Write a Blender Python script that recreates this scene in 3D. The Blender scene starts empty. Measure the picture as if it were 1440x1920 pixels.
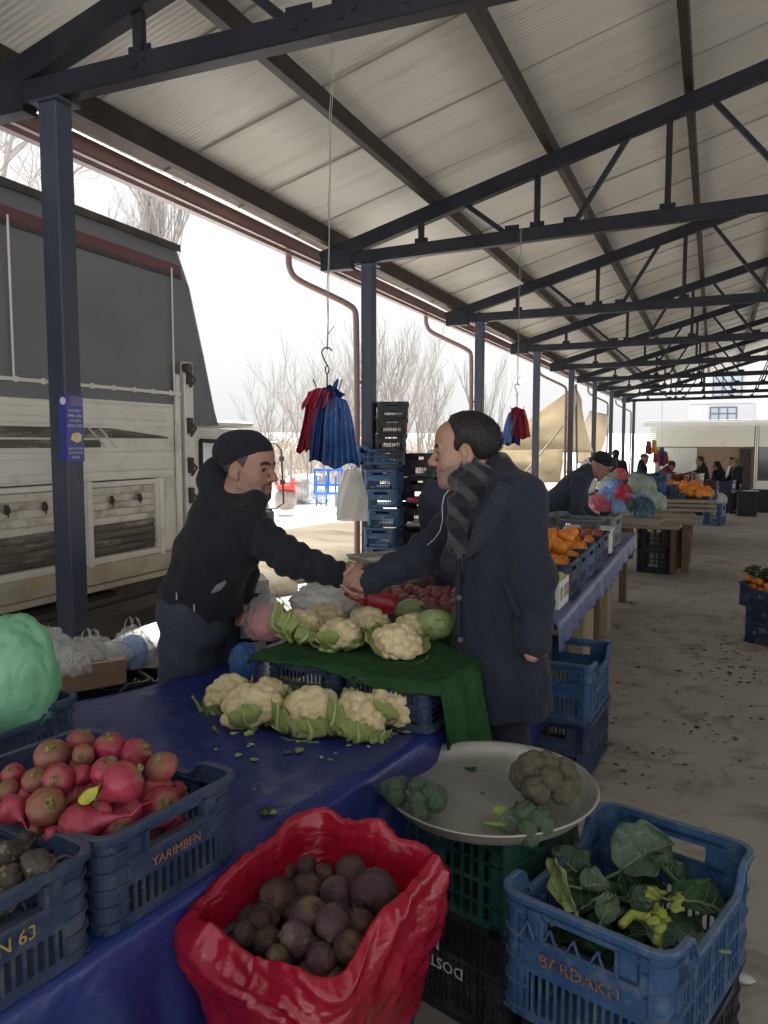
import bpy, bmesh, math, random
import numpy as np
from mathutils import Vector, Matrix, Euler
R = math.radians
rnd = random.Random(11)
nr = np.random.RandomState(5)
sc = bpy.context.scene
COL = sc.collection

# ------------------------------------------------------------------ camera
CAMH, FPX, YAW, PIT = 1.6, 1480.0, R(22.6), R(-5.0)
cd = bpy.data.cameras.new('camera')
cam = bpy.data.objects.new('camera', cd)
COL.objects.link(cam)
cd.sensor_fit = 'VERTICAL'; cd.sensor_height = 24.0; cd.lens = 24.0 * FPX / 1920.0
cd.clip_start = 0.05; cd.clip_end = 2000
cam.location = (0, 0, CAMH)
cam.rotation_euler = (math.pi / 2 + PIT, 0, YAW)
sc.camera = cam

# ------------------------------------------------------------------ sky, sun, exposure
SUN_EL, SUN_AZ = R(52), R(-30)          # azimuth measured from +Y towards +X
w = bpy.data.worlds.new('World'); sc.world = w; w.use_nodes = True
nt = w.node_tree; nt.nodes.clear()
sky = nt.nodes.new('ShaderNodeTexSky'); sky.sky_type = 'NISHITA'; sky.sun_disc = False
sky.sun_elevation = SUN_EL; sky.sun_rotation = SUN_AZ
sky.air_density = 1.0; sky.dust_density = 6.0; sky.ozone_density = 1.0
tc = nt.nodes.new('ShaderNodeTexCoord')
nz = nt.nodes.new('ShaderNodeTexNoise'); nz.inputs['Scale'].default_value = 1.6; nz.inputs['Detail'].default_value = 5
rp = nt.nodes.new('ShaderNodeValToRGB')
rp.color_ramp.elements[0].position = .25; rp.color_ramp.elements[0].color = (4.4, 4.6, 4.75, 1)
rp.color_ramp.elements[1].position = .75; rp.color_ramp.elements[1].color = (5.3, 5.4, 5.4, 1)
mx = nt.nodes.new('ShaderNodeMix'); mx.data_type = 'RGBA'; mx.inputs[0].default_value = .86
bg = nt.nodes.new('ShaderNodeBackground'); bg.inputs[1].default_value = 0.05
ow = nt.nodes.new('ShaderNodeOutputWorld')
nt.links.new(tc.outputs['Generated'], nz.inputs['Vector'])
nt.links.new(nz.outputs['Fac'], rp.inputs['Fac'])
nt.links.new(sky.outputs[0], mx.inputs[6]); nt.links.new(rp.outputs[0], mx.inputs[7])
nt.links.new(mx.outputs[2], bg.inputs[0]); nt.links.new(bg.outputs[0], ow.inputs[0])
sd = bpy.data.lights.new('sun', 'SUN'); sd.energy = 4.8; sd.angle = R(25); sd.color = (1, .95, .88)
sun = bpy.data.objects.new('sun', sd); COL.objects.link(sun)
sv = Vector((math.sin(SUN_AZ) * math.cos(SUN_EL), math.cos(SUN_AZ) * math.cos(SUN_EL), math.sin(SUN_EL)))
sun.rotation_euler = (-sv).to_track_quat('-Z', 'Y').to_euler()
sc.view_settings.view_transform = 'Standard'; sc.view_settings.look = 'None'
sc.view_settings.gamma = 1.0; sc.view_settings.use_curve_mapping = False
sc.view_settings.exposure = 2.0
sc.cycles.max_bounces = 8; sc.cycles.diffuse_bounces = 4; sc.cycles.transparent_max_bounces = 16

# ------------------------------------------------------------------ measuring helpers (pixel of the 1440x1920 photo -> point on a plane)
_f = np.array([-math.sin(YAW) * math.cos(PIT), math.cos(YAW) * math.cos(PIT), math.sin(PIT)])
_r = np.array([math.cos(YAW), math.sin(YAW), 0.0]); _u = np.cross(_r, _f); _C = np.array([0, 0, CAMH])
FW = np.array([-math.sin(YAW), math.cos(YAW), 0.0]); RT = _r; UP = np.array([0, 0, 1.0])
def _ray(px, py): return _f + _r * (px - 720) / FPX + _u * (960 - py) / FPX
def az(px, py, z): d = _ray(px, py); return _C + d * ((z - CAMH) / d[2])
def ad(px, py, dep): return _C + _ray(px, py) * dep
def floor_z(y): return -.029 * max(0.0, y - 9.0)        # the aisle falls gently away from the camera
def azf(px, py):
    p = az(px, py, 0)
    for _ in range(25): p = az(px, py, .5 * (p[2] + floor_z(p[1])))
    return p
def aX(px, py, X): d = _ray(px, py); return _C + d * (X / d[0])
def aY(px, py, Y): d = _ray(px, py); return _C + d * (Y / d[1])
def V3(*a): return np.array(a, float)
def unit(v): v = np.asarray(v, float); return v / (np.linalg.norm(v) + 1e-12)

# ------------------------------------------------------------------ numpy noise
def _hash(i, j, k, s):
    n = (i * 374761393 + j * 668265263 + k * 2147483647 + s * 1274126177) & 0xffffffff
    n = ((n ^ (n >> 13)) * 1274126177) & 0xffffffff
    return ((n ^ (n >> 16)) & 0xffff) / 65535.0
def vnoise(P, seed=0):
    P = np.asarray(P, float); I = np.floor(P).astype(np.int64); f = P - I; f = f * f * (3 - 2 * f)
    o = 0
    for a in (0, 1):
        for b in (0, 1):
            for c in (0, 1):
                wt = (f[..., 0] if a else 1 - f[..., 0]) * (f[..., 1] if b else 1 - f[..., 1]) * (f[..., 2] if c else 1 - f[..., 2])
                o = o + wt * _hash(I[..., 0] + a, I[..., 1] + b, I[..., 2] + c, seed)
    return o * 2 - 1
def fbm(P, oct=3, seed=0):
    o = 0; a = 1.0; P = np.asarray(P, float)
    for i in range(oct):
        o = o + a * vnoise(P, seed + i); P = P * 2.03 + 11.3; a *= .5
    return o
def ridge(P, oct=3, seed=0):
    o = 0; a = 1.0; P = np.asarray(P, float)
    for i in range(oct):
        o = o + a * (1 - 2 * np.abs(vnoise(P, seed + i))); P = P * 2.1 + 7.7; a *= .5
    return o

# ------------------------------------------------------------------ mesh builder
_ICO = {}
def ico(sub):
    if sub not in _ICO:
        bm = bmesh.new(); bmesh.ops.create_icosphere(bm, subdivisions=sub, radius=1.0)
        _ICO[sub] = (np.array([v.co[:] for v in bm.verts]), [tuple(v.index for v in f.verts) for f in bm.faces]); bm.free()
    return _ICO[sub]
def rotz(a): c, s = math.cos(a), math.sin(a); return np.array([[c, -s, 0], [s, c, 0], [0, 0, 1.0]])
def rotx(a): c, s = math.cos(a), math.sin(a); return np.array([[1.0, 0, 0], [0, c, -s], [0, s, c]])
def roty(a): c, s = math.cos(a), math.sin(a); return np.array([[c, 0, s], [0, 1.0, 0], [-s, 0, c]])
def frame(d, up=(0, 0, 1)):
    d = unit(d); x = np.cross(up, d)
    if np.linalg.norm(x) < 1e-4: x = np.cross((0, 1, 0), d)
    x = unit(x); return np.array([x, np.cross(d, x), d]).T      # columns: side, up', dir
BOXF = [(0, 3, 2, 1), (4, 5, 6, 7), (0, 1, 5, 4), (1, 2, 6, 5), (2, 3, 7, 6), (3, 0, 4, 7)]
class MB:
    def __init__(s): s.v = []; s.f = []; s.m = []; s.n = 0
    def add(s, V, F, mi=0):
        V = np.asarray(V, float).reshape(-1, 3); b = s.n; s.v.append(V)
        s.f += [tuple(b + i for i in q) for q in F]; s.m += [mi] * len(F); s.n += len(V); return s
    def box(s, c, size, M=None, ch=0.0, mi=0):
        x, y, z = [q / 2 for q in size]
        if ch <= 0:
            V = np.array([(-x, -y, -z), (x, -y, -z), (x, y, -z), (-x, y, -z), (-x, -y, z), (x, -y, z), (x, y, z), (-x, y, z)]); F = BOXF
        else:
            ch = min(ch, .45 * min(size)); V = []; idx = {}
            for sx in (-1, 1):
                for sy in (-1, 1):
                    for sz in (-1, 1):
                        for a in range(3):
                            p = [sx * x, sy * y, sz * z]
                            for q in range(3):
                                if q != a: p[q] -= ch * (1 if p[q] > 0 else -1)
                            idx[(sx, sy, sz, a)] = len(V); V.append(p)
            V = np.array(V); F = []
            for a in range(3):
                b, c2 = (a + 1) % 3, (a + 2) % 3
                for sg in (-1, 1):
                    q = []
                    for (u, w_) in ((-1, -1), (1, -1), (1, 1), (-1, 1)):
                        k = [0, 0, 0]; k[a] = sg; k[b] = u; k[c2] = w_; q.append(idx[(*k, a)])
                    F.append(tuple(q) if sg > 0 else tuple(q[::-1]))
                for s1 in (-1, 1):
                    for s2 in (-1, 1):
                        k0 = [0, 0, 0]; k0[b] = s1; k0[c2] = s2; k1 = list(k0); k0[a] = -1; k1[a] = 1
                        q = (idx[(*k0, b)], idx[(*k1, b)], idx[(*k1, c2)], idx[(*k0, c2)])
                        F.append(q if s1 * s2 < 0 else q[::-1])
            for sx in (-1, 1):
                for sy in (-1, 1):
                    for sz in (-1, 1):
                        q = tuple(idx[(sx, sy, sz, a)] for a in range(3)); F.append(q if sx * sy * sz > 0 else q[::-1])
        if M is not None: V = V @ np.asarray(M).T
        return s.add(V + np.asarray(c), F, mi)
    def bar(s, p, q, w, h, ch=0.0, mi=0, up=(0, 0, 1)):
        p = np.asarray(p, float); q = np.asarray(q, float); L = np.linalg.norm(q - p)
        return s.box((p + q) / 2, (w, h, L), frame(q - p, up), ch, mi)
    def tube(s, pts, r, n=8, mi=0, cap=True, closed=False):
        P = np.asarray(pts, float); m = len(P); r = np.broadcast_to(np.asarray(r, float), (m,))
        T = np.gradient(P, axis=0) if not closed else np.roll(P, -1, 0) - np.roll(P, 1, 0)
        T = T / (np.linalg.norm(T, axis=1, keepdims=True) + 1e-12)
        x = np.cross(T[0], (0, 0, 1)); x = unit(x) if np.linalg.norm(x) > 1e-3 else V3(1, 0, 0)
        a = np.arange(n) * 2 * math.pi / n; V = []
        for i in range(m):
            x = unit(x - T[i] * np.dot(x, T[i])); y = np.cross(T[i], x)
            V.append(P[i] + r[i] * (np.cos(a)[:, None] * x + np.sin(a)[:, None] * y))
        F = []
        for i in range(m if closed else m - 1):
            j = (i + 1) % m
            for k in range(n):
                F.append((i * n + k, i * n + (k + 1) % n, j * n + (k + 1) % n, j * n + k))
        if cap and not closed: F += [tuple(range(n))[::-1], tuple((m - 1) * n + k for k in range(n))]
        return s.add(np.concatenate(V), F, mi)
    def lathe(s, prof, n=32, c=(0, 0, 0), mi=0, M=None):
        a = np.arange(n) * 2 * math.pi / n; V = []; F = []
        for (r, z) in prof: V.append(np.stack([r * np.cos(a), r * np.sin(a), np.full(n, z)], 1))
        for i in range(len(prof) - 1):
            for k in range(n): F.append((i * n + k, i * n + (k + 1) % n, (i + 1) * n + (k + 1) % n, (i + 1) * n + k))
        V = np.concatenate(V)
        if M is not None: V = V @ np.asarray(M).T
        return s.add(V + np.asarray(c), F, mi)
    def grid(s, P, wrapu=False, wrapv=False, mi=0):
        P = np.asarray(P, float); nu, nv = P.shape[:2]; F = []
        for i in range(nu if wrapu else nu - 1):
            for j in range(nv if wrapv else nv - 1):
                i2, j2 = (i + 1) % nu, (j + 1) % nv
                F.append((i * nv + j, i2 * nv + j, i2 * nv + j2, i * nv + j2))
        return s.add(P.reshape(-1, 3), F, mi)
    def slab(s, P, t, mi=0):
        """sheet P[nu,nv,3] given a thickness t downwards along -normal-ish z offset vector"""
        P = np.asarray(P, float); nu, nv = P.shape[:2]; t = np.asarray(t, float)
        Q = P - (t if t.ndim else V3(0, 0, t)); b = nu * nv; F = []
        for i in range(nu - 1):
            for j in range(nv - 1):
                q = (i * nv + j, (i + 1) * nv + j, (i + 1) * nv + j + 1, i * nv + j + 1)
                F.append(q); F.append(tuple(b + k for k in q[::-1]))
        ed = [(i * nv, (i + 1) * nv) for i in range(nu - 1)] + [((i + 1) * nv + nv - 1, i * nv + nv - 1) for i in range(nu - 1)]
        ed += [(j + 1, j) for j in range(nv - 1)] + [((nu - 1) * nv + j, (nu - 1) * nv + j + 1) for j in range(nv - 1)]
        for a, c in ed: F.append((c, a, a + b, c + b))
        return s.add(np.concatenate([P.reshape(-1, 3), Q.reshape(-1, 3)]), F, mi)
    def prism(s, poly, h, M=None, c=(0, 0, 0), mi=0):
        """polygon in XY extruded along +Z by h"""
        n = len(poly); V = np.array([(x, y, 0) for x, y in poly] + [(x, y, h) for x, y in poly], float)
        F = [tuple(range(n))[::-1], tuple(range(n, 2 * n))] + [(i, (i + 1) % n, n + (i + 1) % n, n + i) for i in range(n)]
        if M is not None: V = V @ np.asarray(M).T
        return s.add(V + np.asarray(c), F, mi)
    def merge(s, o, M=None, c=(0, 0, 0), sc_=1.0):
        V = np.concatenate(o.v) * sc_
        if M is not None: V = V @ np.asarray(M).T
        b = s.n; s.v.append(V + np.asarray(c)); s.f += [tuple(b + i for i in q) for q in o.f]; s.m += o.m; s.n += len(V); return s
    def V(s): return np.concatenate(s.v)
    def mesh(s, name, mats, org=(0, 0, 0), smooth=False):
        me = bpy.data.meshes.new(name)
        V = np.concatenate(s.v) - np.asarray(org, float)
        me.from_pydata(V.tolist(), [], s.f)
        if not isinstance(mats, (list, tuple)): mats = [mats]
        for m in mats: me.materials.append(m)
        if any(s.m): me.polygons.foreach_set('material_index', np.array(s.m, np.int32))
        if smooth: me.polygons.foreach_set('use_smooth', np.ones(len(s.f), bool))
        me.update(); return me
    def build(s, name, mats, parent=None, org=(0, 0, 0), smooth=False):
        o = bpy.data.objects.new(name, s.mesh(name, mats, org, smooth)); COL.objects.link(o)
        if parent is not None: o.parent = parent
        else: o.location = tuple(org)
        return o

def tag(o, label=None, cat=None, group=None, kind=None):
    if label: o['label'] = label
    if cat: o['category'] = cat
    if group: o['group'] = group
    if kind: o['kind'] = kind
    return o
def thing(name, label, cat, loc=(0, 0, 0), rz=0.0, group=None):
    o = bpy.data.objects.new(name, None); COL.objects.link(o); o.empty_display_size = .05
    o.location = tuple(loc); o.rotation_euler = (0, 0, rz); return tag(o, label, cat, group)
def copy_tree(o, parent=None):
    c = o.copy(); COL.objects.link(c)
    if parent is not None: c.parent = parent
    for ch in list(o.children): copy_tree(ch, c)
    return c
def dup(o, loc, rot=(0, 0, 0), s=1.0, label=None, group=None):
    c = copy_tree(o); c.location = tuple(loc); c.rotation_euler = tuple(rot)
    c.scale = (s, s, s) if np.isscalar(s) else tuple(s)
    if label: c['label'] = label
    if group: c['group'] = group
    return c

# ------------------------------------------------------------------ smooth solids: signed distance -> surface nets
class SDF:
    def __init__(s): s.p = []
    def cap(s, a, b, r1, r2=None, k=.02, sub=False, wob=None):
        a = np.asarray(a, float); b = np.asarray(b, float); r2 = r1 if r2 is None else r2
        m = max(r1, r2) + k + .03; s.p.append((np.minimum(a, b) - m, np.maximum(a, b) + m, ('c', a, b, r1, r2, wob), k, sub)); return s
    def chain(s, pts, rs, k=.02, wob=None):
        for i in range(len(pts) - 1): s.cap(pts[i], pts[i + 1], rs[i], rs[i + 1], k, wob=wob)
        return s
    def ell(s, c, r, M=None, k=.02, sub=False):
        c = np.asarray(c, float); r = np.asarray(r, float); m = max(r) + k + .03
        s.p.append((c - m, c + m, ('e', c, r, np.eye(3) if M is None else np.asarray(M)), k, sub)); return s
    def cut(s, p, n):
        s.p.append((None, None, ('p', np.asarray(p, float), unit(n)), 0, True)); return s
    def mesh(s, h):
        lo = np.min([q[0] for q in s.p if not q[4]], 0) - 2 * h; hi = np.max([q[1] for q in s.p if not q[4]], 0) + 2 * h
        n = np.ceil((hi - lo) / h).astype(int) + 1; D = np.full(n, .5, np.float32)
        for (l, u, g, k, sub) in s.p:
            if l is None: l, u = lo, hi
            i0 = np.clip(np.floor((l - lo) / h).astype(int), 0, n); i1 = np.clip(np.ceil((u - lo) / h).astype(int) + 1, 0, n)
            if np.any(i1 <= i0): continue
            sl = tuple(slice(a, b) for a, b in zip(i0, i1))
            X, Y, Z = [(lo[q] + h * np.arange(i0[q], i1[q])).astype(np.float32) for q in range(3)]
            X = X[:, None, None]; Y = Y[None, :, None]; Z = Z[None, None, :]
            if g[0] == 'c':
                a, b, r1, r2, wob = g[1:]; ab = b - a; L2 = float(ab @ ab) + 1e-9
                t = np.clip(((X - a[0]) * ab[0] + (Y - a[1]) * ab[1] + (Z - a[2]) * ab[2]) / L2, 0, 1)
                d = np.sqrt((X - a[0] - t * ab[0]) ** 2 + (Y - a[1] - t * ab[1]) ** 2 + (Z - a[2] - t * ab[2]) ** 2) - (r1 + (r2 - r1) * t)
                if wob: d = d + wob(X, Y, Z, t)
            elif g[0] == 'p':
                d = -((X - g[1][0]) * g[2][0] + (Y - g[1][1]) * g[2][1] + (Z - g[1][2]) * g[2][2])
            else:
                c, r, M = g[1:]; x, y, z = X - c[0], Y - c[1], Z - c[2]
                q = [(M[0, i] * x + M[1, i] * y + M[2, i] * z) for i in range(3)]
                k0 = np.sqrt(sum((q[i] / r[i]) ** 2 for i in range(3))); k1 = np.sqrt(sum((q[i] / r[i] ** 2) ** 2 for i in range(3))) + 1e-9
                d = k0 * (k0 - 1) / k1
            A = D[sl]
            if sub:
                d = -d; hh = np.maximum(k - np.abs(A - d), 0) / max(k, 1e-6); D[sl] = np.maximum(A, d) + hh * hh * k * .25
            else:
                hh = np.maximum(k - np.abs(A - d), 0) / max(k, 1e-6); D[sl] = np.minimum(A, d) - hh * hh * k * .25
        S = D < 0; nc = n - 1
        cnt = np.zeros(nc, np.int8)
        C8 = [(a, b, c) for a in (0, 1) for b in (0, 1) for c in (0, 1)]
        for (a, b, c) in C8: cnt += S[a:a + nc[0], b:b + nc[1], c:c + nc[2]]
        act = np.argwhere((cnt > 0) & (cnt < 8)); ix = np.full(nc, -1, np.int32); ix[tuple(act.T)] = np.arange(len(act))
        P = np.zeros((len(act), 3)); W = np.zeros(len(act))
        for (a, b, c) in C8:
            for ax in range(3):
                if (a, b, c)[ax]: continue
                e = [a, b, c]; e[ax] = 1
                d0 = D[act[:, 0] + a, act[:, 1] + b, act[:, 2] + c]; d1 = D[act[:, 0] + e[0], act[:, 1] + e[1], act[:, 2] + e[2]]
                m = (d0 < 0) != (d1 < 0); t = np.where(m, d0 / np.where(m, d0 - d1, 1), 0)
                o = np.array([a, b, c], float)[None, :].repeat(len(act), 0); o[:, ax] += t
                P += o * m[:, None]; W += m
        V = lo + h * (act + P / W[:, None]); F = []
        for ax in range(3):
            b, c = (ax + 1) % 3, (ax + 2) % 3
            s0 = [slice(1, -1)] * 3; s1 = [slice(1, -1)] * 3; s0[ax] = slice(0, -1); s1[ax] = slice(1, None)
            A, B = S[tuple(s0)], S[tuple(s1)]; E = np.argwhere(A != B); flip = A[tuple(E.T)]
            off = np.ones(3, int); off[ax] = 0; E = E + off
            q = []
            for (db, dc) in ((-1, -1), (0, -1), (0, 0), (-1, 0)):
                k = E.copy(); k[:, b] += db; k[:, c] += dc; q.append(ix[tuple(k.T)])
            q = np.stack(q, 1); q[~flip] = q[~flip][:, ::-1]; F.append(q)
        return V, np.concatenate(F)
def raw_obj(name, V, F, mats, parent=None, org=(0, 0, 0), smooth=True, mi=None):
    me = bpy.data.meshes.new(name); me.from_pydata((V - np.asarray(org)).tolist(), [], [tuple(q) for q in np.asarray(F).tolist()])
    for m in (mats if isinstance(mats, (list, tuple)) else [mats]): me.materials.append(m)
    if mi is not None: me.polygons.foreach_set('material_index', np.asarray(mi, np.int32))
    if smooth: me.polygons.foreach_set('use_smooth', np.ones(len(F), bool))
    me.update(); o = bpy.data.objects.new(name, me); COL.objects.link(o)
    if parent is not None: o.parent = parent
    else: o.location = tuple(org)
    return o
def vnormals(V, F):
    F = np.asarray(F); n = np.cross(V[F[:, 1]] - V[F[:, 0]], V[F[:, 2]] - V[F[:, 0]]); N = np.zeros_like(V)
    for i in range(F.shape[1]): np.add.at(N, F[:, i], n)
    return N / (np.linalg.norm(N, axis=1, keepdims=True) + 1e-12)

# ------------------------------------------------------------------ materials
def _c(c): return (*c, 1) if len(c) == 3 else c
class NT:
    def __init__(s, name):
        s.m = bpy.data.materials.new(name); s.m.use_nodes = True; s.t = s.m.node_tree; s.t.nodes.clear()
        s.out = s.n('ShaderNodeOutputMaterial')
    def n(s, t, **k):
        q = s.t.nodes.new(t)
        for a, b in k.items(): setattr(q, a, b)
        return q
    def l(s, a, b): s.t.links.new(a, b)
    def coord(s, stretch=(1, 1, 1), jitter=True, kind='Object'):
        tc = s.n('ShaderNodeTexCoord'); mp = s.n('ShaderNodeMapping'); mp.inputs['Scale'].default_value = stretch
        s.l(tc.outputs[kind], mp.inputs['Vector'])
        if jitter:
            oi = s.n('ShaderNodeObjectInfo'); mu = s.n('ShaderNodeMath', operation='MULTIPLY'); mu.inputs[1].default_value = 37.0
            s.l(oi.outputs['Random'], mu.inputs[0]); cb = s.n('ShaderNodeCombineXYZ')
            for i in range(3): s.l(mu.outputs[0], cb.inputs[i])
            s.l(cb.outputs[0], mp.inputs['Location'])
        return mp.outputs[0]
    def noise(s, vec, scale, detail=5, rough=.6, dist=0):
        q = s.n('ShaderNodeTexNoise'); q.inputs['Scale'].default_value = scale; q.inputs['Detail'].default_value = detail
        q.inputs['Roughness'].default_value = rough; q.inputs['Distortion'].default_value = dist; s.l(vec, q.inputs['Vector']); return q.outputs['Fac']
    def ramp(s, fac, a, b, ca=(0, 0, 0), cb=(1, 1, 1)):
        q = s.n('ShaderNodeValToRGB'); e = q.color_ramp.elements; e[0].position = a; e[1].position = b; e[0].color = _c(ca); e[1].color = _c(cb)
        s.l(fac, q.inputs['Fac']); return q.outputs[0]
    def mix(s, fac, a, b):
        q = s.n('ShaderNodeMix', data_type='RGBA')
        for sock, v in ((q.inputs[0], fac), (q.inputs[6], a), (q.inputs[7], b)):
            if isinstance(v, (tuple, list)): sock.default_value = _c(v)
            elif isinstance(v, (int, float)): sock.default_value = v
            else: s.l(v, sock)
        return q.outputs[2]
    def bump(s, h, strength, dist=.01, nrm=None):
        q = s.n('ShaderNodeBump'); q.inputs['Strength'].default_value = strength; q.inputs['Distance'].default_value = dist
        s.l(h, q.inputs['Height'])
        if nrm is not None: s.l(nrm, q.inputs['Normal'])
        return q.outputs[0]
    def bsdf(s, col, rough=.6, metal=0, spec=.5, nrm=None, sheen=0, coat=0, sss=0, trans=0):
        q = s.n('ShaderNodeBsdfPrincipled')
        def put(k, v):
            if v is None: return
            if isinstance(v, (int, float)): q.inputs[k].default_value = v
            elif isinstance(v, tuple): q.inputs[k].default_value = _c(v)
            else: s.l(v, q.inputs[k])
        put('Base Color', col); put('Roughness', rough); put('Metallic', metal); put('Specular IOR Level', spec)
        if sheen: put('Sheen Weight', sheen); put('Sheen Roughness', .5)
        if coat: put('Coat Weight', coat); put('Coat Roughness', .15)
        if sss: put('Subsurface Weight', sss); q.inputs['Subsurface Radius'].default_value = (.012, .005, .003); put('Subsurface Scale', .6)
        if trans: put('Transmission Weight', trans)
        if nrm is not None: s.l(nrm, q.inputs['Normal'])
        return q.outputs[0]
    def done(s, sh): s.l(sh, s.out.inputs['Surface']); return s.m
def pm(name, c1, c2=None, ns=4, rough=.6, rvar=.12, bump=.15, bs=60, bd=.004, metal=0, spec=.4, stretch=(1, 1, 1), rr=(.35, .65), dirt=None, ds=9, dt=(.55, .75),
       sheen=0, coat=0, sss=0, jitter=True, hv=.0, bstretch=None):
    t = NT(name); v = t.coord(stretch, jitter); f = t.noise(v, ns)
    col = t.ramp(f, rr[0], rr[1], c1, c2 if c2 else tuple(x * .75 for x in c1))
    if dirt: col = t.mix(t.ramp(t.noise(v, ds, 8, .7), dt[0], dt[1]), col, dirt)
    if hv:
        oi = t.n('ShaderNodeObjectInfo'); mr = t.n('ShaderNodeMapRange'); mr.inputs[3].default_value = 1 - hv; mr.inputs[4].default_value = 1 + hv
        t.l(oi.outputs['Random'], mr.inputs[0]); hs = t.n('ShaderNodeHueSaturation'); t.l(mr.outputs[0], hs.inputs['Value']); t.l(col, hs.inputs['Color']); col = hs.outputs[0]
    rg = t.n('ShaderNodeMapRange'); rg.inputs[3].default_value = max(rough - rvar, .03); rg.inputs[4].default_value = min(rough + rvar, 1); t.l(t.noise(v, ns * 3), rg.inputs[0])
    nrm = None
    if bump:
        bv = v if bstretch is None else t.coord(bstretch, jitter)
        nrm = t.bump(t.noise(bv, bs, 6), bump, bd)
    return t.done(t.bsdf(col, rg.outputs[0], metal, spec, nrm, sheen, coat, sss))
def film(name, c, c2=None, alpha=.85, transl=.4, rough=.25, ns=6, bump=.5, bs=18, fine=0, spec=.5, stretch=(1, 1, 1)):
    """thin plastic film: part glossy diffuse, part translucent, part see-through"""
    t = NT(name); v = t.coord(stretch); col = t.ramp(t.noise(v, ns), .35, .65, c, c2 if c2 else tuple(x * .8 for x in c))
    rn = t.n('ShaderNodeTexNoise'); rn.inputs['Scale'].default_value = bs; rn.inputs['Detail'].default_value = 5; rn.inputs['Distortion'].default_value = 1.2; t.l(v, rn.inputs['Vector'])
    ab = t.n('ShaderNodeMath', operation='SUBTRACT'); ab.inputs[1].default_value = .5; t.l(rn.outputs['Fac'], ab.inputs[0])
    a2 = t.n('ShaderNodeMath', operation='ABSOLUTE'); t.l(ab.outputs[0], a2.inputs[0])
    nrm = t.bump(a2.outputs[0], bump, .02)
    p = t.bsdf(col, rough, 0, spec, nrm); tr = t.n('ShaderNodeBsdfTranslucent'); t.l(col, tr.inputs[0]); t.l(nrm, tr.inputs['Normal'])
    m1 = t.n('ShaderNodeMixShader'); m1.inputs[0].default_value = transl; t.l(p, m1.inputs[1]); t.l(tr.outputs[0], m1.inputs[2])
    if alpha >= 1: return t.done(m1.outputs[0])
    tp = t.n('ShaderNodeBsdfTransparent'); tp.inputs[0].default_value = _c(tuple(min(1, .45 + .55 * x / max(c)) for x in c))
    m2 = t.n('ShaderNodeMixShader'); m2.inputs[0].default_value = alpha; t.l(tp.outputs[0], m2.inputs[1]); t.l(m1.outputs[0], m2.inputs[2])
    return t.done(m2.outputs[0])
def text_mb(txt, size, depth=.0012, align='CENTER', space=1.0):
    cu = bpy.data.curves.new('t', 'FONT'); cu.body = txt; cu.size = size; cu.extrude = depth / 2; cu.align_x = align; cu.align_y = 'CENTER'; cu.resolution_u = 2; cu.space_character = space
    o = bpy.data.objects.new('t', cu); COL.objects.link(o); me = bpy.data.meshes.new_from_object(o)
    mb = MB(); mb.add(np.array([v.co[:] for v in me.vertices]).reshape(-1, 3), [tuple(p.vertices) for p in me.polygons])
    bpy.data.objects.remove(o); bpy.data.curves.remove(cu); bpy.data.meshes.remove(me); return mb
# ================================================================== SETTING
M_floor = None
def floor_mat():
    t = NT('concrete_floor'); v = t.coord((1, 1, 1), False)
    c = t.ramp(t.noise(v, .55, 7, .65), .3, .7, (.31, .28, .23), (.44, .405, .345))
    c = t.mix(t.ramp(t.noise(v, 3.2, 9, .7, .6), .50, .72), c, (.16, .14, .11))
    c = t.mix(t.ramp(t.noise(v, 26, 6, .8), .62, .72), c, (.14, .122, .095))
    c = t.mix(t.ramp(t.noise(v, 1.1, 4, .5), .58, .68), c, (.33, .31, .275))
    n = t.bump(t.noise(v, 30, 8, .7), .25, .006)
    return t.done(t.bsdf(c, t.ramp(t.noise(v, 2, 5), .3, .7, (.55, .55, .55), (.85, .85, .85)), 0, .35, n))
M_floor = floor_mat()
M_snow = pm('snow', (.80, .82, .85), (.70, .72, .75), ns=.8, rough=.95, spec=.05, bump=.5, bs=3, bd=.08, dirt=(.30, .27, .22), ds=.9, dt=(.62, .78), jitter=False)
M_road = pm('wet_road', (.115, .098, .073), (.16, .14, .108), ns=.5, rough=.95, spec=.05, bump=.4, bs=5, bd=.04, dirt=(.075, .06, .045), ds=.8, dt=(.55, .7), jitter=False, stretch=(.5, 2.5, 1))
M_asph = pm('wet_yard', (.20, .185, .165), (.30, .28, .25), ns=.4, rough=.6, bump=.3, bs=12, dirt=(.6, .6, .6), ds=.5, dt=(.55, .6), jitter=False)

def flat(name, pts, z, m, kind='structure', th=.03):
    mb = MB(); n = len(pts)
    V = [(x, y, z) for x, y in pts] + [(x, y, z - th) for x, y in pts]
    mb.add(V, [tuple(range(n))] + [(i, n + i, n + (i + 1) % n, (i + 1) % n) for i in range(n)])
    return tag(mb.build(name, m), kind=kind)
# snow field: one sheet to the horizon with gentle lumps near by
xs = np.concatenate([[-900, -300, -120], np.linspace(-60, 40, 60), [120, 300, 900]]); ys = np.concatenate([[-900, -200, -60], np.linspace(-25, 75, 60), [150, 350, 900]])
X, Y = np.meshgrid(xs, ys, indexing='ij'); Zs = -.24 + .10 * fbm(np.stack([X * .35, Y * .35, X * 0], -1), 3, 3)
Zs += np.clip(np.sqrt((X + 10) ** 2 + (Y - 10) ** 2) - 45, 0, 400) * .02
mask = np.clip((-4.3 - X) / 1.2, 0, 1); Zs = np.where(mask > 0, Zs * mask + (-.06) * (1 - mask), -.06)
Zs = np.where((X > -5) & (Y < 80), np.minimum(-.06, -.24 - .029 * np.maximum(0, Y - 8)) * (Y > 5) + -.06 * (Y <= 5), Zs)
g = MB(); g.grid(np.stack([X, Y, Zs], -1)); tag(g.build('snow_ground', M_snow, smooth=True), kind='structure')
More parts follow.
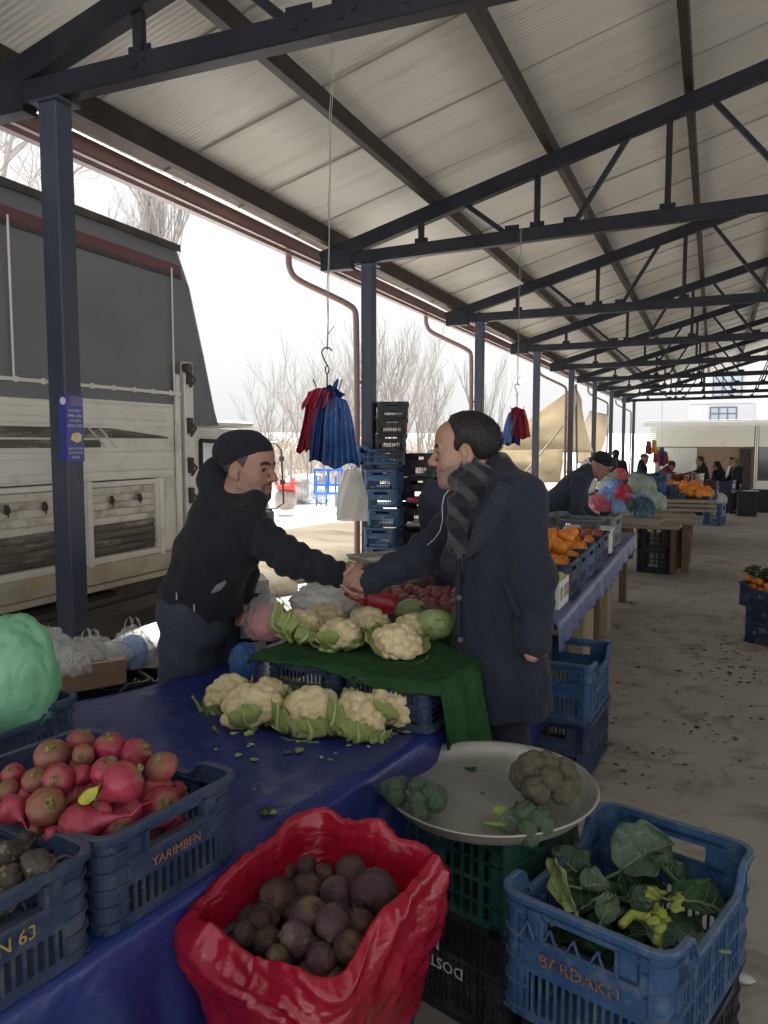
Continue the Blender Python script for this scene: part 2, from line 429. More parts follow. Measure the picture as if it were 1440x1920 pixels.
fy_ = np.concatenate([[-7], np.linspace(6, 38.6, 30)]); P = np.array([[(x, y, floor_z(y)) for y in fy_] for x in np.linspace(-4.0, 9.2, 12)]); g = MB(); g.slab(P, V3(0, 0, .2)); tag(g.build('floor', M_floor, smooth=False), kind='structure')
flat('yard', [(-6, 38.7), (40, 38.7), (40, 62), (-6, 62)], -.88, M_asph)
flat('side_yard', [(9.3, -14), (24, -14), (24, 38.6), (9.3, 38.6)], -.02, M_asph)
# road: cambered strip outside the shed on the left
A0, A1 = az(470, 1003, 0), az(760, 958, 0); B0, B1 = az(470, 1085, 0), az(760, 1020, 0)
da, db = unit(A1 - A0), unit(B1 - B0)
n_ = 60; P = []
for i in range(n_):
    t = -9 + 45 * i / (n_ - 1); a = A0 + da * t; b = B0 + db * (t * .9); row = []
    for j in range(9):
        q = a + (b - a) * j / 8; e = .35 * math.sin(i * 1.7 + (9 if j == 0 else 0)) * (j in (0, 8)); q = q + np.array([e, e, 0])
        row.append((q[0], q[1], (.05 if 0 < j < 8 else -.12) + .02 * math.sin(j * .78) + .012 * math.sin(i * .9 + j * 2.1)))
    P.append(row)
g = MB(); g.slab(np.array(P), V3(0, 0, .4)); tag(g.build('road', M_road, smooth=True), kind='structure')

# ------------------------------------------------------------------ market shed
M_steel = pm('dark_painted_steel', (.015, .016, .022), (.024, .025, .032), ns=3, rough=.45, bump=.05, bs=40, dirt=(.045, .032, .026), ds=5, dt=(.62, .8), spec=.15)
M_post = pm('grey_painted_post', (.036, .043, .066), (.056, .064, .088), ns=2.5, rough=.4, bump=.06, bs=30, spec=.25, dirt=(.15, .14, .13), ds=6, dt=(.6, .85), stretch=(1, 1, .3))
M_purlin = pm('brown_purlin', (.030, .022, .020), (.046, .034, .030), ns=3, rough=.5, bump=.05, spec=.15, dirt=(.03, .025, .02))
M_gutter = pm('red_brown_gutter', (.23, .135, .125), (.19, .11, .10), ns=2, rough=.4, bump=.04, dirt=(.2, .1, .08), ds=4)
def roof_mat():
    t = NT('ribbed_roof_panel'); v = t.coord((1, 1, 1), False)
    wv = t.n('ShaderNodeTexWave', wave_type='BANDS', bands_direction='Y'); wv.inputs['Scale'].default_value = 7.5; wv.inputs['Distortion'].default_value = 0; t.l(v, wv.inputs['Vector'])
    big = t.noise(v, .7, 6, .65)
    c = t.ramp(big, .3, .7, (.63, .61, .57), (.55, .53, .495))
    sv_ = t.coord((.35, 5, 1), False)
    c = t.mix(t.ramp(t.noise(sv_, 1.6, 7, .7), .52, .74), c, (.41, .395, .365))
    c = t.mix(t.ramp(t.noise(sv_, 6, 4, .7), .60, .70), c, (.46, .445, .415))
    n = t.bump(wv.outputs['Fac'], .20, .010); n = t.bump(t.noise(sv_, 9, 4), .18, .01, n)
    return t.done(t.bsdf(c, .38, 0, .45, n))
M_roof = roof_mat(); M_seam = pm('roof_seam', (.30, .29, .265), rough=.5, bump=0)
PX, PY0, PSP, NB = -3.2, 3.265, 4.03, 9           # post line, first post, spacing, bays seen
EX, EZ, RX = -3.66, 3.44, 2.4                     # truss heel, its height, ridge
SL = math.tan(R(16.0)); RZ = EZ + (RX - EX) * SL
WX = 2 * RX - EX                                   # right heel
shed = thing('market_shed', 'long open market shed with dark steel trusses and pale ribbed roof', 'shed', (PX, PY0, 0))
so = (PX, PY0, 0)
def slope_z(x): return EZ + (x - EX if x <= RX else WX - x) * SL
# roof sheets (each slope) with a small thickness
rf0, rf1 = -.6, 37.6
for sgn in (1, -1):
    x0 = EX - .22 if sgn > 0 else WX + .22
    ys = np.linspace(rf0, rf1, 52)
    P = np.array([[(x0 + (RX - x0) * u, y, slope_z(x0 + (RX - x0) * u) + .25 + .012 * math.sin(y * 1.3 + u * 5)) for u in np.linspace(0, 1, 8)] for y in ys])
    mb = MB(); mb.slab(P + V3(0, 0, .05), V3(0, 0, .05))
    ob = mb.build('roof_slope', M_roof, shed, so)
    sm = MB()
    for y in np.arange(rf0 + .6, rf1, 1.0):
        sm.bar((x0 + sgn * .02, y, slope_z(x0) + .247 if 0 else slope_z(x0 + sgn * .02) + .245), (RX - sgn * .02, y, slope_z(RX - sgn * .02) + .245), .012, .012)
    sm.build('panel_seams', M_seam, ob, (0, 0, 0)).location = tuple(-np.array(so))
# purlins run the length of the shed on top of the trusses
pxs = [EX + .08, -2.54, -1.43, -.29, .84, 1.96]
for x in pxs + [2 * RX - q for q in pxs]:
    mb = MB(); hgt = .13 if x != pxs[0] else .16
    mb.bar((x, rf0 + .1, slope_z(x) + .16), (x, rf1 - .1, slope_z(x) + .16), .07, hgt, .004, up=(0, 0, 1)); mb.build('purlin', M_purlin, shed, so)
# trusses
def truss_top(camber):
    m = MB()
    for a, b in (((EX - .05, 0, EZ), (RX, 0, RZ)), ((RX, 0, RZ), (WX + .05, 0, EZ))): m.bar(a, b, .10, .14, .006)
    m.box((EX + .12, 0, EZ - .02), (.34, .105, .2), None, .006); m.box((WX - .12, 0, EZ - .02), (.34, .105, .2), None, .006)
    return m
def bot_z(x, cmb): return EZ - .03 + cmb * (1 - abs(x - RX) / (RX - EX))
def truss_meshes(cmb):
    tp = truss_top(cmb).mesh('top_chord', M_steel)
    b = MB()
    for a, c in ((EX, RX), (RX, WX)): b.bar((a, 0, bot_z(a, cmb)), (c, 0, bot_z(c, cmb)), .09, .12, .006)
    for q in (-2.65, -1.54, -.43, -1.77, -1.24, .62, 1.35):
        for f in (1, -1): x_ = q if f > 0 else 2 * RX - q; b.box((x_, 0, bot_z(x_, cmb) + .075), (.13, .012, .07)); b.box((x_, -.048, bot_z(x_, cmb)), (.03, .006, .03)); b.box((x_ + .06, -.048, bot_z(x_, cmb) + .02), (.015, .008, .015))
    bt = b.mesh('bottom_chord', M_steel); ws = []
    for x in (-2.65, -1.54, -.43, RX):
        for q in ((x, 2 * RX - x) if x != RX else (x,)): ws.append(MB().bar((q, 0, bot_z(q, cmb)), (q, 0, slope_z(q)), .05, .05, .004).mesh('web_post', M_steel))
    for xt, xb in ((-2.25, -1.77), (-.72, -1.24), (-.13, .62), (1.95, 1.35)):
        for f in (1, -1):
            g_ = (lambda q: q if f > 0 else 2 * RX - q)
            ws.append(MB().bar((g_(xt), 0, slope_z(xt)), (g_(xb), 0, bot_z(xb, cmb)), .045, .045, .004).mesh('web_diagonal', M_steel))
    return tp, bt, ws
TM = {c: truss_meshes(c) for c in (.06, .20)}
for i in range(NB):
    y = PY0 + i * PSP; tp, bt, ws = TM[.20 if i == 1 else .06]
    o = bpy.data.objects.new('truss', tp); COL.objects.link(o); o.parent = shed; o.location = (-PX, i * PSP, 0)
    for me in [bt] + ws:
        c = bpy.data.objects.new(me.name.split('.')[0], me); COL.objects.link(c); c.parent = o
# posts
pm_ = MB(); pm_.box((0, 0, (EZ - 1.08) / 2), (.12, .12, EZ + .92), None, .008); pm_.box((0, 0, EZ - .1), (.2, .16, .014), None, .003)
pme = pm_.mesh('post', M_post)
for i in range(NB):
    for x in ((PX,) if i < 1 else (PX, 2 * RX - PX)):
        o = bpy.data.objects.new('post', pme); COL.objects.link(o); o.parent = shed; o.location = (x - PX, i * PSP, 0)
# eave gutter and downpipes
gx = EX - .27; gz = slope_z(EX) + .10
mb = MB(); mb.box((gx, (rf0 + rf1) / 2, gz + .015), (.10, rf1 - rf0, .125), None, .012); mb.box((gx + .045, (rf0 + rf1) / 2, gz - .10), (.06, rf1 - rf0, .035)); mb.build('gutter', M_gutter, shed, so)
mb = MB(); mb.box((2 * RX - gx, (rf0 + rf1) / 2, gz), (.10, rf1 - rf0, .16), None, .012); mb.build('gutter', M_gutter, shed, so)
def pipe_mesh():
    dx = gx - PX; pts = [(dx, -.30, gz - .06), (dx, -.30, gz - .2), (dx + .03, -.28, gz - .29), (dx + .1, -.24, gz - .35), (-.20, -.14, gz - .56), (-.12, -.075, gz - .62), (-.105, -.06, gz - .72), (-.105, -.06, .1), (-.105, -.16, .05)]
    m = MB(); P = []
    for a, b in zip(pts[:-1], pts[1:]):
        for k in range(4): P.append(np.array(a) * (1 - k / 4) + np.array(b) * k / 4)
    P.append(pts[-1]); P = np.array(P)
    for _ in range(2): P[1:-1] = (P[:-2] + 2 * P[1:-1] + P[2:]) / 4
    m.tube(P, .031, 10)
    for z in (2.2, .9): m.box((-.09, -.04, z), (.09, .07, .03), None, .004)
    return m.mesh('downpipe', M_gutter, smooth=True)
dpm = pipe_mesh()
for i in (1, 2, 4, 6, 8):
    o = bpy.data.objects.new('downpipe', dpm); COL.objects.link(o); o.parent = shed; o.location = (0, i * PSP, 0)
for o in list(shed.children):
    pass

# sticker wrapped on the nearest post (faces +X and -Y sides)
M_stk = pm('blue_sticker', (.028, .036, .23), (.04, .05, .28), ns=8, rough=.35, bump=.05); M_wh = pm('white_print', (.62, .62, .66), rough=.5, bump=0)
M_yel = pm('yellow_print', (.62, .42, .12), (.72, .62, .35), ns=30, rough=.5, bump=0); M_stk2 = pm('purple_print', (.16, .13, .28), rough=.4, bump=0)
z0, z1 = 1.50, 1.855
stk = MB(); fx = PX + .0605; fy = PY0 - .0605; zc = (z0 + z1) / 2
stk.box((fx + .0008, PY0 - .0, zc), (.0016, .121, z1 - z0)); stk.box((PX + .037, fy - .0008, zc), (.047, .0016, z1 - z0))
so2 = (fx, fy, z0); sticker = tag(stk.build('sticker', M_stk, None, so2), 'blue printed sticker wrapped round the nearest dark post', 'sticker')
pr = MB(); pr.box((fx + .0022, PY0 + .012, z1 - .035), (.0012, .085, .05)); pr.build('header', M_stk2, sticker, so2)
rows = [(.085, 'DUYARLI'), (.112, 'TEMEL GIDA'), (.138, 'TANZİM'), (.165, 'SATIŞ YERİ'), (.285, 'BUGÜN VE HER GÜN'), (.308, 'AİLE BÜTÇENİZE'), (.332, 'DESTEK')]
for dz, tx in rows:
    pr = MB(); tm = text_mb(tx, .021 if dz < .2 else .0165, .0008); L = tm.V()[:, 0].max() - tm.V()[:, 0].min()
    M_ = np.array([[0, 0, 1.0], [min(1, .105 / L), 0, 0], [0, 1, 0]]); pr.merge(tm, M_, (fx + .0022, PY0, z1 - dz)); pr.build('printed_line', M_wh, sticker, so2)
pr = MB(); tmp = [(-.035, -.012), (-.02, .02), (.02, .026), (.045, .012), (.04, -.02), (.01, -.03)]
pr.prism(tmp, .0012, np.array([[0, 0, 1.0], [1, 0, 0], [0, 1, 0]]), (fx + .0018, PY0, z1 - .225)); pr.build('printed_house', M_yel, sticker, so2)
pr = MB(); pr.lathe([(0, 0), (.02, 0), (.02, .0014), (.012, .0018), (0, .0018)], 20, (PX + .045, fy - .0018, z1 - .035), 0, rotx(math.pi / 2)); pr.build('printed_seal', M_wh, sticker, so2)

# ------------------------------------------------------------------ truck outside, alongside the shed
M_tw = pm('truck_white', (.56, .54, .49), (.66, .64, .58), ns=2, rough=.5, bump=.12, bs=20, dirt=(.30, .25, .18), ds=3.5, dt=(.56, .80))
M_tl = pm('truck_louvre', (.53, .50, .44), (.60, .57, .50), ns=4, rough=.55, bump=.15, bs=30, dirt=(.20, .16, .11), ds=5, dt=(.48, .72))
M_tdirt = pm('mud_stained_board', (.07, .06, .05), (.14, .12, .10), ns=6, rough=.8, bump=.3, dirt=(.38, .35, .30), ds=7, dt=(.52, .7), stretch=(1, .35, 2))
M_tdk = pm('truck_dark_steel', (.035, .032, .03), (.06, .05, .045), ns=5, rough=.7, bump=.2, dirt=(.12, .09, .06))
M_tarp = pm('grey_truck_tarp', (.115, .12, .132), (.15, .155, .168), ns=1.3, rough=.55, bump=.3, bs=3, bd=.03)
M_stripe = pm('red_stripe', (.12, .045, .05), (.10, .04, .045), rough=.5); M_sill = pm('yellow_sill', (.42, .39, .32), (.30, .27, .21), ns=5, rough=.6, dirt=(.42, .32, .13), ds=2.2, dt=(.54, .60))
M_rub = pm('rubber', (.018, .018, .018), (.03, .028, .026), rough=.8, bump=.2); M_gl = pm('dark_glass', (.05, .06, .07), rough=.08, bump=0, spec=.8)
TX, TY1 = -3.75, 4.98
to = (TX - 1.1, 3.0, 0); truck = thing('truck', 'white drop-side truck with dark grey tarpaulin top parked beside the shed', 'truck', to)
def tb(name, mb, m, par=None, smooth=False): return mb.build(name, m, par or truck, to if True else (0, 0, 0), smooth)
B0y = -1.2
# bed: floor, sill, corner pillars
mb = MB(); mb.box((TX - 1.1, (B0y + TY1) / 2, .79), (2.16, TY1 - B0y, .12)); mb.box((TX - 1.1, (B0y + TY1) / 2, .62), (.8, TY1 - B0y, .2)); tb('bed_frame', mb, M_tdk)
mb = MB(); mb.box((TX + .012, (B0y + TY1) / 2, .735), (.05, TY1 - B0y, .13), None, .006)
mb.box((TX + .02, (B0y + TY1) / 2, .648), (.06, TY1 - B0y, .04), None, .006); tb('bed_sill', mb, M_sill)
pan_w = .80
for k, yc in enumerate([4.33, 3.47, 2.5, 1.5]):
    # lower drop panel: frame with louvred boards
    y0, y1 = yc - .40, yc + .40; mb = MB()
    for yy in (y0 + .04, y1 - .04): mb.box((TX, yy, 1.07), (.06, .08, .56), None, .008); mb.box((TX + .034, yy, 1.07), (.02, .045, .56), None, .004)
    for zz in (.82, 1.325): mb.box((TX, yc, zz), (.055, .80, .05 if zz < 1 else .035), None, .006)
    dp = tb('drop_panel', mb, M_tw)
    for j in range(9):
        z = .875 + j * .05; lb = MB(); lb.box((TX - .008, yc, z), (.014, .645, .058), roty(R(14)), .003)
        l_ = lb.build('louvre_board' , M_tdirt if j < 4 else M_tl, dp, to); l_.location = (0, 0, 0)
    for sy in (-.14, .14):
        hm = MB(); q = np.array([TX + .02, yc + sy, 1.22])
        hm.box(q, (.008, .035, .05), None, .003); hm.tube([q + V3(.004, .02 * math.cos(a), .022 * math.sin(a) - .008) for a in np.linspace(0, 6.28, 14)], .005, 6, closed=True); hm.box(q + V3(0, .012, -.035), (.008, .012, .03), None, .003)
        hm.build('lashing_ring', M_tdk, dp, to).location = (0, 0, 0)
mb = MB(); mb.box((TX - .05, (B0y + TY1) / 2, 1.33), (.03, TY1 - B0y, 1.1)); tb('inner_wall', mb, M_tdk)
mb = MB(); mb.box((TX - .45, 3.5, .36), (.06, 4.4, .46), None, .02); tb('underside_shade_panel', mb, M_tdk)  # dark panel added to stand in for the shade under the truck bed
mb = MB(); mb.box((TX - .005, 4.835, 1.07), (.05, .19, .56), None, .006); tb('end_frame', mb, M_tw)
# upper side board with printed band
mb = MB(); mb.box((TX, (B0y + TY1 - .1) / 2, 1.62), (.04, TY1 - B0y - .1, .54), None, .006)
for z in (1.39, 1.52, 1.74, 1.84): mb.box((TX + .022, (B0y + TY1 - .12) / 2, z), (.014, TY1 - B0y - .14, .045), None, .006)
ub = tb('upper_side_board', mb, M_tw)
mb = MB(); mb.box((TX + .0215, (B0y + 4.2) / 2, 1.665), (.004, 4.2 - B0y, .065)); mb.box((TX + .0215, (B0y + 4.1) / 2, 1.595), (.004, 4.1 - B0y, .05))
mb.add([(TX + .0245, 4.2, 1.6325), (TX + .0245, 4.2, 1.6975), (TX + .0245, 4.80, 1.645), (TX + .0245, 4.80, 1.632)], [(3, 2, 1, 0)]); mb.build('dark_band', M_tdirt, ub, to).location = (0, 0, 0)
mb = MB()
for yy in (3.98, 4.08): mb.bar((TX + .0245, yy, 1.70), (TX + .0245, yy + .16, 1.57), .004, .03, up=(1, 0, 0))
mb.build('slanted_stripes', M_tw, ub, to).location = (0, 0, 0)
# pillar, hinges and latches
mb = MB(); mb.box((TX + .01, TY1 + .04, 1.40), (.10, .11, 1.62), None, .01); mb.box((TX + .035, TY1 - .08, 1.36), (.03, .05, 1.5), None, .006); tb('corner_pillar', mb, M_tw)
for z in (2.1, 1.73, 1.43, 1.2, .92):
    mb = MB(); mb.box((TX + .075, TY1 + .02, z), (.03, .05, .12), None, .006); mb.tube([(TX + .09, TY1 - .03, z + .05), (TX + .10, TY1 + .06, z - .02), (TX + .08, TY1 + .02, z - .08)], .011, 6); tb('latch', mb, M_tdk)
mb = MB(); mb.lathe([(0, 0), (.035, 0), (.035, .05), (0, .05)], 14, (TX + .06, TY1 - .02, 2.16), 0, roty(math.pi / 2)); tb('tarp_winch', mb, M_tdk)
# tarp box, its front end slopes back
prof = [(B0y, 1.86), (TY1 + .46, 1.72), (TY1 + .40, 1.95), (TY1 + .02, 3.07), (B0y, 3.13)]
P = []
for x in np.linspace(TX + .015, TX - 2.2, 2): P.append([(x, y, z) for y, z in prof])
mb = MB(); ys = np.linspace(B0y, TY1 + .46, 40); Pn = []
for y in ys:
    zt = 3.13 - .06 * (y - B0y) / (TY1 - B0y) if y < TY1 + .02 else np.interp(y, [TY1 + .02, TY1 + .40, TY1 + .46], [3.07, 1.95, 1.74])
    zb = 1.86 if y < TY1 else 1.74; row = []
    for u in np.linspace(0, 1, 10): row.append((TX + .02 + .012 * math.sin(y * 2.3 + u * 3) * math.sin(u * 3.1), y, zb + (zt - zb) * u))
    for u in np.linspace(.1, 1, 6): row.append((TX - 2.2 * u, y, zt + .05 * math.sin(u * 3.14)))
    for u in np.linspace(.2, 1, 4): row.append((TX - 2.2, y, zt + (zb - zt) * u))
    Pn.append(row)
mb.grid(np.array(Pn)); Lr = len(Pn[0]); mb.add(np.array(Pn[-1]), [tuple(range(Lr))[::-1]]); mb.add(np.array(Pn[0]), [tuple(range(Lr))])
tp = tb('tarpaulin_top', mb, M_tarp, None, True)
mb = MB(); mb.box((TX + .034, (B0y + TY1) / 2, 2.905), (.004, TY1 - B0y, .075), rotx(R(-.55))); mb.build('red_stripe', M_stripe, tp, to).location = (0, 0, 0)
mb = MB(); mb.box((TX + .036, (B0y + TY1) / 2, 2.855), (.006, TY1 - B0y, .03), rotx(R(-.55))); mb.box((TX + .034, (B0y + TY1) / 2, 3.07), (.008, TY1 - B0y, .05), rotx(R(-.55))); mb.build('hem_strap', M_tdk, tp, to).location = (0, 0, 0)
mb = MB(); mb.box((TX + .05, (B0y + TY1) / 2, 1.965), (.012, TY1 - B0y - .1, .022), None, .003)
for yy in (4.86, 3.4): mb.box((TX + .042, yy, 2.42), (.010, .014, .92), None, .003)
for yy in np.arange(0, 4.9, .2): mb.box((TX + .058, yy, 1.965), (.012, .03, .035), None, .003)
mb.build('lashing_rail', M_tw, tp, to).location = (0, 0, 0)
# underside: wheel, side guard, tank
mb = MB(); mb.lathe([(.0, -.13), (.2, -.13), (.22, -.06), (.36, -.12), (.42, -.08), (.42, .08), (.36, .12), (0, .12)], 32, (TX - .25, 2.2, .36), 0, roty(math.pi / 2)); wl = tb('wheel', mb, M_rub, None, True)
mb = MB(); mb.lathe([(0, .10), (.12, .11), (.2, .06), (.2, -.06)], 24, (TX - .25, 2.2, .36), 0, roty(math.pi / 2)); mb.build('rim', M_tl, wl, to).location = (0, 0, 0)
mb = MB(); mb.box((TX - .3, 3.9, .40), (.5, .9, .34), None, .03); mb.box((TX - .05, 4.0, .45), (.04, 1.6, .10), None, .01); tb('side_guard', mb, M_tdk)
# cab
M_mir = pm('grey_mirror_arm', (.12, .12, .125), (.16, .16, .165), rough=.5, bump=.05)
cy0, cy1 = TY1 + .16, TY1 + 1.32
side = [(cy0, .55), (cy1 - .05, .55), (cy1 + .02, .75), (cy1 + .02, 1.0), (cy1 - .06, 1.30), (cy1 - .30, 1.64), (cy1 - .5, 1.71), (cy0, 1.73)]
Mx = np.array([[0, 0, 1.0], [1, 0, 0], [0, 1, 0]])
mb = MB(); mb.prism([(a, b) for a, b in side], 1.9, Mx, (TX - 1.93, 0, 0)); mb.box((TX - .98, cy0 + .5, 1.76), (1.85, .95, .06), None, .02); cabo = tb('cab', mb, M_tw)
mb = MB(); mb.prism([(cy0 + .14, 1.12), (cy1 - .14, 1.12), (cy1 - .36, 1.58), (cy0 + .14, 1.60)], .012, Mx, (TX - .027, 0, 0)); mb.build('side_window', M_gl, cabo, to).location = (0, 0, 0)
mb = MB(); fr = [(cy0 + .12, 1.10), (cy1 - .12, 1.10), (cy1 - .34, 1.60), (cy0 + .12, 1.62)]
for a, b in zip(fr, fr[1:] + fr[:1]): mb.bar((TX - .02, a[0], a[1]), (TX - .02, b[0], b[1]), .03, .022, up=(1, 0, 0))
mb.box((TX - .02, cy0 + .55, .98), (.02, .16, .03), None, .006); mb.build('window_trim', M_rub, cabo, to).location = (0, 0, 0)
mb = MB(); mb.box((TX - .97, cy1 - .10, 1.40), (1.7, .03, .56), rotx(R(26)), .01); mb.build('windscreen', M_gl, cabo, to).location = (0, 0, 0)
mb = MB(); mb.box((TX - .96, cy1 + .04, .62), (1.95, .16, .24), None, .03); mb.build('bumper', M_tdk, cabo, to).location = (0, 0, 0)
mb = MB(); mb.lathe([(0, 0), (.07, 0), (.09, .03), (.09, .05), (0, .06)], 18, (TX - .2, cy1 + .03, .93), 0, rotx(-math.pi / 2)); mb.build('headlight', M_gl, cabo, to).location = (0, 0, 0)
mb = MB(); arm = [(TX - .1, cy1 - .2, 1.60), (TX + .12, cy1 - .12, 1.60), (TX + .17, cy1 - .10, 1.54), (TX + .19, cy1 - .10, 1.06), (TX + .12, cy1 - .12, 1.01), (TX - .05, cy1 - .14, 1.0)]
mb.tube(arm, .009, 8); mb.box((TX + .175, cy1 - .10, 1.46), (.04, .04, .05), None, .008); mb.box((TX + .18, cy1 - .10, 1.25), (.04, .04, .05), None, .008); mb.box((TX + .04, cy1 - .14, .86), (.13, .05, .28), rotz(.3), .02); mb.build('wing_mirror', M_mir, cabo, to).location = (0, 0, 0)
mb = MB(); mb.lathe([(.0, -.12), (.2, -.12), (.36, -.10), (.40, -.07), (.40, .07), (.36, .10), (0, .10)], 32, (TX - .16, cy0 + .62, .36), 0, roty(math.pi / 2)); tb('wheel', mb, M_rub, None, True)

M_bank = pm('dry_bank', (.33, .27, .21), (.44, .38, .31), ns=.6, rough=1, bump=.6, bs=2, bd=.2, dirt=(.7, .71, .73), ds=1.2, dt=(.52, .62), jitter=False)
# ------------------------------------------------------------------ bare trees, thicket, fence, machinery beyond the road
M_bark = pm('bare_bark', (.23, .19, .16), (.33, .28, .24), ns=6, rough=.9, bump=.3, bs=30)
M_twig = pm('pale_twigs', (.27, .25, .235), (.36, .335, .315), ns=3, rough=.9, bump=0)
def bare_tree(loc, h, spread, label, name='bare_tree', seed=0, trunk_r=.12, stems=1, lean=.0, upright=.5, levels=4, group='bare trees beyond the road', first=.25, nb=4):
    rg = random.Random(seed); tk = MB(); cr = MB(); loc = np.asarray(loc, float)
    def grow(p, d, L, r, lv):
        n = 5; pts = [p]; q = p.copy(); dd = d.copy()
        for i in range(n):
            dd = unit(dd + np.array([rg.uniform(-.16, .16), rg.uniform(-.16, .16), rg.uniform(-.05, .16) * upright * 2])); q = q + dd * L / n; pts.append(q.copy())
        rs = np.linspace(r, r * .55 if lv > 0 else r * .25, n + 1)
        (tk if lv == levels else cr).tube(pts, rs, 7 if lv >= levels - 1 else 4, cap=False)
        if lv == 0: return
        k = nb + (rg.random() < .5)
        for i in range(k):
            t = first + (1 - first) * (i + .5) / k if lv == levels else .2 + .8 * (i + .6) / k
            j = min(int(t * n), n - 1); b = pts[j] + (pts[j + 1] - pts[j]) * (t * n - j)
            a = rg.uniform(0, 6.28); s = np.array([math.cos(a), math.sin(a), 0]); nd = unit(dd * upright * 1.6 + s * spread + np.array([0, 0, upright * .6]))
            grow(b, nd, L * rg.uniform(.45, .68), max(r * .5, .004), lv - 1)
        if lv > 0: grow(pts[-1], dd, L * .55, r * .5, lv - 1)
    th = thing(name, label, 'tree', loc, 0, group)
    for s in range(stems):
        a = rg.uniform(0, 6.28); grow(loc + np.array([math.cos(a), math.sin(a), 0]) * .15 * (stems > 1), unit(np.array([math.cos(a) * (.35 if stems > 1 else lean), math.sin(a) * (.35 if stems > 1 else lean), 1])), h * .52, trunk_r * (.7 if stems > 1 else 1), levels)
    tk.build('trunk', M_bark, th, loc, True); cr.build('branches', M_twig, th, loc)
    return th
def gp(px, dep): q = ad(px, 830, dep); return V3(q[0], q[1], -.05)
bare_tree(gp(12, 14), 8.6, .75, 'bare tree with twisting twigs showing above the truck tarpaulin', seed=3, trunk_r=.10, levels=4, upright=.35)
bare_tree(gp(128, 19), 7.6, .6, 'small bare tree just right of the nearest post above the truck', seed=19, trunk_r=.06, levels=3, upright=.4)
bare_tree(gp(238, 30), 13.2, .26, 'tall narrow bare poplar rising behind the truck', 'poplar_tree', seed=5, trunk_r=.12, levels=4, upright=1.0, first=.1, nb=6)
bare_tree(gp(262, 33), 9.5, .26, 'short leaning poplar beside the tall poplar behind the truck', 'poplar_tree', seed=8, trunk_r=.10, levels=3, upright=.9, first=.1, nb=6)
bare_tree(gp(590, 30), 5.9, .6, 'multi-stem bare tree behind the hanging carrier bags', seed=21, trunk_r=.07, stems=5, levels=3, upright=.55)
bare_tree(gp(735, 30), 6.4, .55, 'bushy bare tree fanning up right of the second post', seed=34, trunk_r=.08, stems=7, levels=3, upright=.65)
bare_tree(gp(800, 34), 5.2, .6, 'low bare tree spreading between the crate stack and the third post', seed=41, trunk_r=.07, stems=4, levels=3, upright=.6)
bare_tree(gp(500, 34), 4.8, .7, 'low bare tree above the truck cab roof', seed=55, trunk_r=.06, stems=4, levels=3, upright=.5)
bare_tree(gp(930, 33), 5.4, .4, 'slim bare tree between the third and fourth posts', seed=61, trunk_r=.07, stems=2, levels=3, upright=.8)
bare_tree(gp(660, 36), 5.2, .6, 'pale bare tree mostly hidden by the second post', seed=71, trunk_r=.07, stems=5, levels=3, upright=.6)
# thicket: one mass of thin stems
th = MB(); rg = random.Random(99)
for i in range(2600):
    px = rg.uniform(330, 1010); dep = rg.uniform(31, 46); b = ad(px, 830, dep); hgt = rg.uniform(.9, 2.6) * (1.0 if px < 900 else .75)
    p0 = np.array([b[0], b[1], -.1]); d = np.array([rg.uniform(-.5, .5), rg.uniform(-.5, .5), 1.0]); 
    pts = [p0 + d * hgt * t + np.array([rg.uniform(-.08, .08), rg.uniform(-.08, .08), 0]) for t in (0, .5, 1)]
    th.tube(pts, [.018, .012, .006], 3, cap=False)
    for k in range(2):
        q = p0 + d * hgt * rg.uniform(.3, .8); th.tube([q, q + np.array([rg.uniform(-.5, .5), rg.uniform(-.5, .5), rg.uniform(.2, .7)])], [.010, .005], 3, cap=False)
M_brush = pm('dry_brush', (.36, .31, .25), (.46, .40, .34), ns=.8, rough=.95, bump=0)
tag(th.build('thicket', M_brush), 'dry brown thicket of leafless scrub beyond the snowy field', 'thicket', kind='stuff')
# hedge bank behind (low rough earth bank carrying the scrub)
P = []
for i in range(60):
    px = 250 + 820 * i / 59; row = []
    for j, (dp, z) in enumerate(((36, -.2), (39, .9), (43, 1.5), (50, 1.6), (60, .6))):
        q = ad(px, 830, dp); row.append((q[0], q[1], z * (1 + .35 * float(vnoise(np.array([[i * .35, j * .9, 1.]]), 4)[0])) - .1))
    P.append(row)
g = MB(); g.grid(np.array(P)); tag(g.build('hill_bank', M_bank, smooth=True), kind='structure')
# wire fence
M_wire = pm('fence_steel', (.16, .16, .16), (.22, .22, .21), rough=.6, bump=.05)
fo = gp(600, 24); fence = thing('wire_fence', 'rusty grey post and wire fence across the snow', 'fence', fo)
fa, fb = gp(545, 23), gp(690, 25)
for t in np.linspace(0, 1, 6): q = fa + (fb - fa) * t; MB().bar(q, q + V3(0, 0, 1.45), .05, .05).build('post', M_wire, fence, fo)
mb = MB()
for z in (1.38, .9, .45): mb.bar(fa + V3(0, 0, z), fb + V3(0, 0, z), .014, .014)
for t in np.linspace(0, 1, 26): q = fa + (fb - fa) * t; mb.bar(q + V3(0, 0, .1), q + V3(0, 0, 1.38), .006, .006)
mb.build('wire_mesh', M_wire, fence, fo)
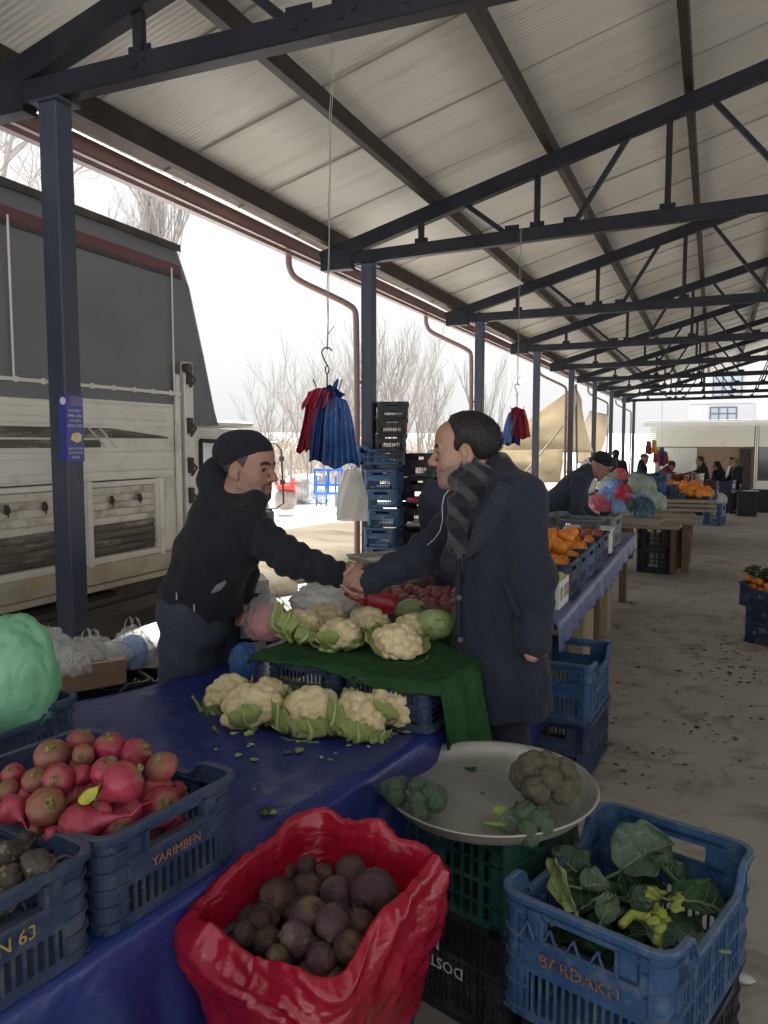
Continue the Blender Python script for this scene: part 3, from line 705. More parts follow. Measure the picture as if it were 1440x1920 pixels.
# blue farm cultivator
M_bl = pm('blue_machine_paint', (.03, .12, .50), (.05, .20, .62), ns=6, rough=.45, bump=.1); M_rd = pm('red_machine_paint', (.62, .06, .04), (.5, .05, .04), ns=5, rough=.5)
co = gp(630, 20.5); cul = thing('cultivator', 'blue metal farm cultivator standing in the snow', 'cultivator', co)
ax_ = RT * 1.0; fr = MB()
for z, off in ((.95, 0), (.55, .25), (.35, -.2)): fr.bar(co - ax_ * .58 + FW * off + V3(0, 0, z), co + ax_ * .55 + FW * off + V3(0, 0, z), .07, .07, .008)
for s in (-.55, -.2, .15, .5): fr.bar(co + ax_ * s + FW * .25 + V3(0, 0, .55), co + ax_ * s + V3(0, 0, .97), .05, .05); fr.bar(co + ax_ * s - FW * .2 + V3(0, 0, .35), co + ax_ * s + V3(0, 0, .97), .05, .05)
fr.bar(co + ax_ * .1 + V3(0, 0, .95), co + ax_ * .22 + V3(0, 0, 1.45), .06, .06); fr.bar(co + ax_ * .42 + V3(0, 0, .95), co + ax_ * .22 + V3(0, 0, 1.45), .06, .06); fr.build('frame', M_bl, cul, co)
for s in (-.5, -.25, 0, .25, .5):
    tn_ = MB(); q = co + ax_ * s; tn_.tube([q + V3(0, 0, .95), q + FW * -.2 + V3(0, 0, .8), q + FW * -.3 + V3(0, 0, .45), q + FW * -.1 + V3(0, 0, .2), q + FW * -.25 + V3(0, 0, .02)], .028, 6); tn_.build('tine', M_bl, cul, co)
ro = gp(534, 19.5); mb = MB()
for k in range(3): mb.tube([ro + V3(-.2 + .2 * k, .1, .42), ro + V3(-.25 + .22 * k, 0, .66), ro + V3(-.32 + .3 * k, -.05, .80 - .1 * (k % 2))], .045, 8)
mb.box(ro + V3(0, 0, .56), (.42, .3, .16), rotz(.4), .04); mb.bar(ro + V3(-.3, 0, .62), ro + V3(.34, .05, .66), .06, .06, .01)
tag(mb.build('seed_drill', M_rd, None, ro), 'red farm implement standing in the snow beside the truck mirror', 'farm implement'); fi_ = bpy.data.objects['seed_drill']; mb = MB(); mb.lathe([(0, 0), (.20, 0), (.27, .12), (.29, .26), (.25, .42), (.15, .48), (0, .48)], 18, ro); mb.build('seed_drum', M_bark, fi_, ro, True)
bo = gp(562, 24.5); mb = MB(); V, F = ico(3); mb.add(V * (.55, .5, .45) * (1 + .25 * fbm(V * 2.2, 3, 9))[:, None] + bo + V3(0, 0, .2), F); M_stone = pm('grey_stone', (.28, .26, .24), (.4, .38, .35), ns=5, rough=.9, bump=.4, dirt=(.8, .8, .82), ds=2, dt=(.5, .55))
tag(mb.build('boulder', M_stone, None, bo, True), 'snow-dusted grey boulder by the wire fence', 'boulder')
for k, (px, dp, s, lb) in enumerate(((600, 23, .32, 'small round stone on the snow left of the blue cultivator'), (585, 26, .5, 'large dark boulder behind the wire fence'))):
    bo = gp(px, dp); mb = MB(); mb.add(V * (s, s, s * .8) * (1 + .25 * fbm(V * 2.2 + k * 5, 3, 9))[:, None] + bo + V3(0, 0, s * .4), F); tag(mb.build('boulder', M_stone, None, bo, True), lb, 'boulder')

# ------------------------------------------------------------------ canvas shelter further along, outside the posts
M_canvas = film('beige_canvas', (.62, .56, .45), (.70, .64, .52), alpha=1, transl=.5, rough=.85, ns=1.2, bump=.3, bs=2, spec=.1)
M_canvas2 = film('pale_canvas', (.70, .63, .52), (.76, .69, .58), alpha=1, transl=.5, rough=.85, ns=1.2, bump=.3, bs=2, spec=.1)
def sheet(name, corners, m, nu=24, nv=20, sag=.15, seed=0, par=None, org=(0, 0, 0), th=.012, fold=0):
    a, b, c, d = [np.asarray(q, float) for q in corners]; P = np.zeros((nu, nv, 3)); nrm = unit(np.cross(b - a, d - a))
    for i, u in enumerate(np.linspace(0, 1, nu)):
        for j, v in enumerate(np.linspace(0, 1, nv)):
            p = a * (1 - u) * (1 - v) + b * u * (1 - v) + c * u * v + d * (1 - u) * v
            P[i, j] = p + nrm * (sag * math.sin(u * math.pi) * math.sin(v * math.pi) + fold * math.sin(u * 23 + v * 4) * v) + nrm * .05 * float(vnoise(np.array([[u * 5, v * 5, seed]]), seed)[0])
    mb = MB(); mb.slab(P, nrm * th); return mb.build(name, m, par, org, True)
cso = gp(1030, 20); csh = thing('canvas_shelter', 'beige canvas shelter with sloping roof outside the shed posts', 'canvas shelter', cso)
sheet('roof_sheet', [ad(925, 838, 17), ad(1080, 722, 21), ad(1112, 848, 22), ad(940, 850, 17.5)], M_canvas, sag=.25, seed=1, par=csh, org=cso)
sheet('front_sheet', [ad(925, 845, 16.8), ad(1055, 842, 18), ad(1052, 905, 18), ad(925, 905, 16.8)], M_canvas, sag=.05, seed=2, par=csh, org=cso, fold=.03)
sheet('side_sheet', [ad(1106, 770, 23.5), ad(1142, 778, 26), ad(1122, 868, 26), ad(1078, 870, 23.5)], M_canvas2, sag=.2, seed=3, par=csh, org=cso, fold=.05)
mb = MB(); mb.tube([ad(985, 885, 16.5), ad(1055, 800, 17.2)], .015, 6); mb.tube([ad(1080, 720, 21), ad(1082, 900, 21)], .03, 6); mb.tube([ad(927, 836, 16.9), ad(927, 910, 16.9)], .03, 6); mb.build('poles', M_wire, csh, cso)

# ------------------------------------------------------------------ kiosk row and flats at the far end
M_kw = pm('kiosk_white', (.66, .68, .64), (.72, .74, .70), ns=2, rough=.5, bump=.05, dirt=(.5, .5, .47), ds=2); M_kr = pm('kiosk_roof', (.55, .56, .55), (.62, .63, .62), rough=.6)
M_kb = pm('brown_wall', (.28, .20, .145), (.33, .24, .18), rough=.8); M_kd = pm('dark_door', (.03, .032, .04), rough=.4)
KY = 41.0; ko = (1.2, KY, -.85); ki = thing('kiosk', 'white flat-roofed kiosk with roller shutters at the far end', 'kiosk', ko)
kx0, kx1 = -3.0, 9.0
mb = MB(); mb.box(((kx0 + kx1) / 2, KY + 2.5, 1.2), (kx1 - kx0 - .6, 3.0, 2.4)); mb.box(((kx0 + kx1) / 2, KY + 2.5, -.45), (kx1 - kx0 - .6, 3.0, .9)); mb.build('wall', M_kb, ki, ko)
mb = MB(); mb.box(((kx0 + kx1) / 2, KY + 1.6, 2.50), (kx1 - kx0 + .4, 4.6, .22), None, .02); mb.box(((kx0 + kx1) / 2, KY + 1.6, 2.65), (kx1 - kx0 + .2, 4.4, .08), None, .02); mb.build('roof', M_kr, ki, ko)
for x0, x1, zb in ((kx0 + .1, 1.75, 1.42), (1.95, kx1, 1.42)):
    mb = MB()
    for k in range(11): mb.box(((x0 + x1) / 2, KY + .02, zb + .045 + k * .09), (x1 - x0, .04, .082), None, .012)
    mb.build('roller_shutter', M_kw, ki, ko)
mb = MB()
for k in range(13): mb.box((-2.35 + k * .128, KY + .9, .27), (.125, .05, 2.2), None, .015)
mb.build('ribbed_panel', M_kw, ki, ko)
mb = MB()
for x in (1.82, 1.90): mb.box((x, KY + .05, .78), (.05, .1, 3.2))
mb.build('mullion', M_kw, ki, ko)
MB().box((1.42, KY + .96, .25), (.50, .06, 2.14)).build('door', M_kd, ki, ko)
MB().box((2.8, KY + .5, .62), (1.6, .05, 1.6)).build('shop_window', M_gl, ki, ko)
MB().box((2.8, KY + .48, -.5), (1.7, .12, .62), None, .02).build('shop_plinth', M_kw, ki, ko)
M_flat = pm('flats_render', (.58, .58, .60), (.64, .64, .66), ns=.3, rough=.9, bump=.05); M_flat2 = pm('flats_band', (.46, .46, .49), (.5, .5, .53), ns=.3, rough=.9)
fo2 = (8, 86, 0); fl = thing('apartment_block', 'grey rendered apartment block rising behind the kiosk', 'apartment block', fo2)
fx0 = ad(1295, 800, 88)[0]
mb = MB(); mb.box((fx0 + 12, 92, 7), (24, 12, 14)); mb.build('wall', M_flat, fl, fo2)
mb = MB(); mb.box((fx0 + 3.0, 85.9, 4.3), (6.0, .25, 2.2)); mb.box((fx0 + 18.0, 85.9, 10.3), (18, .25, 1.0)); mb.build('render_band', M_flat2, fl, fo2)
M_win = pm('flat_window', (.30, .36, .42), (.45, .5, .55), ns=.4, rough=.1, bump=0, spec=.8); M_frm = pm('window_frame', (.12, .12, .13), rough=.5)
for (xa, za, ww, hh) in ((fx0 + 2.0, 3.7, 2.4, 1.4), (fx0 + 2.2, 6.2, 2.6, 2.4), (fx0 + 9, 3.7, 2.4, 1.4), (fx0 + 8.5, 6.4, 2.6, 1.8), (fx0 + 2.2, 9.4, 2.6, 1.8), (fx0 + 8.5, 9.4, 2.6, 1.8)):
    mb = MB(); 
    for t in (0, .33, .66, 1): mb.box((xa + ww * t, 85.72, za + hh / 2), (.1, .1, hh + .1))
    for t in (0, .55, 1): mb.box((xa + ww / 2, 85.71, za + hh * t), (ww + .1, .1, .1))
    wf = mb.build('window', M_frm, fl, fo2); MB().box((xa + ww / 2, 85.8, za + hh / 2), (ww, .1, hh)).build('pane', M_win, wf, fo2).location = (0, 0, 0)
# ================================================================== FOREGROUND STALL
TE = V3(-.931, 1.392, 0); TA = R(9.3); TD = V3(math.sin(TA), math.cos(TA), 0); TN = V3(-TD[1], TD[0], 0); TZ = .70
def tb3(a, b, z): return TE + TD * a + TN * b + V3(0, 0, z)
def tab_of(p): q = np.asarray(p) - TE; return float(q @ TD), float(q @ TN)
TROT = rotz(-TA)      # local y axis -> along the table

def plastic(name, c, dust, spec=.4, rough=.45, fade=None):
    t = NT(name); v = t.coord(); col = t.ramp(t.noise(v, 7, 5), .35, .65, c, fade or tuple(x * 1.25 for x in c))
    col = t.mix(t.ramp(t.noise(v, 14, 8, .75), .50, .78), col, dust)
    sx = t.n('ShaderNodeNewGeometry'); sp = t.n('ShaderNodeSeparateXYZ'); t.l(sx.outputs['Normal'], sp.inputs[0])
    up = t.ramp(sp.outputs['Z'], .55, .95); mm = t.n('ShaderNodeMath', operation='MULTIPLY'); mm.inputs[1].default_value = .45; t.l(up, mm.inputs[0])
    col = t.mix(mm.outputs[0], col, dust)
    n = t.bump(t.noise(v, 60, 6), .12, .004)
    return t.done(t.bsdf(col, t.ramp(t.noise(v, 9), .3, .7, (rough - .1,) * 3, (rough + .2,) * 3), 0, spec, n))
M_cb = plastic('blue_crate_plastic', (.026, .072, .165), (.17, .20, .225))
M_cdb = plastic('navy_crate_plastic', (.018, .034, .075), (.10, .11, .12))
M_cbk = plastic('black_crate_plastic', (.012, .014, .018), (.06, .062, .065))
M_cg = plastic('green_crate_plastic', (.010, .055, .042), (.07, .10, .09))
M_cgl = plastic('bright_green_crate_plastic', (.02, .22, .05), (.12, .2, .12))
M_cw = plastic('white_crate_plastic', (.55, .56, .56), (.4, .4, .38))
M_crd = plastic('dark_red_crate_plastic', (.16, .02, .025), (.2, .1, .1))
M_lor = pm('orange_stencil', (.26, .115, .05), (.035, .05, .075), ns=70, rough=.7, bump=0, rr=(.50, .60)); M_lye = pm('yellow_stencil', (.34, .26, .08), (.05, .055, .06), ns=70, rough=.7, bump=0, rr=(.52, .62))
M_lwh = pm('white_stencil', (.50, .51, .53), (.12, .12, .13), ns=60, rough=.6, bump=0, rr=(.55, .66)); M_ldk = pm('dark_stencil', (.03, .05, .09), rough=.6, bump=0)

def rrect(L, W, r, n=6, dipf=None, H=0):
    """rounded rectangle path, ccw, L along x"""
    out = []
    def seg(p, q, m):
        for i in range(m): out.append(tuple(np.array(p) * (1 - i / m) + np.array(q) * i / m))
    x, y = L / 2, W / 2; cs = [(x - r, -y + r, -90), (x - r, y - r, 0), (-x + r, y - r, 90), (-x + r, -y + r, 180)]
    for k in range(4):
        cx, cy, a0 = cs[k]
        for i in range(n): a = R(a0 + 90 * i / n); out.append((cx + r * math.cos(a), cy + r * math.sin(a)))
        nx = cs[(k + 1) % 4]; p = (cx + r * math.cos(R(a0 + 90)), cy + r * math.sin(R(a0 + 90))); q = (nx[0] + r * math.cos(R(nx[2])), nx[1] + r * math.sin(R(nx[2])))
        seg(p, q, 24)
    return np.array(out)
def crate_mb(L=.5, W=.33, H=.19, dip=.035, t=.006, n_long=22, n_short=14, rc=.035, lod=0, panel=True):
    """open slatted field crate: L along x (long sides face +-y), handles in the short sides"""
    m = MB(); path = rrect(L, W, rc, 4 if lod else 6)
    def ztop(x, y):
        if abs(y) > W / 2 - .004 and dip > 0:
            u = abs(x) - (L / 2 - .10); return H - dip * min(max(-u / .035, 0), 1)
        return H
    # rim swept round the top
    P = []; pc = len(path)
    for i, (x, y) in enumerate(path):
        a, b = path[(i - 1) % pc], path[(i + 1) % pc]; d = unit((b[0] - a[0], b[1] - a[1], 0)); nn = np.array([d[1], -d[0]]); z = ztop(x, y); row = []
        for (o, dz) in ((-.004, -.024), (-.004, -.001), (.0, .001), (.011, .0005), (.014, -.003), (.014, -.013), (.004, -.014), (.003, -.024)): row.append((x + nn[0] * o, y + nn[1] * o, z + dz))
        P.append(row)
    m.grid(np.array(P), True, True)
    # rounded corner walls with horizontal ribs
    k = 4 if lod else 6
    for q in range(4):
        c0 = q * (k + 24); arc = [path[(c0 + i) % pc] for i in range(-2, k + 3)]
        P = [[(x, y, 0.0), (x, y, H - .01)] for x, y in arc]; Q = np.array(P); cx, cy = np.mean(Q[:, 0, 0]), np.mean(Q[:, 0, 1])
        m.slab(Q, np.array([unit((x, y, 0)) * t for x, y in arc])[:, None, :].repeat(2, 1))
        if not lod:
            for z in np.linspace(.02, H - .04, 5):
                for a, b in zip(arc[:-1], arc[1:]): m.bar((a[0] * 1.004, a[1] * 1.006, z), (b[0] * 1.004, b[1] * 1.006, z), .008, .004, up=(0, 0, 1))
    def wall(c, sd, nd, ln, short):
        c = np.array(c, float); sd = np.array(sd, float); nd = np.array(nd, float); half = ln / 2 - rc
        Mx = np.array([sd, nd, (0, 0, 1.0)]).T
        def bx(s0, s1, z0, z1, d=t, off=0.0, ch=0): m.box(c + sd * (s0 + s1) / 2 - nd * (t / 2 - off) + V3(0, 0, (z0 + z1) / 2), (s1 - s0, d, z1 - z0), Mx, ch)
        top = H - (0 if short else dip); bx(-half, half, 0, .022); bx(-half, half, .40 * H, .40 * H + .012, t, .001)
        bx(-half, half, top - .034 if not short else top - .03, top - .012)
        nsl = n_short if short else n_long; zlo, zhi = .022, top - .03
        if short and panel:
            ph = .34 * ln; zp0, zp1 = .42 * H, .66 * H; hz0, hz1 = .70 * H, .86 * H; hw = .22 * ln
            bx(-ph, ph, zp0, zp1, t * .8, .0012); bx(-ph, -hw, hz0 - .01, top - .02); bx(hw, ph, hz0 - .01, top - .02); bx(-ph, ph, zp1, hz0, t); bx(-hw, hw, hz1, top - .02)
            if not lod:
                for sgn in (-1, 1): bx(sgn * hw - .004, sgn * hw + .004, hz0 - .005, hz1 + .005, t + .012, .004)
                bx(-hw, hw, hz0 - .007, hz0, t + .012, .004)
            for i in range(nsl + 1):
                s = -half + 2 * half * i / nsl; bx(s - .0035, s + .0035, zlo, .42 * H)
                if abs(s) > ph: bx(s - .0035, s + .0035, .40 * H, zhi)
            if not lod:
                for z in (.6 * H, .78 * H): bx(-half, -ph, z, z + .006); bx(ph, half, z, z + .006)
        else:
            for i in range(nsl + 1):
                s = -half + 2 * half * i / nsl; wd = .0035 if i % 4 else .008; bx(s - wd, s + wd, zlo, zhi, t, 0 if i % 4 else .002)
            for z in ((.2, .62) if lod else (.2, .6, .74)): bx(-half, half, z * H, z * H + .007)
            if dip > 0:
                for sgn in (-1, 1): bx(min(sgn * half, sgn * (half - .065)), max(sgn * half, sgn * (half - .065)), top - .03, H - .018)
    wall((0, -W / 2, 0), (1, 0, 0), (0, -1, 0), L, False); wall((0, W / 2, 0), (-1, 0, 0), (0, 1, 0), L, False)
    wall((L / 2, 0, 0), (0, 1, 0), (1, 0, 0), W, True); wall((-L / 2, 0, 0), (0, -1, 0), (-1, 0, 0), W, True)
    m.box((0, 0, .006), (L - .01, W - .01, .006))
    for x in np.linspace(-L / 2 + .04, L / 2 - .04, 5): m.box((x, 0, .002), (.012, W - .03, .004))
    return m
_CR = {}
def crate(label, mat, loc, rz, size=(.5, .33, .19), cat='crate', group=None, flip=False, name='vegetable_crate', **kw):
    key = (size, tuple(sorted(kw.items())))
    if key not in _CR: _CR[key] = crate_mb(*size, **kw)
    mk = key + (mat.name,)
    if mk not in _CR: _CR[mk] = _CR[key].mesh(name, mat)
    o = bpy.data.objects.new(name, _CR[mk]); COL.objects.link(o); o.location = tuple(loc); o.rotation_euler = (math.pi if flip else 0, 0, rz)
    if flip: o.location.z += size[2]
    return tag(o, label, cat, group)
def letter(par, txt, size, mat, face, size3, z, flip=False, s=0, two=None, space=1.0):
    """stencil on one side of a crate: face in '+x','-x','+y','-y' of the crate frame"""
    L, W, H = size3; m = None; lines = [(txt, 0)] + ([(two, -size * 1.15)] if two else [])
    for tx, dz in lines:
        m = MB(); tm = text_mb(tx, size, .001, space=space); M = {'-y': (V3(1, 0, 0), V3(0, -W / 2 - .0065, 0)), '+y': (V3(-1, 0, 0), V3(0, W / 2 + .0065, 0)), '+x': (V3(0, 1, 0), V3(L / 2 + .0065, 0, 0)), '-x': (V3(0, -1, 0), V3(-L / 2 - .0065, 0, 0))}[face]
        sd, c = M; upv = V3(0, 0, 1); m.merge(tm, np.array([sd, upv, np.cross(sd, upv)]).T, c + sd * s + V3(0, 0, z + dz)); m.build('lettering', mat, par)

# ------------------------------------------------------------------ table, tarpaulin
M_wood = pm('weathered_wood', (.24, .18, .115), (.34, .27, .185), ns=3, rough=.8, bump=.3, bs=14, stretch=(1, 1, .12), dirt=(.12, .09, .06), ds=5, dt=(.55, .75))
M_woodx = pm('weathered_board', (.24, .195, .145), (.32, .27, .205), ns=3, rough=.85, bump=.3, bs=14, stretch=(.15, 1.5, 1.5), dirt=(.16, .13, .10), ds=5, dt=(.55, .75))
tl = tb3(.5, .5, 0); tabl = thing('trestle_table', 'long trestle table under the glossy dark blue tarpaulin', 'table', tl)
mb = MB(); mb.box(tb3(.05, .53, .675), (1.02, 2.3, .03), TROT, .004); mb.box(tb3(1.85, .70, .675), (.9, 1.3, .03), TROT, .004); mb.build('tabletop', M_wood, tabl, tl)
for a, b in ((-.9, .1), (-.9, .95), (1.05, .12), (1.05, .95), (2.3, .35), (2.3, 1.05)): MB().box(tb3(a, b, .33), (.06, .06, .66), TROT, .004).build('leg', M_wood, tabl, tl)
def tarp_mat():
    t = NT('blue_tarpaulin'); v = t.coord((1, 1, 1), False)
    col = t.ramp(t.noise(v, 2.5, 5), .35, .65, (.014, .024, .135), (.020, .034, .175))
    col = t.mix(t.ramp(t.noise(v, 9, 9, .75), .56, .82), col, (.10, .12, .19))
    wv = t.noise(t.coord((2, 2, 2), False), 2.2, 3, .5, 1.5); w2 = t.noise(v, 16, 4)
    mm = t.n('ShaderNodeMath', operation='ADD'); t.l(wv, mm.inputs[0]); m2 = t.n('ShaderNodeMath', operation='MULTIPLY'); m2.inputs[1].default_value = .15; t.l(w2, m2.inputs[0]); t.l(m2.outputs[0], mm.inputs[1])
    n = t.bump(t.ramp(t.noise(t.coord((1, 1, 1), False), 5.5, 3, .45, 2.2), .46, .54), .10, .012, t.bump(mm.outputs[0], .24, .03))
    return t.done(t.bsdf(col, t.ramp(t.noise(v, 6, 6), .3, .75, (.24,) * 3, (.46,) * 3), 0, .5, n))
M_tp = tarp_mat()
def edge_b(a): return float(np.interp(a, [-2, .95, 1.25, 1.35, 3], [-.012, -.012, .20, .24, .24]))
As = np.concatenate([np.linspace(-1.35, 1.0, 125), np.linspace(1.015, 2.52, 48)]); P = []
for a in As:
    row = []; e = edge_b(a); jl = .012 * math.sin(a * 9) + .01 * math.sin(a * 23)
    bl = 1.085 + .02 * math.sin(a * 5.1)
    # left hang (seen only at the top), top, right hang
    for u in np.linspace(1, .12, 6): row.append((a, bl + .03 * (1 - u) + .015 * math.sin(a * 14 + u * 3), TZ - .22 * u))
    lift = .022 * math.exp(-((a - .33) / .25) ** 2)
    for b in np.linspace(bl, e + .02, 44):
        z = TZ + .006 + lift * max(0, (b - .9) / .18)
        z += .0045 * float(ridge(np.array([[a * .9 + b * 1.9, b * 2.1 - a * 1.3, 0.]]), 3, 3)[0])
        z += .010 * math.exp(-((b - e - .10 - .05 * math.sin(a * 3)) / .02) ** 2) * (.5 + .5 * math.sin(a * 4.0 + 1))
        row.append((a, b, z))
    for k, th_ in enumerate(np.linspace(0, math.pi / 2, 6)): row.append((a, e + .02 - .025 * math.sin(th_) - .004, TZ + .006 - .025 * (1 - math.cos(th_))))
    for u in np.linspace(.03, 1, 26):
        z = TZ - .02 - .50 * u; fold = (.018 * math.sin(a * 11 + 2.2 * u + 1.5 * math.sin(a * 2.7)) + .010 * math.sin(a * 29 - u * 5) + .03 * u) * min(1, u * 3)
        row.append((a, e - .012 - abs(fold) * 1.0 - .012 * u, z))
    P.append([tb3(*q) for q in row])
P = np.array(P); mb = MB(); mb.grid(P); tarp = tag(mb.build('tarpaulin', M_tp, None, tl, True), 'glossy dark blue tarpaulin draped over the trestle table in front', 'tarpaulin')
md = tarp.modifiers.new('thick', 'SOLIDIFY'); md.thickness = .002; md.offset = -1

# ------------------------------------------------------------------ root vegetables
def root_mat(name, base, base2, crown, z0, z1, rough=.42, dirt=None, sss=.03, blot=None):
    t = NT(name); v = t.coord(); col = t.ramp(t.noise(v, 14, 6), .35, .65, base, base2)
    if blot: col = t.mix(t.ramp(t.noise(v, 24, 4, .6), .5, .62), col, blot)
    tc = t.n('ShaderNodeTexCoord'); sp = t.n('ShaderNodeSeparateXYZ'); t.l(tc.outputs['Object'], sp.inputs[0])
    nn = t.n('ShaderNodeMath', operation='MULTIPLY_ADD'); nn.inputs[1].default_value = (z1 - z0) * 1.6; t.l(t.noise(v, 40, 4), nn.inputs[0]); t.l(sp.outputs['Z'], nn.inputs[2])
    col = t.mix(t.ramp(t.noise(t.coord((8, 8, 60)), 3, 4, .6), .55, .75), col, tuple(x * .62 for x in base)); col = t.mix(t.ramp(nn.outputs[0], z0 + (z1 - z0) * .8, z1 + (z1 - z0) * .8), col, crown)
    if dirt: col = t.mix(t.ramp(t.noise(v, 34, 8, .75), .56, .74), col, dirt)
    n = t.bump(t.noise(t.coord((1, 1, 2.5)), 70, 5), .18, .003)
    return t.done(t.bsdf(col, rough, 0, .45, n, sss=sss))
M_rad = root_mat('pink_radish_skin', (.29, .022, .046), (.38, .045, .082), (.24, .14, .07), .62 * .03, 1.0 * .03, dirt=(.24, .10, .07))
M_rad2 = root_mat('dusky_radish_skin', (.25, .038, .044), (.32, .07, .062), (.19, .12, .055), .0, .95 * .03, dirt=(.20, .10, .055))
M_stub = pm('leaf_stub', (.20, .155, .06), (.30, .25, .075), ns=120, rough=.75, bump=.6, bs=300, dirt=(.10, .07, .035), ds=90, dt=(.5, .65))
M_bet = root_mat('beet_skin', (.030, .015, .016), (.062, .028, .028), (.105, .066, .036), .015, .03, rough=.8, dirt=(.13, .085, .06), sss=0)
M_bet2 = root_mat('dusty_beet_skin', (.055, .026, .03), (.10, .05, .056), (.13, .09, .055), .012, .03, rough=.8, dirt=(.20, .14, .11), sss=0)
M_kol = root_mat('black_radish_skin', (.028, .022, .02), (.055, .042, .035), (.07, .055, .03), .015, .03, rough=.65, blot=(.055, .045, .035), dirt=(.42, .36, .20), sss=0)
def root_mesh(seed, flat_=.88, tail=1.0, lumps=.07, waist=0, rings=False):
    V, F = ico(4); V = V.copy(); r0 = .03; n = V.copy()
    d = 1 + lumps * fbm(n * 1.6 + seed * 7.1, 3, seed) + .012 * fbm(n * 9 + seed, 2, seed + 5)
    P = n * d[:, None]; P[:, 2] *= flat_
    s = np.clip((-n[:, 2] - .72) / .28, 0, 1); P[:, 2] -= s ** 2 * tail * .75; P[:, :2] *= (1 - .72 * s ** 1.3)[:, None]
    P[:, 0] += s ** 2 * .22 * math.sin(seed * 2.1) * tail; P[:, 1] += s ** 2 * .22 * math.cos(seed * 1.3) * tail
    c = np.clip((n[:, 2] - .86) / .14, 0, 1); P[:, 2] -= .06 * c
    if rings: P[:, 2] += .035 * np.sin(np.clip((1 - n[:, 2]) * 40, 0, 12)) * (n[:, 2] > .6)
    if waist: P[:, :2] *= (1 + .18 * np.exp(-((n[:, 2] + .35) / .22) ** 2))[:, None]
    m = MB(); m.add(P * r0, F); zc = .03 * flat_ * .93
    st = MB(); Vs, Fs = ico(2); rg = np.random.RandomState(seed * 5)
    st.add(Vs * (.0085, .0075, .0042) * (1 + .35 * fbm(Vs * 2.3 + seed, 2, seed))[:, None] + V3(.001, 0, zc - .0012), Fs)
    for k in range(3):
        a = seed + k * 2.2; q = np.array([.003 * math.cos(a), .003 * math.sin(a), zc]); st.tube([q, q + V3(.0015 * math.cos(a), .0015 * math.sin(a), .004 + .004 * rg.uniform())], [.0028, .0022], 6)
    tl_ = MB(); zb = P[:, 2].min() * r0; i = P[:, 2].argmin(); q = P[i] * r0
    tl_.tube([q + V3(0, 0, .003), q + V3(.002, .001, -.010), q + V3(.008 * math.sin(seed), .004, -.024), q + V3(.016 * math.sin(seed), .012 * math.cos(seed), -.040)], [.0032, .002, .0012, .0005], 6)
    return m, st, tl_
def root_proto(name, cat, mat, stubmat, seed, **kw):
    b, st, tl_ = root_mesh(seed, **kw); me = b.mesh(name, mat, smooth=True); return (name, cat, me, st.mesh('leaf_stub', stubmat, smooth=True), tl_.mesh('root_tail', mat, smooth=True))
def put_root(pr, loc, rot, s, label, group, tail=True):
    o = bpy.data.objects.new(pr[0], pr[2]); COL.objects.link(o); tag(o, label, pr[1], group)
    for me, nm in ((pr[3], 'leaf_stub'), (pr[4], 'root_tail')):
        if me and (tail or nm != 'root_tail'): c = bpy.data.objects.new(nm, me); COL.objects.link(c); c.parent = o
    o.location = tuple(loc); o.rotation_euler = rot; o.scale = (s, s, s); return o
def look(dirv, spin=0.0): return (Vector(unit(dirv)).to_track_quat('Z', 'Y') @ Euler((0, 0, spin)).to_quaternion()).to_euler()
RP = [root_proto('radish', 'radish', M_rad, M_stub, 1), root_proto('radish', 'radish', M_rad2, M_stub, 2, flat_=.80, tail=.6), root_proto('radish', 'radish', M_rad, M_stub, 3, flat_=1.0, lumps=.1), root_proto('radish', 'radish', M_rad, M_stub, 4, flat_=.95, tail=1.7, lumps=.05), root_proto('radish', 'radish', M_rad2, M_stub, 6, flat_=.9, lumps=.12)]
CS = (.50, .345, .19); CRZ = -TA + math.pi            # crate: long side across the table, short side to the aisle; local x -> +-b
c1 = crate('blue-grey crate heaped with pink radishes on the blue tarpaulin', M_cdb, tb3(-.175, .243, TZ + .008), -TA, CS)
letter(c1, 'YARIMBEN', .027, M_lor, '+x', CS, .098); 
c2 = crate('blue crate of black radishes with worn yellow stencil at table edge', M_cdb, tb3(-.545, .236, TZ + .008), -TA, CS)
letter(c2, 'EKIN 63', .034, M_lye, '+x', CS, .103)
UPC = unit(_C - tb3(-.15, .25, .95))
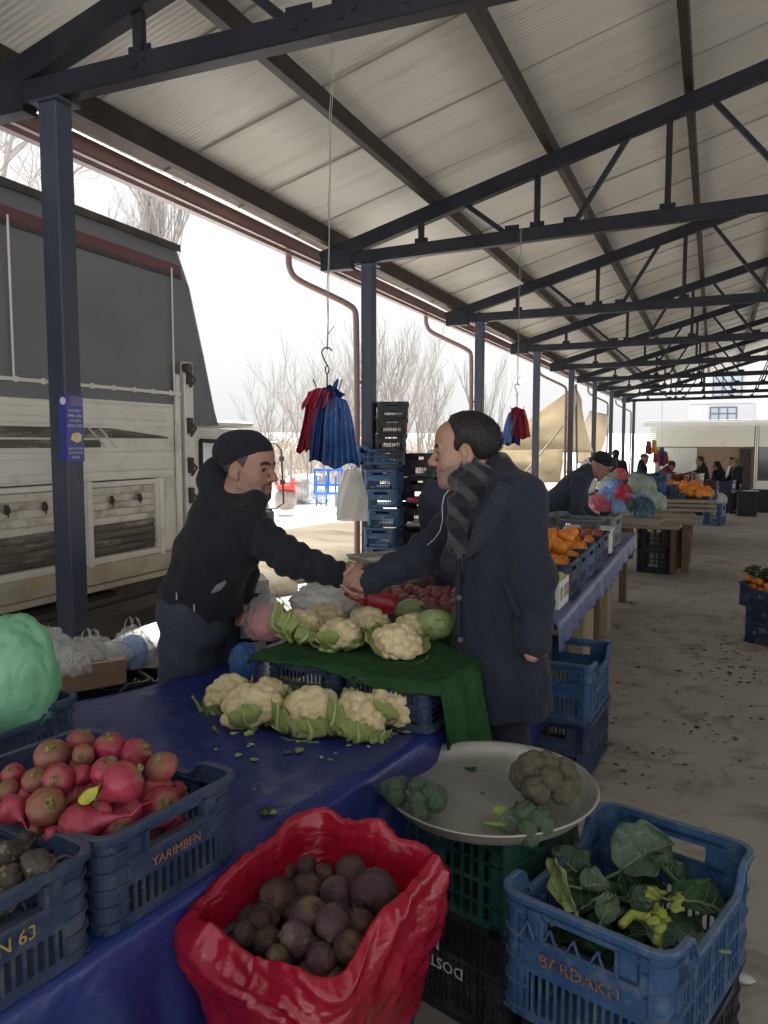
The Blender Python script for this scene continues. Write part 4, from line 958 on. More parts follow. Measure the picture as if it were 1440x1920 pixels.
rads = [  # px, py, diameter px, z, proto, crown direction (camera right, up, towards camera), label
 (98, 1416, 66, .945, 1, (.15, .8, .5), 'large radish with brown-green crown at the left back of the heap'),
 (151, 1391, 50, .95, 4, (.5, .8, -.3), 'small brownish radish at the very back of the heap'),
 (156, 1416, 42, .955, 1, (.1, .3, .9), 'small knobbly radish whose cut crown faces the aisle'),
 (206, 1402, 60, .955, 0, (.1, .95, .3), 'round pink radish standing upright at the back of the heap'),
 (254, 1414, 58, .94, 2, (.8, .6, .1), 'egg-shaped bright pink radish lying sideways at the back right'),
 (303, 1437, 62, .93, 1, (-.3, .85, .4), 'radish with a split skin at the right end of the heap'),
 (24, 1452, 42, .915, 0, (.0, .8, .6), 'small radish at the far left of the heap'),
 (67, 1463, 52, .925, 1, (.1, .85, .4), 'dull radish with yellow leaf stubs left of the pale one'),
 (110, 1462, 60, .94, 0, (.1, .45, .85), 'pale pink oval radish with its crown facing the camera'),
 (153, 1455, 42, .935, 0, (0, .2, -1), 'plain red radish wedged behind the pale oval one'),
 (199, 1447, 58, .955, 2, (.45, .85, .2), 'long radish leaning behind the big tailed one'),
 (232, 1466, 76, .955, 3, (.75, .6, -.3), 'largest radish with a long tail on top of the heap'),
 (294, 1481, 54, .885, 4, (.2, .1, -.9), 'brownish radish below the split one at the right'),
 (333, 1481, 34, .862, 0, (1, .2, 0), 'small radish peeping out at the right edge of the heap'),
 (15, 1480, 42, .905, 1, (-.2, .8, .5), 'brown-topped radish cut by the left edge of the photo'),
 (24, 1517, 54, .90, 2, (-.6, .2, -.6), 'smooth red radish low at the left edge'),
 (50, 1490, 32, .90, 0, (0, .2, -1), 'tiny radish between the two left ones'),
 (87, 1513, 74, .915, 1, (.45, .6, .6), 'big dusky radish with a round pale stub'),
 (138, 1492, 46, .90, 4, (0, 0, -1), 'shaded radish in the hollow of the heap'),
 (303, 1512, 74, .868, 2, (.45, .5, .65), 'large radish against the right wall of its crate'),
 (238, 1523, 58, .885, 0, (.1, -.3, -.9), 'bright radish under the long-tailed one'),
 (150, 1546, 80, .895, 3, (-.9, -.25, .1), 'large radish with forked tail at the front of the heap'),
 (98, 1566, 34, .878, 0, (-1, 0, .2), 'small radish touching the front wall of the crate'),
 (218, 1550, 70, .872, 2, (.5, .3, .8), 'pink radish at the front with a golden stub'),
 (190, 1522, 40, .91, 3, (-.4, .6, .2), 'slim radish behind the forked one'),
 (70, 1556, 34, .87, 4, (-.8, 0, .2), 'half hidden radish at the front left'),
 (327, 1546, 46, .80, 0, (0, 0, -1), 'radish showing through the handle hole')]
for (px, py, dd, z, k, dr, lb) in rads:
    p = az(px, py, z); dep = float((p - _C) @ _f); s = dd / 2 * dep / FPX / .03
    d = RT * dr[0] + UP * dr[1] - FW * dr[2]; put_root(RP[k], p, look(d, px), s, lb, 'radishes heaped in the crate')
for i in range(26):
    a, b = -.175 + rnd.uniform(-.125, .125), .245 + rnd.uniform(-.20, .20); put_root(RP[i % 5], tb3(a, b, TZ + rnd.uniform(.06, .14)), (rnd.uniform(0, 6), rnd.uniform(0, 6), 0), rnd.uniform(.85, 1.15), 'pink radish buried under the others in the heap', 'buried radishes in the crate')
M_yl = pm('yellowed_leaf', (.50, .46, .05), (.38, .42, .07), ns=30, rough=.6)
def scrap(label, p, s, mat, seed, cat='leaf scrap', group=None, name='leaf_scrap', nrm=(0, 0, 1), spin=0, curl=.4, asp=.6):
    rg = np.random.RandomState(seed); nu, nv = 8, 6; P = np.zeros((nu, nv, 3))
    for i, u in enumerate(np.linspace(0, 1, nu)):
        wv = math.sin(min(1, u * 1.1 + .12) * math.pi) ** .6 * asp
        for j, v in enumerate(np.linspace(-1, 1, nv)): P[i, j] = (u - .5, v * wv * .5 * (1 + .25 * rg.uniform(-1, 1) * abs(v)), curl * (.35 * v * v + .3 * (u - .5) ** 2 * 2) * .5 + .04 * rg.uniform(-1, 1) + .06)
    m = MB(); m.slab(P * s, V3(0, 0, .0012)); o = m.build(name, mat, None, (0, 0, 0), True); o.location = tuple(p); o.rotation_euler = look(nrm, spin); return tag(o, label, cat, group)
scrap('limp yellow leaf lying between the radishes', az(172, 1492, .945), .05, M_yl, 3, spin=1, nrm=(.2, -.5, 1))
# black radishes
KP = [root_proto('black_radish', 'radish', M_kol, M_stub, 11, flat_=.9, lumps=.18, tail=.3), root_proto('black_radish', 'radish', M_kol, M_stub, 13, flat_=1.0, lumps=.25, tail=.2)]
for (px, py, dd, z, k, lb) in [(70, 1622, 64, .90, 0, 'black radish with pale scars on top of its crate'), (92, 1638, 50, .862, 1, 'scarred knobbly black radish against the crate wall'), (22, 1655, 64, .88, 1, 'dark round black radish at the photo edge'), (10, 1610, 60, .88, 0, 'black radish in the back of the nearest crate'), (8, 1690, 50, .87, 0, 'golden-flecked black radish at the photo edge'), (48, 1580, 40, .875, 1, 'small black radish behind the scarred pair')]:
    p = az(px, py, z); dep = float((p - _C) @ _f); put_root(KP[k], p, (px, py * .7, 0), dd / 2 * dep / FPX / .03, lb, 'black radishes in the nearest crate')
for i in range(18): put_root(KP[i % 2], tb3(-.545 + rnd.uniform(-.13, .13), .24 + rnd.uniform(-.2, .2), TZ + rnd.uniform(.05, .12)), (rnd.uniform(0, 6), rnd.uniform(0, 6), 0), rnd.uniform(.8, 1.1), 'black radish buried low in the nearest crate', 'buried black radishes in the nearest crate')

# ------------------------------------------------------------------ cauliflowers
M_curd = pm('cauliflower_curd', (.70, .57, .31), (.78, .66, .40), ns=8, rough=.8, bump=.55, bs=190, bd=.003, dirt=(.46, .35, .19), ds=11, dt=(.52, .74), sss=.12)
def leaf_mat(name, c1, c2, rib): 
    t = NT(name); v = t.coord(); col = t.ramp(t.noise(v, 18, 6), .35, .65, c1, c2); col = t.mix(t.ramp(t.noise(v, 30, 3, .5, 2), .58, .68), col, rib)
    n = t.bump(t.noise(v, 45, 5, .6, 1), .35, .004); p = t.bsdf(col, .5, 0, .4, n); tr = t.n('ShaderNodeBsdfTranslucent'); t.l(col, tr.inputs[0]); mxs = t.n('ShaderNodeMixShader'); mxs.inputs[0].default_value = .2; t.l(p, mxs.inputs[1]); t.l(tr.outputs[0], mxs.inputs[2]); return t.done(mxs.outputs[0])
M_lf = leaf_mat('cauliflower_leaf', (.29, .35, .10), (.40, .46, .17), (.50, .54, .25)); M_rib = pm('leaf_rib', (.36, .44, .16), (.28, .38, .12), ns=10, rough=.5, bump=.1)
M_lfd = leaf_mat('dark_leaf', (.025, .065, .025), (.05, .11, .045), (.11, .17, .08)); M_lfb = leaf_mat('blue_green_leaf', (.085, .14, .092), (.14, .20, .13), (.24, .31, .20))
def fib(n, zmin=-1):
    i = np.arange(n) + .5; z = 1 - (1 - zmin) * i / n; r = np.sqrt(1 - z * z); a = i * 2.39996; return np.stack([r * np.cos(a), r * np.sin(a), z], 1)
def curd_mesh(seed, asp=.82, nf=34, big=.30, ruff=.16):
    V, F = ico(5); rg = np.random.RandomState(seed); C1 = fib(nf, -.45) + rg.normal(0, .07, (nf, 3)); C1 /= np.linalg.norm(C1, axis=1, keepdims=True)
    r1 = big * (1 + .3 * rg.uniform(-1, 1, nf)); d2 = 2 - 2 * V @ C1.T; h1 = np.sqrt(np.clip(r1 ** 2 - d2, 0, None)).max(1)
    nf2 = 360; C2 = fib(nf2, -.6) + rg.normal(0, .03, (nf2, 3)); C2 /= np.linalg.norm(C2, axis=1, keepdims=True); d2 = 2 - 2 * V @ C2.T; h2 = np.sqrt(np.clip(.115 ** 2 - d2, 0, None)).max(1)
    r = .80 + ruff * 1.5 * h1 / big * .8 + .32 * h2 + .05 * fbm(V * 1.4 + seed, 2, seed); P = V * r[:, None]; P[:, 2] *= asp; P[:, :2] *= (1 - .28 * np.clip((-P[:, 2:3] - .05) / .5, 0, 1)); low = P[:, 2] < -.35; P[low, 2] = -.35 + (P[low, 2] + .35) * .5
    return P, F
def wleaf(a0, wd, z0, z1, r0, r1, curl, seed, rag=.12, nu=16, nv=11, outc=0.0, thick=.02, fast=1.35):
    """one wrapper leaf hugging the head: u along its rib"""
    rg = np.random.RandomState(seed); P = np.zeros((nu, nv, 3)); tops = 1 + rag * rg.uniform(-1, 1, nv)
    for i, u in enumerate(np.linspace(0, 1, nu)):
        wu = wd * (.30 + .70 * math.sin(min(1, u * 1.25 + .05) * math.pi / 2)) * (1 - .25 * max(0, u - .7) / .3)
        for j, v in enumerate(np.linspace(-1, 1, nv)):
            uu = u * tops[j] if u > .5 else u; ang = a0 + v * wu + .05 * math.sin(u * 7 + seed)
            rr = r0 + (r1 - r0) * math.sin(min(uu * fast, 1) * math.pi / 2) + curl * uu ** 2 + outc * v * v * u + .03 * math.sin(v * 9 + u * 8 + seed) * u
            P[i, j] = (rr * math.cos(ang), rr * math.sin(ang), z0 + (z1 - z0) * uu - .10 * outc * abs(v))
    return P
def cauli_parts(seed, leafy, asp=.82):
    rg = np.random.RandomState(seed); P, F = curd_mesh(seed, asp); cu = MB(); cu.add(P, F); leaves = []
    n = leafy
    for k in range(n):
        a0 = k * 2 * math.pi / n + rg.uniform(-.25, .25); tall = rg.uniform(-.25, .12) if k % 3 else rg.uniform(.05, .5)
        Pl = wleaf(a0, rg.uniform(.34, .52), -.52, tall, .30, 1.14 + .08 * (k % 2), rg.uniform(.02, .22), seed * 31 + k, rag=.12, outc=rg.uniform(0, .12)); m = MB(); m.slab(Pl, V3(0, 0, .016)); nu, nv = Pl.shape[:2]; mid = nv // 2
        rib = Pl[:, mid] * np.array([1.02, 1.02, 1]) ; m.tube(rib, np.linspace(.075, .02, nu), 7, 1); leaves.append(m)
    for k in range(7):      # short cut stalk ends at the base
        a0 = rg.uniform(0, 6.28); q = np.array([.42 * math.cos(a0), .42 * math.sin(a0), -.50]); e = np.array([.95 * math.cos(a0 + .1), .95 * math.sin(a0 + .1), -.42 + rg.uniform(-.06, .16)]); m = MB(); m.tube([q, (q + e) / 2 - V3(0, 0, .05), e], [.10, .09, .07], 7, 1); leaves.append(m)
    return cu, leaves
CAU = []
for sd_, lf_ in ((1, 7), (2, 5), (3, 8), (4, 6)):
    cu, lv = cauli_parts(sd_, lf_); CAU.append((cu.mesh('curd', M_curd, smooth=True), [m.mesh('leaf', [M_lf, M_rib], smooth=True) for m in lv]))
def big_leaf_(a0, w, top, seed, curl=.05):
    P = wleaf(a0, w * 1.1, -.55, top, .45, 1.26, curl, seed, rag=.07, outc=.06, fast=2.0); m = MB(); m.slab(P, V3(0, 0, .02)); m.tube(P[:, P.shape[1] // 2] * 1.03, np.linspace(.12, .04, len(P)), 8, 1); return m
fa_ = YAW - math.pi / 2         # azimuth pointing at the camera
def cauliflower(px, py, dpx, zb, k, rot, label, group, extra=None):
    """(px,py): middle of the head; zb height it stands on"""
    z = zb; p = az(px, py, z)
    for _ in range(4):
        dep = float((p - _C) @ _f); r = 1.13 * dpx / 2 * dep / FPX; p = az(px, py, zb + r * .50)
    t = thing('cauliflower', label, 'cauliflower', p, 0, group); cm, lm = CAU[k]
    for me, nm in [(cm, 'curd')] + [(m, 'leaf') for m in lm]:
        o = bpy.data.objects.new(nm, me); COL.objects.link(o); o.parent = t
    for e in (extra or []): m = big_leaf_(e[0] - rot[2], *e[1:]); m.build('leaf', [M_lf, M_rib], t, (0, 0, 0), True)
    t.rotation_euler = rot; t.scale = (r,) * 3; return t, r
g1 = 'cauliflowers on the blue tarpaulin'; g2 = 'cauliflowers on the green mat'
def big_leaf(*a): return a
cauliflower(427, 1302, 76, TZ + .012, 2, (R(15), R(-20), .4), 'smallest cauliflower with trimmed green stalks, nearest the blue bag', g1, [big_leaf(fa_ - 1.1, .3, .75, 5), big_leaf(fa_ - .4, .3, .45, 6), big_leaf(fa_ + .4, .34, .3, 7)])
cauliflower(474, 1332, 108, TZ + .012, 1, (R(-18), R(-8), 1.2), 'cauliflower at the left of the front row with ragged frilly leaves under it', g1)
cauliflower(503, 1308, 80, TZ + .012, 0, (0, R(6), 2.0), 'cauliflower tucked behind the left one of the front row', g1)
cauliflower(583, 1335, 104, TZ + .012, 0, (R(14), 0, .2), 'leafiest cauliflower in the middle of the front row, wrapped by a broad green rib', g1, [big_leaf(fa_ - .85, .40, .85, 15, -.10), big_leaf(fa_ + .05, .5, .55, 16, -.05), big_leaf(fa_ + .9, .4, .3, 17), big_leaf(fa_ - .2, .5, -.15, 18)])
cauliflower(655, 1297, 74, TZ + .012, 3, (R(-10), R(-30), 3), 'small greenish cauliflower against the mat crates', g1, [big_leaf(fa_ - .6, .4, .6, 25), big_leaf(fa_ + .2, .35, .4, 26)])
cauliflower(672, 1345, 96, TZ + .012, 2, (R(10), R(-12), 2.2), 'cauliflower half covered by green leaves beside the bare white one', g1, [big_leaf(fa_ - .8, .36, .85, 35, -.08), big_leaf(fa_ + .0, .45, .5, 36, -.03), big_leaf(fa_ + .7, .35, .25, 37)])
cauliflower(735, 1328, 96, TZ + .012, 1, (R(8), R(22), .9), 'bare creamy cauliflower at the right end of the front row', g1)
MZ = .862
cauliflower(566, 1180, 82, MZ, 2, (R(-15), R(14), .2), 'leafy cauliflower at the left front corner of the green mat', g2, [big_leaf(fa_ - 1.2, .45, .8, 45), big_leaf(fa_ - .5, .35, .5, 46), big_leaf(fa_ + .2, .35, .1, 47)])
cauliflower(613, 1162, 72, MZ, 1, (0, 0, 2.4), 'cauliflower in the back row touching the clear bags', g2)
cauliflower(637, 1196, 78, MZ, 1, (R(-12), 0, .8), 'round cauliflower in the front middle of the green mat', g2)
cauliflower(690, 1172, 78, MZ, 3, (R(-8), R(4), 1.5), 'cauliflower with green leaf on its left, under the red scoop', g2)
cauliflower(745, 1208, 84, MZ, 0, (R(-20), R(4), 4.2), 'cauliflower at the right front of the green mat', g2, [big_leaf(fa_ + .9, .25, -.2, 55)])
cauliflower(775, 1180, 64, MZ, 2, (0, R(20), 1.0), 'small cauliflower pressed against a pale cabbage', g2)
# pale cabbages
M_cab = leaf_mat('pale_cabbage', (.34, .44, .16), (.44, .53, .24), (.52, .60, .34))
for (px, py, w_, h_, lb, sd_) in ((772, 1147, 62, 52, 'pale green pointed cabbage beside the red scoop', 3), (815, 1170, 70, 62, 'larger pale green cabbage partly behind the dark coat', 5)):
    p = az(px, py, MZ + .06); dep = float((p - _C) @ _f); r = h_ / 2 * dep / FPX; V, F = ico(4)
    lay = .03 * np.abs(np.sin(np.arctan2(V[:, 1], V[:, 0]) * 2.5 + V[:, 2] * 2 + sd_)); P_ = V * (1 - .05 + lay + .04 * fbm(V * 2 + sd_, 2, sd_))[:, None] * (w_ / h_ * 1.1, 1, .95)
    cab = MB(); cab.add(P_ @ rotz(YAW).T * r, F); o = tag(cab.build('cabbage', M_cab, None, (0, 0, 0), True), lb, 'cabbage'); o.location = tuple(p)
    m = MB(); Pl = wleaf(fa_ + .3, .6, -.9, .5, .3, 1.03, .02, sd_, rag=.1); m.slab(Pl * r * (1.1, 1.0, .95), V3(0, 0, .002)); m.build('outer_leaf', M_cab, o, (0, 0, 0), True)

# mat crates and green mat
MS = (.50, .31, .14)
for k, (b, a, lb) in enumerate(((.475, 1.10, 'left upturned navy crate under the green mat'), (.145, 1.09, 'right upturned navy crate under the green mat'))):
    c = crate(lb, M_cdb, tb3(a, b, TZ + .009), -TA + math.pi / 2 + R(1.5 * (k - .5)), MS, flip=True)
    letter(c, 'KOCAOGULLARI', .024, M_lye if k == 0 else M_lwh, '-x', MS, .078, two='26-28 KARIMAN')
for a, b in ((1.62, .62), (1.62, .40)): crate('upturned crate hidden under the back of the green mat' , M_cdb, tb3(a, b, TZ + .009), -TA + math.pi / 2, MS, flip=True, group='hidden mat crates')
M_mat = pm('green_grass_mat', (.022, .066, .024), (.038, .10, .038), ns=30, rough=.95, bump=1.0, bs=260, bd=.006, jitter=False, dirt=(.03, .10, .03), ds=120, dt=(.5, .7), spec=.1)
P = []
for a in np.concatenate([np.linspace(.835, 1.36, 56), np.linspace(1.38, 2.05, 20)]):
    row = []; br = float(np.interp(a, [.8, 1.2, 1.34, 2.1], [-.05, -.02, .24, .24]))
    for b in np.linspace(.70, br, 46): 
        z = MZ - .004 + .004 * math.sin(b * 17 + a * 9); fr_ = max(0, .865 - a) / .03; z -= (.016 + .010 * math.sin(b * 9) + .012 * (b < .1)) * fr_
        z -= .02 * max(0, (b - .67) / .03) ** 2
        row.append(tb3(a - .006 * math.sin(b * 13), b, z + .002 * math.sin(b * 60 + a * 40)))
    for u in np.linspace(.06, 1, 18):
        drop = (.30 if a < 1.3 else .2) * (1 - .45 * max(0, (.97 - a) / .14)); row.append(tb3(a + .05 * u, br - .012 - .02 * u - .025 * u * math.sin(a * 17 + 2) - .012 * math.sin(a * 41), MZ - .006 - .012 * min(1, u * 6) - drop * u))
    P.append(row)
mb = MB(); mb.grid(np.array(P)); gm = tag(mb.build('grass_mat', M_mat, None, tb3(1, .3, MZ), True), 'dark green artificial grass mat laid over the upturned crates', 'mat')
md = gm.modifiers.new('thick', 'SOLIDIFY'); md.thickness = .008; md.offset = -1
# scraps on tarpaulin
sc_pts = [(475, 1425, .030, M_lf), (560, 1410, .045, M_lf), (540, 1412, .03, M_lfb), (498, 1523, .05, M_lfd), (505, 1526, .035, M_lf), (466, 1400, .02, M_rib), (655, 1398, .02, M_rib), (602, 1420, .018, M_rib), (420, 1460, .02, M_rib), (430, 1450, .018, M_lf), (478, 1480, .012, M_lf), (470, 1396, .024, M_lf), (445, 1418, .03, M_rib), (620, 1425, .016, M_lf), (405, 1405, .014, M_rib), (388, 1340, .012, M_rib), (395, 1300, .014, M_rib), (630, 1412, .012, M_rib), (690, 1400, .018, M_lf)]
for i, (px, py, s, m) in enumerate(sc_pts): scrap('small broken cauliflower leaf bit lying on the blue tarpaulin', az(px, py, TZ + .014), s, m, 50 + i, group='leaf bits on the tarpaulin', spin=i * 1.7)
# ================================================================== RIGHT FOREGROUND: beet bag, scale tray on crates, leaf crate
# ---- crates under the beet bag
BA, BB = .015, -.215
BSZ = (.33, .285, .203); bag_rot = -TA + math.pi / 2
for k in range(3): crate(('bottom dark crate of the stack under the red bag', 'middle dark crate of the stack under the red bag', 'top crate wrapped by the red beet bag')[k], M_cdb if k else M_cbk, tb3(BA, BB, .206 * k), bag_rot, BSZ)
def bag_mat():
    t = NT('red_bag_film'); v = t.coord((1, 1, 1), False); col = t.ramp(t.noise(v, 5, 5), .35, .65, (.44, .007, .030), (.58, .016, .055))
    rn = t.n('ShaderNodeTexNoise'); rn.inputs['Scale'].default_value = 14; rn.inputs['Detail'].default_value = 4; rn.inputs['Distortion'].default_value = 1.5; t.l(t.coord((1, 1, 2.2), False), rn.inputs['Vector'])
    n = t.bump(t.ramp(rn.outputs['Fac'], .3, .7), .22, .012)
    p = t.bsdf(col, .11, 0, .7, n, coat=.7); tr = t.n('ShaderNodeBsdfTranslucent'); t.l(col, tr.inputs[0]); m1 = t.n('ShaderNodeMixShader'); m1.inputs[0].default_value = .35; t.l(p, m1.inputs[1]); t.l(tr.outputs[0], m1.inputs[2])
    tp = t.n('ShaderNodeBsdfTransparent'); tp.inputs[0].default_value = (1, .15, .18, 1); m2 = t.n('ShaderNodeMixShader'); m2.inputs[0].default_value = .86; t.l(tp.outputs[0], m2.inputs[1]); t.l(m1.outputs[0], m2.inputs[2]); return t.done(m2.outputs[0])
M_bag = bag_mat()
path = rrect(.405, .365, .055, 10); n0 = len(path)
path = path / np.array([.2025, .1825])          # unit-ish outline
prof = [(.35, -.26), (.52, -.25), (.64, -.21), (.70, -.145), (.74, -.105), (.83, -.078), (.875, -.045), (.905, -.005), (.94, .018), (.985, .025), (1.03, .018), (1.07, .0), (1.10, -.03), (1.09, -.07), (1.05, -.11), (1.00, -.15), (.95, -.185), (.91, -.215), (.89, -.24), (.87, -.26)]
fine = []
for (a, b) in zip(prof[:-1], prof[1:]):
    for k in range(3): fine.append((a[0] * (1 - k / 3) + b[0] * k / 3, a[1] * (1 - k / 3) + b[1] * k / 3, len(fine)))
fine.append((*prof[-1], len(fine))); P = []
dens = 3
for i in range(n0 * dens):
    k = i / dens; p0, p1 = path[int(k) % n0], path[(int(k) + 1) % n0]; q = p0 + (p1 - p0) * (k - int(k)); th_ = math.atan2(q[1], q[0]); row = []
    dirn = unit(q)
    for (rr, zz, j) in fine:
        v = j / len(fine); cc = np.array([math.cos(th_), math.sin(th_)])
        # long folds that run round the bag and slant, plus gathers across the rim
        f1 = float(ridge(np.array([[th_ * 1.3 + zz * 3, zz * 25 + math.sin(th_ * 2) * 1.3 + .4 * math.sin(th_ * 5), 0]]), 2, 7)[0]); f2 = float(ridge(np.array([[cc[0] * 4, cc[1] * 4, zz * 2.5]]), 2, 17)[0])
        outer = np.clip((rr - .9) / .15, 0, 1)
        amp = .012 * outer * min(1, max(0, (v - .45) * 8)); d = amp * f1 + .004 * f2 * (1 - .6 * outer)
        rimz = .008 * math.sin(th_ * 3 + 1) + .007 * math.sin(th_ * 7 + 2) + .008 * f2
        x, y = q[0] * .2025 * rr + dirn[0] * d, q[1] * .1825 * rr + dirn[1] * d
        z = zz + (rimz + (.25 if q[0] < 0 else .10) * q[0] * .2025 * rr) * math.exp(-((zz - .01) / .09) ** 2) + (.03 * math.sin(th_ * 2 + .5) * (v > .8) * (v - .8) / .2)
        row.append((x, y, z))
    P.append(row)
P = np.array(P); Mb = rotz(bag_rot); P = P @ Mb.T + tb3(BA, BB, .695)
mb = MB(); mb.grid(P, wrapu=True); mb.add(P[:, 0], [tuple(range(len(P)))]); rbag = tag(mb.build('plastic_bag', M_bag, None, tb3(BA, BB, .695), True), 'shiny red plastic bag lining a crate of beets', 'bag')
BP = [root_proto('beet', 'beet', M_bet, M_bet, 21, flat_=.95, lumps=.10, tail=.9, rings=True), root_proto('beet', 'beet', M_bet2, M_bet, 22, flat_=1.05, lumps=.08, tail=.4), root_proto('beet', 'beet', M_bet, M_bet, 23, flat_=.85, lumps=.14, tail=.6, rings=True), root_proto('beet', 'beet', M_bet2, M_bet, 27, flat_=1.0, lumps=.10, tail=1.4)]
beets = [(521, 1686, 74, 0.635, 0, (-.3, .6, .75), 'beet with a big ringed crown facing up at the left'), (532, 1634, 51, 0.625, 2, (.2, .8, .3), 'small rough beet at the back left of the red bag'), (573, 1625, 43, 0.625, 1, (0, .3, -.9), 'small smooth beet at the back of the bag'), (577, 1665, 61, 0.640, 2, (.6, .6, .4), 'beet with a torn crown in the middle of the back'),
 (610, 1638, 35, 0.635, 1, (0, 0, 1), 'tiny pale beet between two larger ones'), (658, 1632, 59, 0.665, 1, (0, .2, -.9), 'upright oval beet at the back right'), (632, 1680, 68, 0.645, 3, (-.4, .4, -.6), 'dark red beet left of the biggest one'), (703, 1676, 90, 0.665, 1, (.3, -.3, -.8), 'biggest purple beet at the right side of the bag'),
 (580, 1718, 72, 0.660, 1, (.3, .7, .4), 'tan coloured beet in the centre'), (622, 1730, 65, 0.680, 1, (0, .3, -.9), 'round dusty purple beet in the centre front'), (672, 1728, 54, 0.665, 2, (.2, .8, .5), 'beet with a scarred crown right of the centre'), (556, 1760, 65, 0.665, 3, (-.8, .4, .2), 'beet with a tail pointing right'),
 (656, 1776, 61, 0.655, 0, (.1, .6, .7), 'ringed beet near the front right wall'), (458, 1752, 45, 0.635, 0, (-.2, .7, .6), 'beet in the shade at the left corner'), (500, 1765, 51, 0.625, 2, (0, .5, .4), 'dark beet low in the left front'), (520, 1796, 47, 0.655, 0, (.1, .8, .4), 'brown beet at the front edge of the bag'), (602, 1800, 62, 0.635, 1, (.1, .4, -.8), 'pale beet top just above the front rim'), (680, 1700, 45, 0.635, 2, (0, 1, 0), 'beet hidden under the biggest one'), (700, 1625, 45, 0.635, 3, (1, 0, 0), 'beet in the far corner of the bag')]
for (px, py, dd, z, k, dr, lb) in beets:
    p = az(px, py, z); dep = float((p - _C) @ _f); d = RT * dr[0] + UP * dr[1] - FW * dr[2]; put_root(BP[k], p, look(d, px), dd / 2 * dep / FPX / .03, lb, 'beets in the red bag')
for i in range(40): put_root(BP[i % 4], tb3(BA + rnd.uniform(-.14, .14), BB + rnd.uniform(-.125, .125), .585 + rnd.uniform(-.03, .045)), (rnd.uniform(0, 6), rnd.uniform(0, 6), 0), rnd.uniform(.9, 1.3), 'beet lying in the dark bottom of the red bag', 'buried beets in the red bag', False)

# ---- crate tower with the steel scale tray
A2 = R(-19.0)        # their short side faces the camera
TC = az(918, 1481, .63); TC[2] = 0
ST_H = .262; STS = (.52, .36, ST_H)
fdir = V3(math.sin(R(19)), math.cos(R(19)), 0); pdir = V3(math.cos(R(19)), -math.sin(R(19)), 0)
SC_ = az(893, 1975, 0) - pdir * .20 + fdir * .26
cA = crate('upside-down black crate lettered in white at the bottom of the tray tower', M_cbk, SC_, A2, (.52, .38, .30), flip=True, dip=0.0)
letter(cA, 'DOSTLAR 17', .046, M_lwh, '+y', (.52, .38, .30), .16, two='MUT', s=.02)
cB = crate('dark green crate under the steel tray', M_cg, SC_ + V3(0, 0, .303), A2, (.52, .38, .295), n_long=14)
letter(cB, '179', .05, M_lor, '+x', (.52, .38, .295), .21, two='OZLU', s=.09)
def steel_mat():
    t = NT('worn_steel_tray'); v = t.coord(); col = t.ramp(t.noise(v, 6, 7, .7), .3, .7, (.50, .49, .44), (.36, .345, .30)); col = t.mix(t.ramp(t.noise(v, 30, 8, .8), .58, .74), col, (.24, .20, .14))
    n = t.bump(t.noise(v, 12, 6), .1, .01); return t.done(t.bsdf(col, t.ramp(t.noise(v, 8, 6), .3, .7, (.35,) * 3, (.65,) * 3), .55, .5, n))
M_tray = steel_mat()
TRR = .292; tz = .605; mb = MB()
pr_ = [(0, .006), (.10, .006), (.20, .007), (TRR - .055, .008), (TRR - .03, .013), (TRR - .014, .030), (TRR - .003, .046), (TRR + .004, .049), (TRR + .007, .045), (TRR + .002, .042), (TRR - .010, .026), (TRR - .028, .006), (TRR - .055, .0), (0, .0)]
mb.lathe(pr_, 80, (0, 0, 0)); tray = mb.build('scale_tray', M_tray, None, (0, 0, 0), True); tray.location = (TC[0], TC[1], tz); tray.rotation_euler = (R(1.2), R(-.6), 0)
tag(tray, 'large round steel tray with broccoli on the green crate', 'tray')
# broccoli
M_bro = pm('broccoli_green', (.070, .112, .068), (.105, .155, .095), ns=7, rough=.85, bump=.8, bs=230, bd=.003, dirt=(.10, .14, .08), ds=40, dt=(.5, .7)); M_brold = pm('old_broccoli', (.105, .092, .062), (.14, .125, .085), ns=5, rough=.9, bump=.8, bs=220, bd=.003, dirt=(.30, .29, .06), ds=4.5, dt=(.60, .74)); M_stalk = pm('broccoli_stalk', (.22, .32, .12), (.28, .38, .17), ns=14, rough=.6, bump=.2)
def broc_mesh(seed, clumps, asp=.8, gran=.085):
    """several floret heads on branching stalks: one crown"""
    rg = np.random.RandomState(seed); m = MB(); st = MB(); V, F = ico(5); cl = fib(clumps, -.15); 
    for i, c in enumerate(cl):
        c = unit(c + rg.normal(0, .12, 3)); rr = .46 * (1 + .25 * rg.uniform(-1, 1)) * (7 / clumps) ** .25; C2 = fib(480, -1); C2 = C2 + rg.normal(0, .03, C2.shape); C2 /= np.linalg.norm(C2, axis=1, keepdims=True)
        C1 = unit(c) ; C3 = fib(16, -1) + rg.normal(0, .1, (16, 3)); C3 /= np.linalg.norm(C3, axis=1, keepdims=True)
        h1 = np.sqrt(np.clip(.55 ** 2 - (2 - 2 * V @ C3.T), 0, None)).max(1); h2 = np.sqrt(np.clip(.11 ** 2 - (2 - 2 * V @ C2.T), 0, None)).max(1)
        r = .72 + .38 * h1 + .95 * h2; P = V * r[:, None] * rr; cen = c * .62 * np.array([1, 1, asp]); m.add(P + cen, F)
        st.tube([V3(0, 0, -.75), V3(*(c * .2)) - V3(0, 0, .25), cen], [.16, .12, .16], 7)
    st.tube([V3(0, 0, -1.15), V3(.02, .02, -.5)], [.20, .19], 10); return m, st
BR = []
for sd_, cl_, mt in ((1, 6, M_bro), (2, 9, M_brold), (3, 4, M_bro)): a, b = broc_mesh(sd_, cl_); BR.append((a.mesh('florets', mt, smooth=True), b.mesh('stalk', M_stalk, smooth=True)))
